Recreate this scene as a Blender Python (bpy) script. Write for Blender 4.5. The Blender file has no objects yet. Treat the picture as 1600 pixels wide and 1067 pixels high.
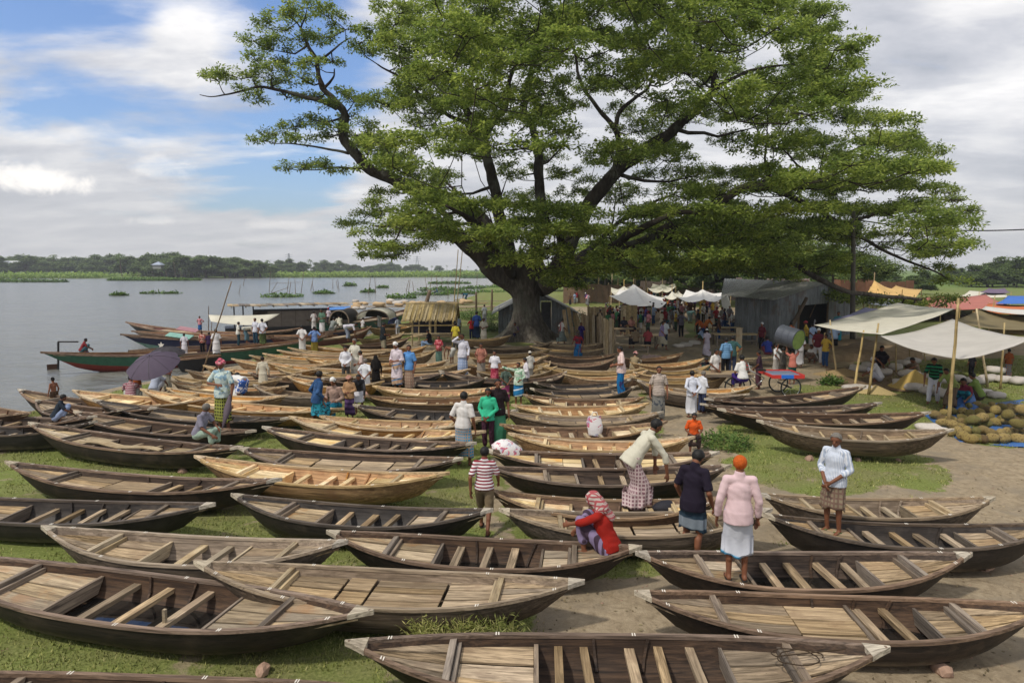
import bpy, bmesh, math, random
import numpy as np
from mathutils import Vector, Matrix, noise
R = math.radians
random.seed(11); rng = np.random.default_rng(5)
SC = bpy.context.scene
COL = SC.collection

# ------------------------------------------------------------------ camera, world, sun, exposure
H = 4.7; F = 1067.0; TH = math.atan(114.5 / F)
cd = bpy.data.cameras.new('camera'); cam = bpy.data.objects.new('camera', cd); COL.objects.link(cam)
cd.sensor_width = 36.0; cd.lens = 36.0 * F / 1600.0; cd.clip_end = 5000; cd.clip_start = 0.1
cam.location = (0, 0, H); cam.rotation_euler = (math.pi / 2 - TH, 0, 0)
SC.camera = cam
SUN_EL, SUN_AZ = 55.0, -132.0          # azimuth from +Y, negative = to the left
SC.view_settings.view_transform = 'Standard'; SC.view_settings.look = 'None'
SC.view_settings.exposure = 0.40; SC.view_settings.gamma = 1.0; SC.view_settings.use_curve_mapping = False
SC.render.engine = 'CYCLES'
try:
    SC.cycles.max_bounces = 6; SC.cycles.transparent_max_bounces = 8
    SC.cycles.diffuse_bounces = 4; SC.cycles.glossy_bounces = 2
except Exception: pass

def pxdir(px, py):
    a = (px - 800.0) / F; b = (533.5 - py) / F
    return Vector((a, math.cos(TH) + b * math.sin(TH), -math.sin(TH) + b * math.cos(TH)))
def W(px, py, z=0.0):
    d = pxdir(px, py); t = (z - H) / d.z
    return Vector((d.x * t, d.y * t, z))
def WD(px, py, Y):
    d = pxdir(px, py); t = Y / d.y
    return Vector((d.x * t, Y, H + d.z * t))
def proj(X, Y, Z):
    zc = Z - H
    f = Y * math.cos(TH) - zc * math.sin(TH)
    u = Y * math.sin(TH) + zc * math.cos(TH)
    return 800 + F * X / f, 533.5 - F * u / f

class NT:
    def __init__(s, tree): s.t = tree; s.n = tree.nodes; s.l = tree.links; s.n.clear()
    def add(s, typ, **kw):
        n = s.n.new(typ)
        for k, v in kw.items():
            if k.startswith('i_'):
                key = k[2:]
                key = int(key) if key.isdigit() else key.replace('_', ' ')
                n.inputs[key].default_value = v
            else: setattr(n, k, v)
        return n
    def link(s, a, b): s.l.new(a, b)
    def math(s, op, a, b=None, c=None, clamp=False):
        n = s.n.new('ShaderNodeMath'); n.operation = op; n.use_clamp = clamp
        for i, v in enumerate((a, b, c)):
            if v is None: continue
            if hasattr(v, 'is_output') or isinstance(v, bpy.types.NodeSocket): s.l.new(v, n.inputs[i])
            else: n.inputs[i].default_value = v
        return n.outputs[0]
    def mix(s, fac, a, b, blend='MIX'):
        n = s.n.new('ShaderNodeMix'); n.data_type = 'RGBA'; n.blend_type = blend
        for sock, v in ((n.inputs[0], fac), (n.inputs[6], a), (n.inputs[7], b)):
            if isinstance(v, bpy.types.NodeSocket): s.l.new(v, sock)
            elif sock == n.inputs[0]: sock.default_value = v
            else: sock.default_value = (*v[:3], 1)
        return n.outputs[2]
    def noise(s, vec, scale, detail=3, rough=0.55, dist=0.0, dim='3D'):
        n = s.n.new('ShaderNodeTexNoise'); n.noise_dimensions = dim
        n.inputs['Scale'].default_value = scale; n.inputs['Detail'].default_value = detail
        n.inputs['Roughness'].default_value = rough; n.inputs['Distortion'].default_value = dist
        if vec is not None: s.l.new(vec, n.inputs['Vector'])
        return n.outputs['Fac']
    def ramp(s, fac, stops, interp='LINEAR'):
        n = s.n.new('ShaderNodeValToRGB'); n.color_ramp.interpolation = interp
        e = n.color_ramp.elements
        while len(e) < len(stops): e.new(0.5)
        for el, (p, c) in zip(e, stops):
            el.position = p; el.color = (*c, 1) if len(c) == 3 else c
        s.l.new(fac, n.inputs[0]); return n.outputs[0]
    def maprange(s, v, a, b, c=0.0, d=1.0, smooth=True):
        n = s.n.new('ShaderNodeMapRange'); n.interpolation_type = 'SMOOTHSTEP' if smooth else 'LINEAR'
        for i, x in enumerate((v, a, b, c, d)):
            if isinstance(x, bpy.types.NodeSocket): s.l.new(x, n.inputs[i])
            else: n.inputs[i].default_value = x
        return n.outputs[0]

wd = bpy.data.worlds.new('World'); SC.world = wd; wd.use_nodes = True
def build_world():
    t = NT(wd.node_tree)
    out = t.add('ShaderNodeOutputWorld'); bg = t.add('ShaderNodeBackground'); bg.inputs[1].default_value = 0.15
    sky = t.add('ShaderNodeTexSky', sky_type='NISHITA', sun_disc=False)
    sky.sun_elevation = R(SUN_EL); sky.sun_rotation = R(SUN_AZ); sky.altitude = 10; sky.air_density = 1.2; sky.dust_density = 1.5; sky.ozone_density = 2.0
    tc = t.add('ShaderNodeTexCoord'); dirv = tc.outputs['Generated']
    sep = t.add('ShaderNodeSeparateXYZ'); t.link(dirv, sep.inputs[0])
    x, y, z = sep.outputs
    zz = t.math('ADD', t.math('MAXIMUM', z, 0.0), 0.20)
    cmb = t.add('ShaderNodeCombineXYZ'); t.link(t.math('DIVIDE', x, zz), cmb.inputs[0]); t.link(t.math('DIVIDE', y, zz), cmb.inputs[1])
    P = cmb.outputs[0]
    mp = t.add('ShaderNodeMapping'); mp.inputs['Scale'].default_value = (0.9, 1.3, 1); mp.inputs['Location'].default_value = (3.1, 1.7, 0); mp.inputs['Rotation'].default_value = (0, 0, R(12)); t.link(P, mp.inputs[0])
    n1 = t.noise(mp.outputs[0], 1.15, 9, 0.58, 0.25)
    n2 = t.noise(mp.outputs[0], 3.0, 8, 0.6, 0.2)
    mp3 = t.add('ShaderNodeMapping'); mp3.inputs['Scale'].default_value = (0.55, 1.5, 1); mp3.inputs['Location'].default_value = (8, 4, 0); mp3.inputs['Rotation'].default_value = (0, 0, R(-20)); t.link(P, mp3.inputs[0])
    n3 = t.noise(mp3.outputs[0], 1.6, 7, 0.55, 0.3)
    def blob(px, py, a0, a1):
        d = pxdir(px, py).normalized()
        n = t.add('ShaderNodeVectorMath', operation='DOT_PRODUCT'); t.link(dirv, n.inputs[0]); n.inputs[1].default_value = d
        return t.maprange(n.outputs['Value'], math.cos(R(a1)), math.cos(R(a0)))
    def ell(px, py, sx, sy):       # soft elliptical patch in direction space
        d = pxdir(px, py).normalized()
        v = t.add('ShaderNodeVectorMath', operation='SUBTRACT'); t.link(dirv, v.inputs[0]); v.inputs[1].default_value = d
        s2 = t.add('ShaderNodeVectorMath', operation='MULTIPLY'); t.link(v.outputs[0], s2.inputs[0]); s2.inputs[1].default_value = (1 / sx, 1 / sx, 1 / sy)
        l = t.add('ShaderNodeVectorMath', operation='LENGTH'); t.link(s2.outputs[0], l.inputs[0])
        return l.outputs['Value']
    blue = blob(250, 60, 4, 25); blue2 = blob(480, 190, 1, 10)
    cov = t.math('ADD', n1, 0.19)
    cov = t.math('SUBTRACT', cov, t.math('MULTIPLY', blue, 0.27))
    cov = t.math('SUBTRACT', cov, t.math('MULTIPLY', blue2, 0.12))
    low = t.maprange(z, 0.30, 0.14)
    cov = t.math('ADD', cov, t.math('MULTIPLY', low, 0.16))
    cov = t.math('ADD', cov, t.math('MULTIPLY', blob(190, 10, 1, 6.5), 0.12))
    cov = t.math('ADD', cov, t.math('MULTIPLY', blob(360, 75, 1, 6.0), 0.15))
    mask = t.maprange(cov, 0.45, 0.63)
    tone = t.math('ADD', t.math('MULTIPLY', n2, 0.45), t.math('MULTIPLY', n3, 0.55))
    cl = t.ramp(tone, [(0.36, (0.44, 0.47, 0.53)), (0.47, (0.62, 0.64, 0.69)), (0.55, (0.82, 0.83, 0.85)), (0.64, (1.02, 1.02, 1.02))])
    # low sky goes to flat grey white
    hz = t.maprange(z, 0.22, 0.02)
    cl = t.mix(t.math('MULTIPLY', hz, 0.6), cl, (0.60, 0.61, 0.64))
    # puffy cumulus heaps in the low left sky
    for (cx, cy, sx, sy, st) in ((62, 280, 0.050, 0.021, 1.0), (255, 262, 0.045, 0.020, 0.55), (235, 345, 0.035, 0.008, 0.35), (430, 352, 0.05, 0.010, 0.3)):
        l = ell(cx, cy, sx, sy)
        nn = t.noise(dirv, 26, 5, 0.6, 0.3)
        l2 = t.math('ADD', l, t.math('MULTIPLY', t.math('SUBTRACT', nn, 0.5), 2.0))
        m = t.math('MULTIPLY', t.maprange(l2, 1.05, 0.40), st)
        cl = t.mix(m, cl, (1.12, 1.09, 1.05))
        mask = t.math('MAXIMUM', mask, m)
    cl10 = t.mix(1.0, cl, (5.75, 5.6, 5.45), 'MULTIPLY')
    skyc = t.mix(1.0, sky.outputs[0], (0.56, 0.65, 0.84), 'MULTIPLY')
    fin = t.mix(t.math('MULTIPLY', mask, 0.93), skyc, cl10)
    gr = t.maprange(z, -0.02, -0.10)
    fin = t.mix(gr, fin, (2.0, 1.9, 1.6))
    t.link(fin, bg.inputs[0]); t.link(bg.outputs[0], out.inputs[0])
build_world()
sd = bpy.data.lights.new('sun', 'SUN'); sun = bpy.data.objects.new('sun', sd); COL.objects.link(sun)
sd.energy = 2.1; sd.angle = R(4.0); sd.color = (1.0, 0.93, 0.82)
_v = Vector((math.sin(R(SUN_AZ)) * math.cos(R(SUN_EL)), math.cos(R(SUN_AZ)) * math.cos(R(SUN_EL)), math.sin(R(SUN_EL))))
sun.rotation_euler = _v.to_track_quat('Z', 'Y').to_euler()

# ------------------------------------------------------------------ material helpers
MATS = {}
def lin(h):
    if isinstance(h, str):
        h = h.lstrip('#'); c = [int(h[i:i + 2], 16) / 255 for i in (0, 2, 4)]
        return tuple(x / 12.92 if x <= 0.04045 else ((x + 0.055) / 1.055) ** 2.4 for x in c)
    return tuple(h)
def newmat(name):
    m = bpy.data.materials.new(name); m.use_nodes = True; t = NT(m.node_tree)
    out = t.add('ShaderNodeOutputMaterial'); b = t.add('ShaderNodeBsdfPrincipled')
    t.link(b.outputs[0], out.inputs[0]); b.inputs['Specular IOR Level'].default_value = 0.3
    return m, t, b, out
def bump(t, b, h, strength=0.4, dist=0.02):
    n = t.add('ShaderNodeBump'); n.inputs['Strength'].default_value = strength; n.inputs['Distance'].default_value = dist
    t.link(h, n.inputs['Height']); t.link(n.outputs[0], b.inputs['Normal'])
def objcoord(t, shift=True):
    tc = t.add('ShaderNodeTexCoord'); v = tc.outputs['Object']
    oi = t.add('ShaderNodeObjectInfo')
    if shift:
        a = t.add('ShaderNodeVectorMath', operation='ADD'); t.link(v, a.inputs[0])
        m = t.math('MULTIPLY', oi.outputs['Random'], 53.0)
        c = t.add('ShaderNodeCombineXYZ'); t.link(m, c.inputs[0]); t.link(m, c.inputs[1]); t.link(m, c.inputs[2])
        t.link(c.outputs[0], a.inputs[1]); v = a.outputs[0]
    return v, oi.outputs['Random']
def wood(name, c1, c2, c3=None, axis='x', rough=0.75, var=0.35, spec=0.3):
    key = ('wood', name, axis)
    if key in MATS: return MATS[key]
    m, t, b, out = newmat(name + '_wood_' + axis)
    v, rnd = objcoord(t)
    mp = t.add('ShaderNodeMapping'); t.link(v, mp.inputs[0])
    sc = {'x': (1.2, 22, 22), 'y': (22, 1.2, 22), 'z': (22, 22, 1.2)}[axis]
    mp.inputs['Scale'].default_value = sc
    g = t.noise(mp.outputs[0], 1.0, 6, 0.65, 0.8)
    big = t.noise(v, 2.2, 4, 0.6, 0.3)
    base = t.ramp(g, [(0.33, tuple(.72 * q for q in lin(c1))), (0.50, tuple(.5 * (p + q) for p, q in zip(lin(c1), lin(c2)))), (0.64, tuple(1.08 * q for q in lin(c2)))])
    if c3 is not None:
        st = t.maprange(big, 0.50, 0.68)
        base = t.mix(t.math('MULTIPLY', st, 0.7), base, lin(c3))
    dk = t.maprange(t.noise(mp.outputs[0], .35, 6, 0.75, 1.5), 0.54, 0.68)
    base = t.mix(t.math('MULTIPLY', dk, 0.6), base, tuple(0.35 * x for x in lin(c1)))
    mp2 = t.add('ShaderNodeMapping'); t.link(v, mp2.inputs[0]); mp2.inputs['Scale'].default_value = tuple((0.5 if s_ < 2 else 60) for s_ in sc)
    crack = t.maprange(t.noise(mp2.outputs[0], 1.0, 3, 0.6, 0.5), 0.68, 0.74)
    base = t.mix(t.math('MULTIPLY', crack, 0.75), base, tuple(0.2 * x for x in lin(c1)))
    if 'out' in name or name == 'tar':      # dried mud splashed on the lower strakes
        tz = t.add('ShaderNodeTexCoord'); sz = t.add('ShaderNodeSeparateXYZ'); t.link(tz.outputs['Object'], sz.inputs[0])
        md = t.maprange(t.math('ADD', sz.outputs[2], t.math('MULTIPLY', t.noise(v, 4, 5, .7), .28)), .34, .16)
        base = t.mix(t.math('MULTIPLY', md, .75), base, (.20, .165, .12))
    hs = t.add('ShaderNodeHueSaturation'); t.link(base, hs.inputs['Color'])
    t.link(t.maprange(rnd, 0, 1, 1 - var, 1 + var, False), hs.inputs['Value'])
    r2 = t.math('FRACT', t.math('MULTIPLY', rnd, 7.31))
    t.link(t.maprange(r2, 0, 1, 0.8, 1.15, False), hs.inputs['Saturation'])
    t.link(hs.outputs[0], b.inputs['Base Color'])
    b.inputs['Roughness'].default_value = rough; b.inputs['Specular IOR Level'].default_value = spec
    bump(t, b, t.math('SUBTRACT', g, t.math('MULTIPLY', crack, 0.8)), 0.5, 0.01)
    MATS[key] = m; return m
def plain(name, c, rough=0.8, var=0.0, nscale=6.0, namp=0.18, spec=0.3, metal=0.0, bmp=0.2, trans=0.0):
    key = ('plain', name)
    if key in MATS: return MATS[key]
    m, t, b, out = newmat(name); c = lin(c)
    v, rnd = objcoord(t)
    n = t.noise(v, nscale, 5, 0.6)
    base = t.mix(n, tuple(max(0, x * (1 - 2 * namp)) for x in c), tuple(min(1, x * (1 + 2 * namp)) for x in c))
    if var:
        hs = t.add('ShaderNodeHueSaturation'); t.link(base, hs.inputs['Color'])
        t.link(t.maprange(rnd, 0, 1, 1 - var, 1 + var, False), hs.inputs['Value']); base = hs.outputs[0]
    t.link(base, b.inputs['Base Color']); b.inputs['Roughness'].default_value = rough
    b.inputs['Specular IOR Level'].default_value = spec; b.inputs['Metallic'].default_value = metal
    if bmp: bump(t, b, n, bmp, 0.01)
    if trans:
        tr = t.add('ShaderNodeBsdfTranslucent'); t.link(base, tr.inputs[0])
        mx = t.add('ShaderNodeMixShader'); mx.inputs[0].default_value = trans
        t.link(b.outputs[0], mx.inputs[1]); t.link(tr.outputs[0], mx.inputs[2]); t.link(mx.outputs[0], out.inputs[0])
    MATS[key] = m; return m
def cloth(c, pat=None, c2='#ffffff', k=14.0):
    """cotton cloth; pat None / 'check' / 'stripev' / 'stripeh' / 'print' / 'band'"""
    key = ('cloth', c, pat, c2, k)
    if key in MATS: return MATS[key]
    m, t, b, out = newmat('cotton_cloth'); a = tuple(x * 0.82 for x in lin(c)); d = tuple(x * 0.82 for x in lin(c2))
    tc = t.add('ShaderNodeTexCoord'); v = tc.outputs['Object']
    sep = t.add('ShaderNodeSeparateXYZ'); t.link(v, sep.inputs[0])
    n = t.noise(v, 9, 4, 0.6)
    base = t.mix(n, tuple(x * 0.82 for x in a), tuple(min(1, x * 1.1) for x in a))
    ang = t.math('ARCTAN2', sep.outputs[1], sep.outputs[0])
    def stripe(val, kk, w):
        f = t.math('FRACT', t.math('MULTIPLY', val, kk)); return t.maprange(t.math('ABSOLUTE', t.math('SUBTRACT', f, 0.5)), w, w + 0.05, 1, 0)
    if pat == 'check':
        f = t.math('MAXIMUM', stripe(ang, k / 4.5, 0.17), stripe(sep.outputs[2], k, 0.17)); base = t.mix(t.math('MULTIPLY', f, 0.85), base, d)
    elif pat == 'stripev': base = t.mix(stripe(ang, k / 4.5, 0.22), base, d)
    elif pat == 'stripeh': base = t.mix(stripe(sep.outputs[2], k, 0.24), base, d)
    elif pat == 'band': base = t.mix(stripe(t.math('ADD', sep.outputs[2], t.math('MULTIPLY', sep.outputs[0], 0.25)), k, 0.08), base, d)
    elif pat == 'print': base = t.mix(t.maprange(t.noise(v, k, 2, 0.5, 1.0), 0.52, 0.58), base, d)
    t.link(base, b.inputs['Base Color']); b.inputs['Roughness'].default_value = 0.9; b.inputs['Specular IOR Level'].default_value = 0.15
    wr = t.noise(v, 22, 3, 0.5, 1.2); bump(t, b, wr, 0.35, 0.012)
    MATS[key] = m; return m

# ------------------------------------------------------------------ object helpers
def tag(o, label=None, cat=None, group=None, kind=None):
    if label: o['label'] = label
    if cat: o['category'] = cat
    if group: o['group'] = group
    if kind: o['kind'] = kind
    return o
def empty(name, loc=(0, 0, 0), rz=0.0):
    o = bpy.data.objects.new(name, None); COL.objects.link(o); o.location = loc; o.rotation_euler = (0, 0, rz); o.empty_display_size = 0.2
    return o
def obj(name, me, m=None, parent=None, loc=None):
    o = bpy.data.objects.new(name, me); COL.objects.link(o)
    if m is not None:
        if len(me.materials) == 0: me.materials.append(None)
        o.material_slots[0].link = 'OBJECT'; o.material_slots[0].material = m
    if parent: o.parent = parent
    if loc is not None: o.location = loc
    return o
def copy_tree(o, parent=None):
    c = o.copy(); COL.objects.link(c)
    if parent: c.parent = parent
    for ch in list(o.children): copy_tree(ch, c)
    return c
def mesh(name, V, Fs, smooth=False):
    me = bpy.data.meshes.new(name); me.from_pydata([tuple(v) for v in V], [], Fs); me.update()
    if smooth: me.polygons.foreach_set('use_smooth', [True] * len(me.polygons))
    return me
def npmesh(name, V, Q, smooth=False):
    """fast mesh of quads / tris from numpy"""
    me = bpy.data.meshes.new(name); V = np.asarray(V, dtype=np.float32); Q = np.asarray(Q, dtype=np.int32)
    n, k = Q.shape
    me.vertices.add(len(V)); me.vertices.foreach_set('co', V.ravel())
    me.loops.add(n * k); me.loops.foreach_set('vertex_index', Q.ravel())
    me.polygons.add(n); me.polygons.foreach_set('loop_start', np.arange(n, dtype=np.int32) * k)
    try: me.polygons.foreach_set('loop_total', np.full(n, k, dtype=np.int32))
    except Exception: pass
    me.update(calc_edges=True)
    if smooth: me.polygons.foreach_set('use_smooth', np.ones(n, dtype=bool))
    return me
class MB:
    """collects primitives for ONE mesh"""
    def __init__(s): s.v = []; s.f = []
    def addm(s, V, Fs):
        o = len(s.v); s.v.extend([tuple(p) for p in V]); s.f.extend([tuple(i + o for i in f) for f in Fs]); return s
    def box(s, c, size, rot=None, jit=0.0):
        hx, hy, hz = (q / 2 for q in size); V = []
        for dx in (-1, 1):
            for dy in (-1, 1):
                for dz in (-1, 1):
                    p = Vector((dx * hx, dy * hy, dz * hz))
                    if jit: p += Vector((random.uniform(-jit, jit), random.uniform(-jit, jit), random.uniform(-jit, jit)))
                    if rot is not None: p = rot @ p
                    V.append(p + Vector(c))
        return s.addm(V, [(0, 1, 3, 2), (4, 6, 7, 5), (0, 4, 5, 1), (2, 3, 7, 6), (0, 2, 6, 4), (1, 5, 7, 3)])
    def bar(s, a, b, w, h, up=(0, 0, 1)):
        a, b = Vector(a), Vector(b); d = b - a; L = d.length; d.normalize(); u = Vector(up)
        sx = d.cross(u)
        if sx.length < 1e-4: sx = d.cross(Vector((1, 0, 0)))
        sx.normalize(); uz = sx.cross(d)
        return s.box((a + b) / 2, (L, w, h), Matrix((d, sx, uz)).transposed())
    def tube(s, pts, rs, n=8, cap=True):
        V, Fs = tube_data(pts, rs, n, cap); return s.addm(V, Fs)
    def lathe(s, prof, c=(0, 0, 0), n=16):
        V = []; Fs = []
        for (r, z) in prof:
            for i in range(n):
                a = 2 * math.pi * i / n; V.append((c[0] + r * math.cos(a), c[1] + r * math.sin(a), c[2] + z))
        for j in range(len(prof) - 1):
            for i in range(n):
                k = (i + 1) % n; Fs.append((j * n + i, j * n + k, (j + 1) * n + k, (j + 1) * n + i))
        Fs.append(tuple(reversed(range(n)))); Fs.append(tuple(range((len(prof) - 1) * n, len(prof) * n)))
        return s.addm(V, Fs)
    def build(s, name, m=None, parent=None, smooth=False, loc=None):
        return obj(name, mesh(name, s.v, s.f, smooth), m, parent, loc)
def tube_data(pts, rs, n=8, cap=True):
    pts = [Vector(p) for p in pts]
    if not hasattr(rs, '__len__'): rs = [rs] * len(pts)
    V = []; Fs = []; ref = None
    for i, p in enumerate(pts):
        d = (pts[min(i + 1, len(pts) - 1)] - pts[max(i - 1, 0)]); d.normalize()
        if ref is None:
            ref = d.orthogonal().normalized()
        else:
            ref = (ref - d * ref.dot(d)); ref = ref.normalized() if ref.length > 1e-5 else d.orthogonal().normalized()
        q = d.cross(ref)
        for k in range(n):
            a = 2 * math.pi * k / n; V.append(p + (ref * math.cos(a) + q * math.sin(a)) * rs[i])
    for i in range(len(pts) - 1):
        for k in range(n):
            l = (k + 1) % n; Fs.append((i * n + k, i * n + l, (i + 1) * n + l, (i + 1) * n + k))
    if cap: Fs.append(tuple(reversed(range(n)))); Fs.append(tuple(range((len(pts) - 1) * n, len(pts) * n)))
    return V, Fs
def inpoly(x, y, poly):
    c = False; n = len(poly); j = n - 1
    for i in range(n):
        xi, yi = poly[i]; xj, yj = poly[j]
        if (yi > y) != (yj > y) and x < (xj - xi) * (y - yi) / (yj - yi) + xi: c = not c
        j = i
    return c
def inpoly_np(X, Y, poly):
    c = np.zeros(X.shape, bool); n = len(poly); j = n - 1
    for i in range(n):
        xi, yi = poly[i]; xj, yj = poly[j]
        with np.errstate(divide='ignore', invalid='ignore'):
            t = ((yi > Y) != (yj > Y)) & (X < (xj - xi) * (Y - yi) / (yj - yi + 1e-12) + xi)
        c ^= t; j = i
    return c
# ------------------------------------------------------------------ ground, water
WZ = -0.35
SHORE = [(-40, -24), (8, -22), (16, -20.5), (23.3, -17.8), (28.5, -16.8), (35, -16.0), (42, -14.6), (47, -12.6), (55, -12.0), (63, -12.0), (78, -11.5), (125, -8.5), (207, -7), (300, -2), (400, 14), (520, 60)]
def shore(y):
    return np.interp(y, [p[0] for p in SHORE], [p[1] for p in SHORE])
def vnoise(X, Y, s, seed):
    r = np.random.default_rng(seed); N = 64; g = r.random((N, N))
    x = X / s; y = Y / s; xi = np.floor(x).astype(int); yi = np.floor(y).astype(int); fx = x - xi; fy = y - yi
    fx = fx * fx * (3 - 2 * fx); fy = fy * fy * (3 - 2 * fy)
    a = g[xi % N, yi % N]; b = g[(xi + 1) % N, yi % N]; c = g[xi % N, (yi + 1) % N]; d = g[(xi + 1) % N, (yi + 1) % N]
    return (a * (1 - fx) + b * fx) * (1 - fy) + (c * (1 - fx) + d * fx) * fy
def ground_h(X, Y):
    X = np.asarray(X, float); Y = np.asarray(Y, float)
    xs = shore(Y) + (vnoise(X * 0, Y, 2.3, 3) - 0.5) * 1.6 + (vnoise(X * 0, Y, 9, 4) - 0.5) * 2
    t = np.clip((X - xs + 2.2) / 5.0, 0, 1); t = t * t * (3 - 2 * t)
    h = -1.3 + 1.3 * t
    yf = 300 + np.clip((X + 330) * 0.28, -30, 130) + (vnoise(X, Y * 0, 22, 6) - 0.5) * 12
    t2 = np.clip((Y - yf + 4) / 8.0, 0, 1)
    h = np.maximum(h, -1.3 + 1.5 * t2)
    near = np.exp(-((Y - 15) / 60.0) ** 2)
    return h + (vnoise(X, Y, 1.7, 8) - 0.5) * 0.05 * near + (vnoise(X, Y, 0.5, 9) - 0.5) * 0.022 * near
SAND_PX = [
 [(1395, 676), (1430, 696), (1455, 722), (1483, 752), (1478, 768), (1180, 762), (1110, 690), (1060, 600), (1110, 545), (1300, 545), (1330, 580), (1225, 590), (1170, 630), (1115, 635), (1120, 700), (1190, 765), (1110, 860), (1040, 905), (1000, 900), (860, 905), (820, 960), (830, 1000), (900, 1400), (2600, 1400), (2200, 600), (1640, 640), (1600, 700), (1500, 690), (1470, 665)],
 [(1025, 560), (1180, 550), (1165, 640), (1110, 690), (1190, 770), (1230, 900), (1130, 870), (1085, 760), (1035, 705), (1010, 650)],
 [(850, 480), (1330, 480), (1340, 560), (1290, 600), (1180, 625), (1010, 600), (860, 560), (560, 560), (600, 530), (830, 540)],
 [(1290, 525), (1900, 525), (1900, 560), (1600, 556), (1340, 566)],
 [(380, 560), (1010, 560), (1020, 600), (990, 640), (830, 615), (600, 600), (500, 640), (380, 650), (240, 612), (290, 570)],
 [(780, 690), (835, 690), (830, 760), (800, 800), (770, 870), (740, 860), (775, 790)],
 [(-20, 862), (40, 868), (45, 888), (-20, 895)],
 [(700, 880), (850, 896), (860, 915), (700, 905)],
 [(-2000, 700), (-400, 655), (60, 650), (260, 606), (330, 590), (380, 610), (150, 660), (-10, 712), (-900, 760), (-2000, 800)],
]
GRASS_PX = [
 [(1060, 498), (1105, 498), (1115, 530), (1075, 528)],
 [(1250, 602), (1345, 600), (1400, 590), (1460, 625), (1440, 655), (1395, 672), (1300, 665), (1200, 640), (1170, 630)],
 [(1110, 660), (1180, 640), (1200, 690), (1400, 690), (1430, 705), (1480, 752), (1476, 768), (1200, 766), (1130, 700)],
 [(930, 872), (1005, 868), (1022, 905), (950, 908)], [(1190, 846), (1240, 848), (1262, 858), (1200, 856)],
 [(1590, 590), (1500, 598), (1540, 620), (1640, 640), (1700, 600)]]
def px_of(X, Y):
    Yc = np.maximum(Y, 1.0)
    f = Yc * math.cos(TH) + H * math.sin(TH); u = Yc * math.sin(TH) - H * math.cos(TH)
    return 800 + F * X / f, 533.5 - F * u / f
def sandness(X, Y):
    wx = X + (vnoise(X, Y, 0.9, 21) - 0.5) * 0.9 + (vnoise(X, Y, 0.3, 22) - 0.5) * 0.35
    wy = Y + (vnoise(X, Y, 0.9, 23) - 0.5) * 0.9 + (vnoise(X, Y, 0.3, 24) - 0.5) * 0.35
    PX, PY = px_of(wx, wy)
    s = np.zeros(X.shape)
    for p in SAND_PX: s = np.maximum(s, inpoly_np(PX, PY, p))
    for p in GRASS_PX: s = np.where(inpoly_np(PX, PY, p), 0.0, s)
    s = np.where(Y > 110, 0, s)
    s = np.where((X < shore(Y) + 2.0) & (Y > 15) & (Y < 120), 1.0, s)
    return s
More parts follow.
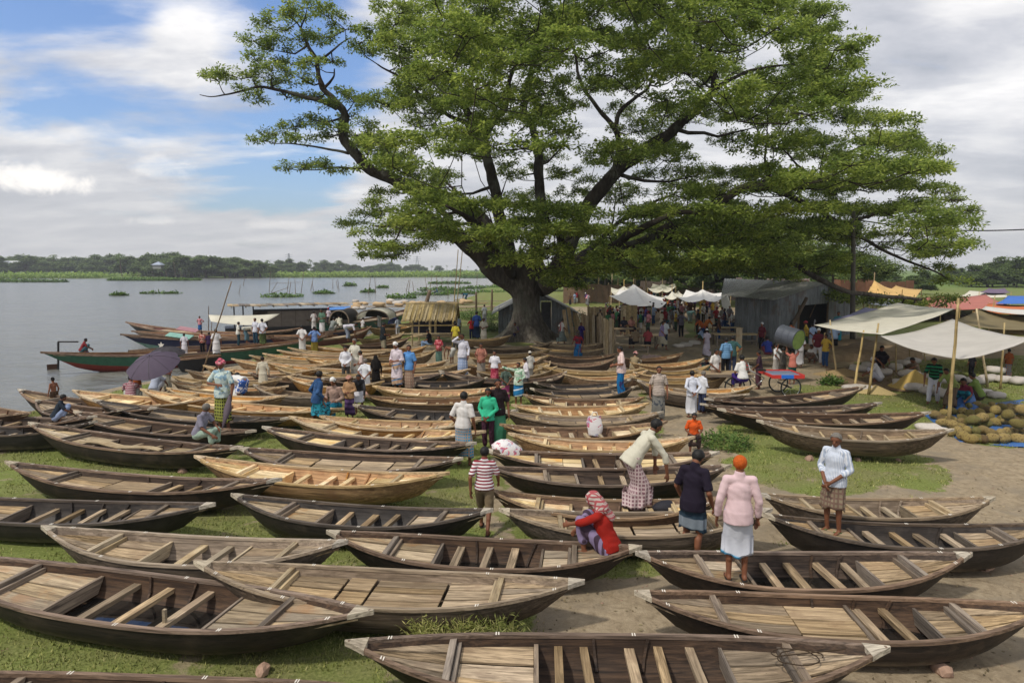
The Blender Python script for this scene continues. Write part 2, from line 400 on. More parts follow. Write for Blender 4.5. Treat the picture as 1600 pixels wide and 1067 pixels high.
def build_ground():
    xs = np.concatenate([-np.geomspace(900, 27, 36), np.arange(-26, 32, 0.22), np.geomspace(33, 900, 34)])
    ys = np.concatenate([[-60, -30, -12, -4, 0], np.arange(2, 48, 0.22), np.arange(48, 120, 1.2), np.geomspace(121, 1500, 60)])
    X, Y = np.meshgrid(xs, ys); Z = ground_h(X, Y); s = sandness(X, Y)
    # small blur of the mask
    s = (s + np.roll(s, 1, 0) + np.roll(s, -1, 0) + np.roll(s, 1, 1) + np.roll(s, -1, 1)) / 5
    nx, ny = len(xs), len(ys)
    V = np.stack([X.ravel(), Y.ravel(), Z.ravel()], 1)
    i = np.arange(ny - 1)[:, None] * nx + np.arange(nx - 1)[None, :]; i = i.ravel()
    me = npmesh('ground', V, np.stack([i, i + 1, i + nx + 1, i + nx], 1), True)
    a = me.attributes.new('sand', 'FLOAT', 'POINT'); a.data.foreach_set('value', s.ravel().astype(np.float32))
    m, t, b, out = newmat('ground_soil_and_turf')
    geo = t.add('ShaderNodeNewGeometry'); P = geo.outputs['Position']
    at = t.add('ShaderNodeAttribute', attribute_name='sand')
    nz = t.noise(P, 3.0, 6, 0.65); nf = t.noise(P, 22, 5, 0.7); nb = t.noise(P, 0.5, 4, 0.6)
    msk = t.maprange(t.math('ADD', at.outputs['Fac'], t.math('MULTIPLY', t.math('SUBTRACT', nz, 0.5), 1.1)), 0.38, 0.62)
    bare = t.maprange(t.noise(P, 1.1, 6, 0.7), 0.56, 0.66)
    msk = t.math('MAXIMUM', msk, t.math('MULTIPLY', bare, 0.75))
    g = t.ramp(nf, [(0.30, (0.085, 0.11, 0.027)), (0.55, (0.18, 0.215, 0.06)), (0.75, (0.30, 0.30, 0.12))])
    g = t.mix(t.maprange(nb, 0.4, 0.7), g, t.ramp(nf, [(0.3, (0.10, 0.11, 0.04)), (0.7, (0.26, 0.24, 0.11))]))
    fargrass = t.add('ShaderNodeSeparateXYZ'); t.link(P, fargrass.inputs[0])
    fr = t.maprange(fargrass.outputs[1], 110, 200)
    g = t.mix(fr, g, t.ramp(t.noise(P, 0.05, 4, 0.6), [(0.3, (0.085, 0.15, 0.03)), (0.7, (0.15, 0.22, 0.05))]))
    s_ = t.ramp(t.noise(P, 6.0, 8, 0.7, 0.5), [(0.25, (0.17, 0.13, 0.085)), (0.5, (0.30, 0.24, 0.16)), (0.75, (0.42, 0.345, 0.24))])
    s_ = t.mix(t.maprange(t.noise(P, 0.9, 5, 0.6), 0.45, 0.7), s_, (0.24, 0.20, 0.145))
    s_ = t.mix(t.maprange(t.noise(P, 45, 3, 0.7), 0.66, 0.72), s_, (0.07, 0.055, 0.04))
    col = t.mix(msk, g, s_)
    wet = t.maprange(fargrass.outputs[2], -0.05, -0.35)
    col = t.mix(wet, col, (0.10, 0.085, 0.06))
    t.link(col, b.inputs['Base Color']); b.inputs['Roughness'].default_value = 0.95; b.inputs['Specular IOR Level'].default_value = 0.1
    bump(t, b, t.math('ADD', nf, t.math('MULTIPLY', nz, 1.5)), 0.6, 0.04)
    me.materials.append(m)
    o = bpy.data.objects.new('ground', me); COL.objects.link(o); tag(o, kind='structure')
    return o
GROUND = build_ground()
def build_grass():
    n = 150000
    u = rng.random(n); Y = 5.0 + 30 * u ** 1.5; X = (rng.random(n) * 2 - 1) * (Y * 0.8 + 1.5)
    s = sandness(X, Y); dens = vnoise(X, Y, 0.8, 31) * 0.6 + vnoise(X, Y, 0.25, 32) * 0.6
    k = (s < 0.5) & (X > shore(Y) + 1.5) & (dens > 0.42 + 0.2 * rng.random(n))
    X, Y = X[k], Y[k]; n = len(X); Z = ground_h(X, Y)
    nb = 2
    X = np.repeat(X, nb) + rng.normal(0, .03, n * nb); Y = np.repeat(Y, nb) + rng.normal(0, .03, n * nb); Z = np.repeat(Z, nb) - 0.01; n = len(X)
    h = rng.uniform(.02, .055, n) * (1 + 0.02 * Y); w = h * rng.uniform(.10, .18, n) + 0.0012 * Y * .3; a = rng.random(n) * 6.283; le = rng.uniform(.1, .8, n) * h; b = rng.random(n) * 6.283
    p0 = np.stack([X - w * np.cos(a), Y - w * np.sin(a), Z], 1); p1 = np.stack([X + w * np.cos(a), Y + w * np.sin(a), Z], 1)
    p2 = np.stack([X + le * np.cos(b), Y + le * np.sin(b), Z + h], 1)
    V = np.stack([p0, p1, p2], 1).reshape(-1, 3); T = np.arange(n * 3).reshape(-1, 3)
    me = npmesh('turf_grass', V, T)
    m, t, bs, out = newmat('grass_blade')
    geo = t.add('ShaderNodeNewGeometry')
    c = t.ramp(geo.outputs['Random Per Island'], [(0.0, (0.13, 0.155, 0.035)), (0.5, (0.235, 0.27, 0.065)), (0.85, (0.35, 0.35, 0.11)), (1.0, (0.40, 0.37, 0.17))])
    c = t.mix(t.maprange(t.noise(geo.outputs['Position'], 0.8, 3), 0.4, 0.7), c, t.mix(0.5, c, (0.24, 0.24, 0.10)))
    t.link(c, bs.inputs['Base Color']); bs.inputs['Roughness'].default_value = 0.8
    me.materials.append(m)
    o = bpy.data.objects.new('grass', me); COL.objects.link(o); tag(o, 'short green turf growing between the beached boats', 'grass', kind='stuff')
build_grass()
def build_water():
    me = mesh('river', [(-950, -80, WZ), (140, -80, WZ), (140, 700, WZ), (-950, 700, WZ)], [(0, 1, 2, 3)])
    m, t, b, out = newmat('river_water')
    geo = t.add('ShaderNodeNewGeometry'); P = geo.outputs['Position']
    mp = t.add('ShaderNodeMapping'); mp.inputs['Scale'].default_value = (0.45, 1.0, 1); t.link(P, mp.inputs[0])
    n1 = t.noise(mp.outputs[0], 1.7, 5, 0.6, 0.5); n2 = t.noise(mp.outputs[0], 0.35, 4, 0.6, 0.4); n3 = t.noise(mp.outputs[0], 0.05, 3, 0.5)
    col = t.mix(n3, (0.145, 0.15, 0.14), (0.21, 0.21, 0.185))
    t.link(col, b.inputs['Base Color']); b.inputs['Roughness'].default_value = 0.16; b.inputs['Specular IOR Level'].default_value = 0.5; b.inputs['IOR'].default_value = 1.33
    n0 = t.noise(mp.outputs[0], 5.5, 3, 0.5, 0.4)
    hgt = t.math('ADD', t.math('ADD', t.math('MULTIPLY', n1, 0.45), t.math('MULTIPLY', n2, 1.5)), t.math('MULTIPLY', n0, 0.05))
    bump(t, b, hgt, 0.9, 0.45)
    me.materials.append(m); o = bpy.data.objects.new('water', me); COL.objects.link(o); tag(o, kind='structure')
build_water()

# ------------------------------------------------------------------ foliage clumps, hyacinth rafts, far trees
def leafmat(name, dark, mid, light, transl=0.35):
    key = ('leaf', name)
    if key in MATS: return MATS[key]
    m, t, b, out = newmat(name)
    geo = t.add('ShaderNodeNewGeometry'); r = geo.outputs['Random Per Island']
    big = t.noise(geo.outputs['Position'], 0.45, 3, 0.6)
    c = t.ramp(r, [(0.0, dark), (0.45, mid), (0.9, light), (1.0, tuple(min(1, x * 1.3) for x in light))])
    hs = t.add('ShaderNodeHueSaturation'); t.link(c, hs.inputs['Color']); t.link(t.maprange(big, 0.3, 0.7, 0.75, 1.25), hs.inputs['Value'])
    t.link(t.maprange(big, 0.3, 0.7, 0.512, 0.49), hs.inputs['Hue'])
    t.link(hs.outputs[0], b.inputs['Base Color']); b.inputs['Roughness'].default_value = 0.6
    tr = t.add('ShaderNodeBsdfTranslucent'); t.link(hs.outputs[0], tr.inputs[0])
    mx = t.add('ShaderNodeMixShader'); mx.inputs[0].default_value = transl
    t.link(b.outputs[0], mx.inputs[1]); t.link(tr.outputs[0], mx.inputs[2]); t.link(mx.outputs[0], out.inputs[0])
    MATS[key] = m; return m
def leaves(centers, k, spread, length, width, flat=0.45, seed=1, droop=0.25):
    """diamond leaves radiating around every clump centre"""
    r = np.random.default_rng(seed); C = np.repeat(np.asarray(centers, float), k, 0); n = len(C)
    a = r.random(n) * 6.2832; el = r.normal(0, 0.5, n)
    rad = spread * r.random(n) ** 0.6
    D = np.stack([np.cos(a) * np.cos(el), np.sin(a) * np.cos(el), np.sin(el) * flat - droop * r.random(n)], 1)
    D /= np.linalg.norm(D, axis=1)[:, None]
    B = C + D * rad[:, None]; B[:, 2] += r.normal(0, spread * 0.18, n)
    L = (length * r.uniform(.6, 1.25, n))[:, None]; Wd = (width * r.uniform(.7, 1.2, n))[:, None]
    up = np.stack([r.normal(0, .45, n), r.normal(0, .45, n), np.ones(n)], 1)
    S = np.cross(D, up); S /= np.linalg.norm(S, axis=1)[:, None]
    V = np.stack([B, B + D * L * .5 + S * Wd * .5, B + D * L, B + D * L * .5 - S * Wd * .5], 1).reshape(-1, 3)
    return V, np.arange(n * 4).reshape(-1, 4)
LEAF_FAR = leafmat('far_tree_leaf', (0.07, 0.115, 0.04), (0.125, 0.185, 0.06), (0.20, 0.27, 0.085), 0.35)
LEAF_MID = leafmat('mid_tree_leaf', (0.055, 0.095, 0.022), (0.10, 0.155, 0.035), (0.17, 0.23, 0.06), 0.35)
BARK = plain('tree_bark', '#4b4239', 0.95, 0.1, 3.0, 0.35, 0.1, 0, 0.8)
def tree_proto(kind, seed):
    """unit tree, about 1 high; returns (trunk mesh, crown mesh)"""
    r = np.random.default_rng(seed); mb = MB()
    if kind == 'palm':
        mb.tube([(0, 0, 0), (.02, 0, .4), (.05, 0, .82)], [.028, .02, .016], 6)
        V = []; Q = []
        for i in range(16):
            a = i * 2.4; el = r.uniform(-.2, .9); L = r.uniform(.22, .3); p = Vector((.05, 0, .82)); pr = None
            for s in range(5):
                q = p + Vector((math.cos(a), math.sin(a), el - s * .42)).normalized() * L / 4
                sd_ = Vector((-math.sin(a), math.cos(a), 0)) * (.035 * (1 - abs(s - 1.5) / 3.5))
                V += [p + sd_, p - sd_, q - sd_, q + sd_]; b0 = len(V) - 4; Q.append((b0, b0 + 1, b0 + 2, b0 + 3)); p = q
        return mesh('palm_trunk', mb.v, mb.f, True), npmesh('palm_crown', np.array([tuple(v) for v in V]), Q)
    wide = {'round': 0.42, 'tall': 0.28, 'wide': 0.62}[kind]
    mb.tube([(0, 0, -.02), (.01, 0, .2), (-.01, .01, .42)], [.035, .026, .02], 7)
    cs = []; nl = {'round': 17, 'tall': 13, 'wide': 20}[kind]
    for i in range(nl):
        a = r.random() * 6.28; q = math.sqrt(r.random()) * wide * .75
        zc = .16 + .64 * (1 - (q / wide) ** 2) * r.uniform(.15, 1.0)
        c = np.array([q * math.cos(a), q * math.sin(a), zc]); rr = r.uniform(.12, .19) * (wide / .42) ** .4
        mb.tube([(0, 0, .3), (c[0] * .5, c[1] * .5, .3 + (zc - .3) * .6), tuple(c)], [.016, .011, .005], 5)
        d = r.normal(0, 1, (80, 3)); d /= np.linalg.norm(d, axis=1)[:, None]; d *= rr * r.uniform(.55, 1.1, 80)[:, None]; d[:, 2] *= .62
        d[:, 2] = np.where(d[:, 2] < -.04, d[:, 2] * .4, d[:, 2]); cs.append(c + d)
    V, Q = leaves(np.concatenate(cs), 7, .04, .06, .042, .5, seed)
    return mesh('tree_trunk', mb.v, mb.f, True), npmesh('tree_crown', V, Q)
PROTO = {k: [tree_proto(k, 40 + i * 7 + j) for j in range(3)] for i, k in enumerate(('round', 'tall', 'wide', 'palm'))}
def plant_tree(kind, px, top_y, Y, label, width=1.0, name=None, leaf=None, v=None, z0=0.1):
    p = WD(px, 430, Y); zt = WD(px, top_y, Y).z; hh = (zt - z0) / (0.95 if kind != 'palm' else .98)
    tr, cr = PROTO[kind][v if v is not None else random.randrange(3)]
    e = empty(name or ('palm_tree' if kind == 'palm' else 'tree'), (p.x, Y, z0), random.random() * 6.28); e.scale = (hh * width, hh * width, hh)
    obj('trunk', tr, BARK, e); obj('crown', cr, leaf or LEAF_FAR, e)
    tag(e, label, 'tree', 'trees along the horizon'); return e
# skyline: (px, top_y, distance, kind, width)
FT = []
prof = [(-40, 392), (0, 396), (30, 390), (60, 396), (100, 398), (140, 397), (165, 396), (185, 392), (215, 394), (245, 390), (275, 389), (300, 391), (330, 394), (360, 397), (400, 400), (420, 408), (445, 401), (470, 406), (500, 405), (530, 407), (560, 411), (600, 408), (640, 412), (680, 413), (720, 417), (755, 419), (790, 420)]
x = -60
while x < 800:
    ty = np.interp(x, [p[0] for p in prof], [p[1] for p in prof]) + random.uniform(-1.5, 4)
    if 180 < x < 410: Yd = random.uniform(345, 385)
    elif x < 180: Yd = random.uniform(430, 520)
    else: Yd = random.uniform(430, 540) + max(0, x - 420) * 1.2
    kd = random.choices(['round', 'tall', 'wide', 'palm'], [5, 2, 4, 1.6 if x > 400 else .7])[0]
    FT.append((x, ty - (2 if kd == 'palm' else 0), Yd, kd)); x += random.uniform(8, 13)
where = lambda x: ('far left edge of the far bank' if x < 60 else 'field behind the white barn' if x < 180 else 'wooded point jutting into the river' if x < 410 else 'distant bank right of the wooded point' if x < 600 else 'thin far treeline left of the big trunk')
kn = {'round': 'round crowned dark green tree', 'tall': 'tall narrow dark green tree', 'wide': 'wide spreading dark green tree', 'palm': 'slim feathery palm'}
for (x, ty, Yd, kd) in FT:
    plant_tree(kd, x, ty, Yd, f'{kn[kd]} on the {where(x)}', random.uniform(1.15, 1.6) if kd != 'palm' else .8)
for i in range(46):      # understorey rank closing the skyline
    x = random.uniform(-60, 790); Yd = (350 if 180 < x < 410 else 450 + max(0, x - 420) * 1.2) + random.uniform(-8, 20)
    ty = np.interp(x, [p[0] for p in prof], [p[1] for p in prof]) + random.uniform(8, 14)
    plant_tree('wide', x, min(ty, 424), Yd, f'low bushy tree on the {where(x)}', 1.6, 'bush')
for (x, ty, Yd, kd, wv) in ((1528, 408, 190, 'round', 1.2), (1560, 399, 200, 'wide', 1.1), (1585, 402, 185, 'round', 1.1), (1605, 396, 170, 'wide', 1.2), (1500, 416, 230, 'tall', 1.5), (1545, 420, 175, 'round', 1.3), (1590, 425, 165, 'round', 1.3), (1640, 400, 190, 'wide', 1.2), (1480, 420, 260, 'wide', 1.2), (1515, 425, 170, 'wide', .9), (1620, 420, 160, 'round', 1.2)):
    plant_tree(kd, x, ty, Yd, f'{kn[kd]} beyond the market tarps at the right edge', wv, leaf=LEAF_MID)
for (x, ty, Yd, kd, wv) in ((905, 395, 110, 'round', .8), (1000, 385, 120, 'round', 1.0), (1120, 390, 105, 'wide', .9), (1200, 398, 120, 'round', 1.1), (1290, 405, 125, 'wide', 1.0), (1380, 412, 140, 'round', 1.2), (1440, 415, 150, 'wide', 1.1), (1165, 380, 130, 'tall', 1.3), (955, 400, 140, 'tall', 1.4), (1240, 402, 150, 'tall', 1.5), (1340, 408, 160, 'tall', 1.5), (860, 408, 150, 'round', 1.2)):
    plant_tree(kd, x, ty, Yd, f'{kn[kd]} standing behind the market roofs', wv, leaf=LEAF_MID)
for i in range(44):
    x = random.uniform(850, 1470); plant_tree('wide', x, random.uniform(411, 424) + (8 if x > 1330 else 0), random.uniform(112, 150), 'low bushy tree closing the view behind the market', 1.5, 'bush', LEAF_MID)
for i in range(16):
    x = random.uniform(1480, 1640); plant_tree('wide', x, random.uniform(416, 428), random.uniform(165, 210), 'low bushy tree beyond the field at the right edge', 1.5, 'bush', LEAF_MID)
# hyacinth rafts
HY = leafmat('hyacinth_leaf', (0.045, 0.10, 0.015), (0.09, 0.17, 0.03), (0.15, 0.25, 0.05), 0.3)
def hyacinth(pxa, pxb, py, dp, hgt, label):
    a = W(pxa, py, WZ); b = W(pxb, py, WZ); Y = a.y; n = int(min(3200, max(150, (b.x - a.x) * dp * 10))); r = np.random.default_rng(int(pxa + 2000))
    u = r.random(n) * 2 - 1; v = (r.random(n) * 2 - 1) * np.sqrt(np.clip(1 - u * u, 0, 1))
    k = vnoise(u * 20 + 30, v * 4 + 9, 1.5, abs(int(pxa)) % 50 + 3) > .25; u, v = u[k], v[k]
    sc = Y / 1067 * 1.1
    C = np.stack([(a.x + b.x) / 2 + u * (b.x - a.x) / 2, Y + v * dp, WZ + hgt * (1 - u * u * .6) * r.random(len(u))], 1)
    V, Q = leaves(C, 5, .25 + sc, .30 + sc * 1.2, .2 + sc, .8, abs(int(pxa)) + 7, 0)
    o = obj('water_hyacinth', npmesh('water_hyacinth', V, Q), HY); tag(o, label, 'water plants', kind='stuff')
for a in ((-60, 105, 441, 3, .8, 'long green hyacinth raft floating at the left edge'), (170, 312, 438.5, 6, .8, 'green hyacinth raft off the wooded point'), (176, 196, 462, .5, .3, 'tiny hyacinth tuft drifting on open river'), (220, 280, 459, .4, .15, 'thin dark line of drifting weed on the river'),
          (410, 470, 464, 2.2, .5, 'dark green hyacinth mat behind the roofed houseboat'), (492, 520, 459, 1.5, .35, 'small hyacinth mat near the bamboo stakes'), (540, 554, 447, 2, .7, 'hyacinth tuft alone in mid river'), (566, 583, 457, 1, .4, 'small round hyacinth tuft right of the stakes'), (592, 605, 450, 1, .3, 'smallest hyacinth tuft in mid river'),
          (603, 650, 466, 2.0, .4, 'hyacinth mat behind the sack piles'), (655, 722, 454, 2.5, .6, 'broad hyacinth mat left of the dark post'), (672, 735, 443.5, 3, .5, 'narrow hyacinth strip far out left of trunk'), (722, 800, 451, 2.5, .5, 'hyacinth strip reaching the shed'), (690, 790, 459, 3, .5, 'hyacinth bed by the wooden jetty'), (720, 780, 434.5, 6, .4, 'farthest hyacinth line near the far bank'), (640, 700, 461, 2, .4, 'patchy hyacinth by the jetty end')):
    hyacinth(*a)
# ------------------------------------------------------------------ wooden boats
HL0 = 2.6; B0 = 0.58
WOODS = {
 'tar':   dict(out=wood('tar', '#15120f', '#2c2622', '#3a332c', 'x', .6, .2, .4), inn=wood('tarin', '#211d1b', '#3d3733', '#4b4540', 'x', .6, .15, .4), rail=wood('tarrail', '#463c34', '#6f6255', None, 'x', .7, .15), deck='weath', beam='grey'),
 'dark':  dict(out=wood('darkout', '#171310', '#30261f', '#43362b', 'x', .65, .2, .35), inn=wood('darkin', '#2a201a', '#554335', '#392c23', 'x', .7, .15), rail=wood('darkrail', '#57473b', '#8a7563', None, 'x', .75, .15), deck='weath', beam='grey'),
 'brown': dict(out=wood('brownout', '#35291f', '#5e4a39', '#463629', 'x', .7, .2), inn=wood('brownin', '#554030', '#8a6a4f', '#5b4534', 'x', .7, .15), rail=wood('brownrail', '#6b5642', '#a08668', None, 'x', .75, .15), deck='pale', beam='tan'),
 'weath': dict(out=wood('weathout', '#3c3228', '#6f6050', '#51453a', 'x', .75, .2), inn=wood('weathin', '#6b5c4c', '#948370', '#5f5143', 'x', .75, .15), rail=wood('weathrail', '#7d6c59', '#a8967d', None, 'x', .75, .15), deck='weath', beam='tan'),
 'fresh': dict(out=wood('freshout', '#6e5232', '#a27f54', '#7a5838', 'x', .7, .15), inn=wood('freshin', '#8f683f', '#c59a67', '#9c6c42', 'x', .7, .12), rail=wood('freshrail', '#998060', '#cdb48c', None, 'x', .7, .12), deck='pale', beam='pale'),
 'aged':  dict(out=wood('agedout', '#5d4c37', '#8a7454', '#6a563d', 'x', .75, .15), inn=wood('agedin', '#74603f', '#a38a62', '#7f6849', 'x', .75, .12), rail=wood('agedrail', '#8b7653', '#b9a078', None, 'x', .75, .12), deck='tan', beam='tan'),
}
DECK = {'weath': ('#716049', '#b09a7b', '#857058'), 'pale': ('#b39a70', '#e2cea4', '#bf935f'), 'tan': ('#8b7a60', '#b8a685', '#8f7858'), 'grey': ('#5c5148', '#8d8070', '#6b5f54'), 'mixed': ('#87765f', '#b5a284', '#a37b52')}
def dk(n, ax): return wood('deck' + n, *DECK[n], axis=ax, rough=.8, var=.36)
WATER_B = None
def bilge_mat():
    m, t, b, out = newmat('bilge_water'); b.inputs['Base Color'].default_value = (0.018, 0.016, 0.014, 1); b.inputs['Roughness'].default_value = 0.04; b.inputs['Specular IOR Level'].default_value = 0.6
    tc = t.add('ShaderNodeTexCoord'); bump(t, b, t.noise(tc.outputs['Object'], 5, 2), .06, .02); return m
BILGE = bilge_mat()
WHITE_MARK = plain('white_paint_mark', '#d8d2c6', .7)
SEC = [(0, 1, 1), (.3, .975, .72), (.55, .91, .45), (.8, .74, .17), (1, .36, .03), (1.2, 0, 0)]
class Hull:
    def __init__(s, B=B0, g0=.46, tip=.30, hl=HL0, ex=2.6): s.B, s.g0, s.tip, s.hl, s.ex = B, g0, tip, hl, ex
    def b(s, u): return s.B * max(0.0, 1 - abs(u) ** s.ex)
    def g(s, u): return s.g0 + s.tip * abs(u) ** 2.3
    def k(s, u): return .26 * abs(u) ** 4 * (s.g0 / .46)
    def pt(s, u, i, side, off=0.0):
        _, yf, zf = SEC[i]; y = max(0, s.b(u) - off) * yf; z = s.k(u) + (s.g(u) - s.k(u)) * zf
        x = u * s.hl * (1 - .20 * (1 - zf))
        return (x, side * y, z + (off * (1 - zf)))
def hull_meshes(h, n=26):
    us = [math.sin(math.pi / 2 * (-1 + 2 * i / n)) * .6 + .4 * (-1 + 2 * i / n) for i in range(n + 1)]
    res = []
    for off in (0.0, .032):
        V = []; Fs = []; rows = len(SEC) * 2 - 1
        for u in us:
            uu = u * (1 - off * .5)
            for r in range(rows):
                side, i = (-1, r) if r < len(SEC) else (1, rows - 1 - r)
                V.append(h.pt(uu, i, side, off))
        for a in range(len(us) - 1):
            for r in range(rows - 1):
                q = (a * rows + r, a * rows + r + 1, (a + 1) * rows + r + 1, (a + 1) * rows + r)
                Fs.append(q if off == 0 else q[::-1])
        res.append(mesh('hull', V, Fs, True))
    rails = []
    for side in (-1, 1):
        V = []; Fs = []
        for u in us:
            x, y, z = h.pt(u, 0, side); hb = h.b(u)
            yo = side * (hb + .016); yi = side * max(0.0, hb - .046)
            V += [(x, yo, z - .028), (x, yo, z + .014), (x, yi, z + .014), (x, yi, z - .028)]
        for a in range(len(us) - 1):
            for r in range(4):
                q = (a * 4 + r, a * 4 + (r + 1) % 4, (a + 1) * 4 + (r + 1) % 4, (a + 1) * 4 + r); Fs.append(q if side > 0 else q[::-1])
        rails.append(mesh('gunwale', V, Fs))
    caps = []
    for s_ in (-1, 1):
        V = []
        for u, w in ((1.012, .012), (.965, 1), (.93, 1)):
            x = s_ * u * h.hl; hb = h.b(min(.999, u)) * w + (.02 if u < 1 else .012); z = h.g(min(1, u)) + .018
            V += [(x, hb, z), (x, -hb, z), (x, hb, z - .06), (x, -hb, z - .06)]
        Fs = [(0, 1, 5, 4), (4, 5, 9, 8), (0, 4, 6, 2), (4, 8, 10, 6), (1, 3, 7, 5), (5, 7, 11, 9), (0, 2, 3, 1), (8, 9, 11, 10)]
        caps.append(mesh('stem_block', V, Fs))
    return res[0], res[1], rails, caps
def board(h, x0, x1, f0, f1, dz, th=.022, nx=3, jit=.007, gap=.028):
    V = []; j0, j1 = random.uniform(-jit, jit), random.uniform(-jit, jit); zt = random.uniform(-.010, .010)
    for i in range(nx + 1):
        x = x0 + (x1 - x0) * i / nx; u = x / h.hl; wv = max(0.004, h.b(u) * .955 - .03)
        z = h.g(u) - dz + zt
        ya = f0 * wv + gap * .5 + j0 * wv * (1 if i % 2 else .3); yb = f1 * wv - gap * .5 + j1 * wv * (.4 if i % 2 else 1)
        V += [(x, ya, z), (x, yb, z), (x, ya, z - th), (x, yb, z - th)]
    Fs = [(0, 2, 3, 1), (nx * 4, nx * 4 + 1, nx * 4 + 3, nx * 4 + 2)]
    for i in range(nx):
        a = i * 4; b = a + 4
        Fs += [(a, a + 1, b + 1, b), (a + 2, b + 2, b + 3, a + 3), (a, b, b + 2, a + 2), (a + 1, a + 3, b + 3, b + 1)]
    return mesh('plank', V, Fs)
def beam(h, x, w, hh, dz, ext=.97, name='beam', skew=0.0):
    u = x / h.hl; hw = max(.01, h.b(u) * ext - .02); z = h.g(u) - dz
    mb = MB(); V = []
    for (sx, sy) in ((-1, -1), (-1, 1), (1, 1), (1, -1)):
        for zz in (z - hh, z): V.append((x + sx * w / 2 + skew * sy, sy * hw * (1 - (z - zz) * 1.15), zz))
    mb.addm(V, [(0, 2, 3, 1), (2, 4, 5, 3), (4, 6, 7, 5), (6, 0, 1, 7), (1, 3, 5, 7), (0, 6, 4, 2)])
    return mesh(name, mb.v, mb.f)
# layout: (left deck end, left hatch end, [thwarts], right hatch start, right deck start, mid boards)
LAYOUT = {
 'a': (-.58, -.30, [-.14, .04, .22], .40, .62, 0),
 'b': (-.60, -.34, [-.18, .0, .17, .33], .44, .64, 0),
 'c': (-.58, None, [], None, .60, 3),
 'd': (-.58, -.16, [-.02, .18], .34, .60, 2),
 'e': (-.56, -.28, [-.05, .14], .30, .60, 0),
 'f': (-.60, -.30, [-.2, -.08, .08, .20, .33], .45, .66, 0),
 'g': (-.60, .10, [.18, .32], .46, .64, 3),
}
def boat_proto(lay, deckname, seed, detail=2, B=B0, L=5.2, water=False):
    """returns list of (name, mesh, materialkey, parentindex); frame x along the boat"""
    random.seed(seed); h = Hull(B=B * (1 + random.uniform(-.04, .04)), hl=L / 2, g0=.46 * random.uniform(.93, 1.06), tip=random.uniform(.22, .28))
    parts = []; o, i_, rails, caps = hull_meshes(h, 26 if detail == 2 else 16)
    parts.append(('hull', o, 'out')); parts.append(('hull_lining', i_, 'inn'))
    for r in rails: parts.append(('gunwale', r, 'rail'))
    for c in caps: parts.append(('stem_block', c, 'cap'))
    hl = h.hl; jz = lambda s: random.uniform(-s, s)
    ld, lh, th, rh, rd, nm = LAYOUT[lay]; ld += jz(.03); rd += jz(.03)
    def deck(xa, xb, n, dz, dname=None):
        n = n if detail == 2 else max(2, n - 1); cuts = sorted([-1, 1] + [-1 + 2 * (k + 1) / n + jz(.25 / n) for k in range(n - 1)])
        for k in range(n): parts.append(('plank', board(h, xa, xb, cuts[k], cuts[k + 1], dz), 'deck' if dname is None else dname))
    deck(-.955 * hl, ld * hl - .03, random.choice([3, 4]), .075)
    deck(rd * hl + .03, .955 * hl, random.choice([3, 4]), .075)
    for x in (ld, rd):
        parts.append(('crossbeam', beam(h, x * hl, .075, .13, .02), 'beamy'))
    if detail == 2:
        sg = 1
        for x in (ld, rd): parts.append(('crossbeam', beam(h, x * hl + (.07 if x < 0 else -.07), .045, .10, .065), 'beamy'))
    DZ = .125
    if lay == 'c':
        xs = [ld, ld + .28 + jz(.03), -.02 + jz(.08), rd - .26 + jz(.03), rd]
        for a, b in zip(xs[:-1], xs[1:]):
            deck(a * hl + .04, b * hl - .008, random.choice([3, 4, 5]), DZ)
    else:
        if nm and lh is not None:
            mid = (ld + lh) / 2 + jz(.04); deck(ld * hl + .1, mid * hl - .006, 4, DZ); deck(mid * hl + .006, lh * hl, 3, DZ)
        else: deck(ld * hl + .1, lh * hl, 3, DZ, random.choice([None, None, 'deck2']))
        parts.append(('edge_board', beam(h, lh * hl + .03, .05, .20, DZ - .03, .95, 'edge_board'), 'beamy'))
        deck(rh * hl, rd * hl - .1, 3, DZ, random.choice([None, None, 'deck2']))
        parts.append(('edge_board', beam(h, rh * hl - .03, .035, .18, DZ - .02, .95, 'edge_board'), 'beamy'))
        for x in th:
            parts.append(('thwart', beam(h, x * hl + jz(.05), random.uniform(.085, .12), .06, .125 + jz(.015), .97, 'thwart', jz(.03)), 'thw'))
    if detail == 2:
        for sx in (-.86, -.45, .1, .5, .86):
            if random.random() < .75:
                for side in (-1, 1):
                    mb = MB()
                    u = sx; y = side * (h.b(u) - .015); mb.box((u * hl, y, h.g(u) + .013), (.013, .058, .010), jit=.002)
                    parts.append(('white_lashing', mesh('white_lashing', mb.v, mb.f), 'mark'))
                    mb = MB(); u = sx + .028 / hl; y = side * (h.b(u) - .015); mb.box((u * hl, y, h.g(u) + .013), (.013, .058, .010), jit=.002)
                    parts.append(('white_lashing', mesh('white_lashing', mb.v, mb.f), 'mark'))
        for x in ((-.1, .12, .3) if lay != 'c' else ()):
            if random.random() > .6: continue
            for side in (-1, 1):
                mb = MB(); u = x + .04; pts = [Vector(h.pt(u, i, side, .052)) - Vector((0, 0, .02 if i == 0 else 0)) for i in (0, 1, 2, 3)]
                for p, q in zip(pts[:-1], pts[1:]): mb.bar(p, q, .03, .03, (1, 0, 0))
                parts.append(('rib', mesh('rib', mb.v, mb.f), 'inn'))
    if water and lay != 'c':
        V = []; n = 10
        for i in range(n + 1):
            u = (lh if lh is not None else ld) * .98 + ((rh or rd) - (lh or ld)) * i / n; V += [(u * hl, h.b(u) * .74, .12), (u * hl, -h.b(u) * .74, .12)]
        parts.append(('bilge_water', mesh('bilge_water', V, [(2 * i, 2 * i + 1, 2 * i + 3, 2 * i + 2) for i in range(n)]), 'bilge'))
    return parts
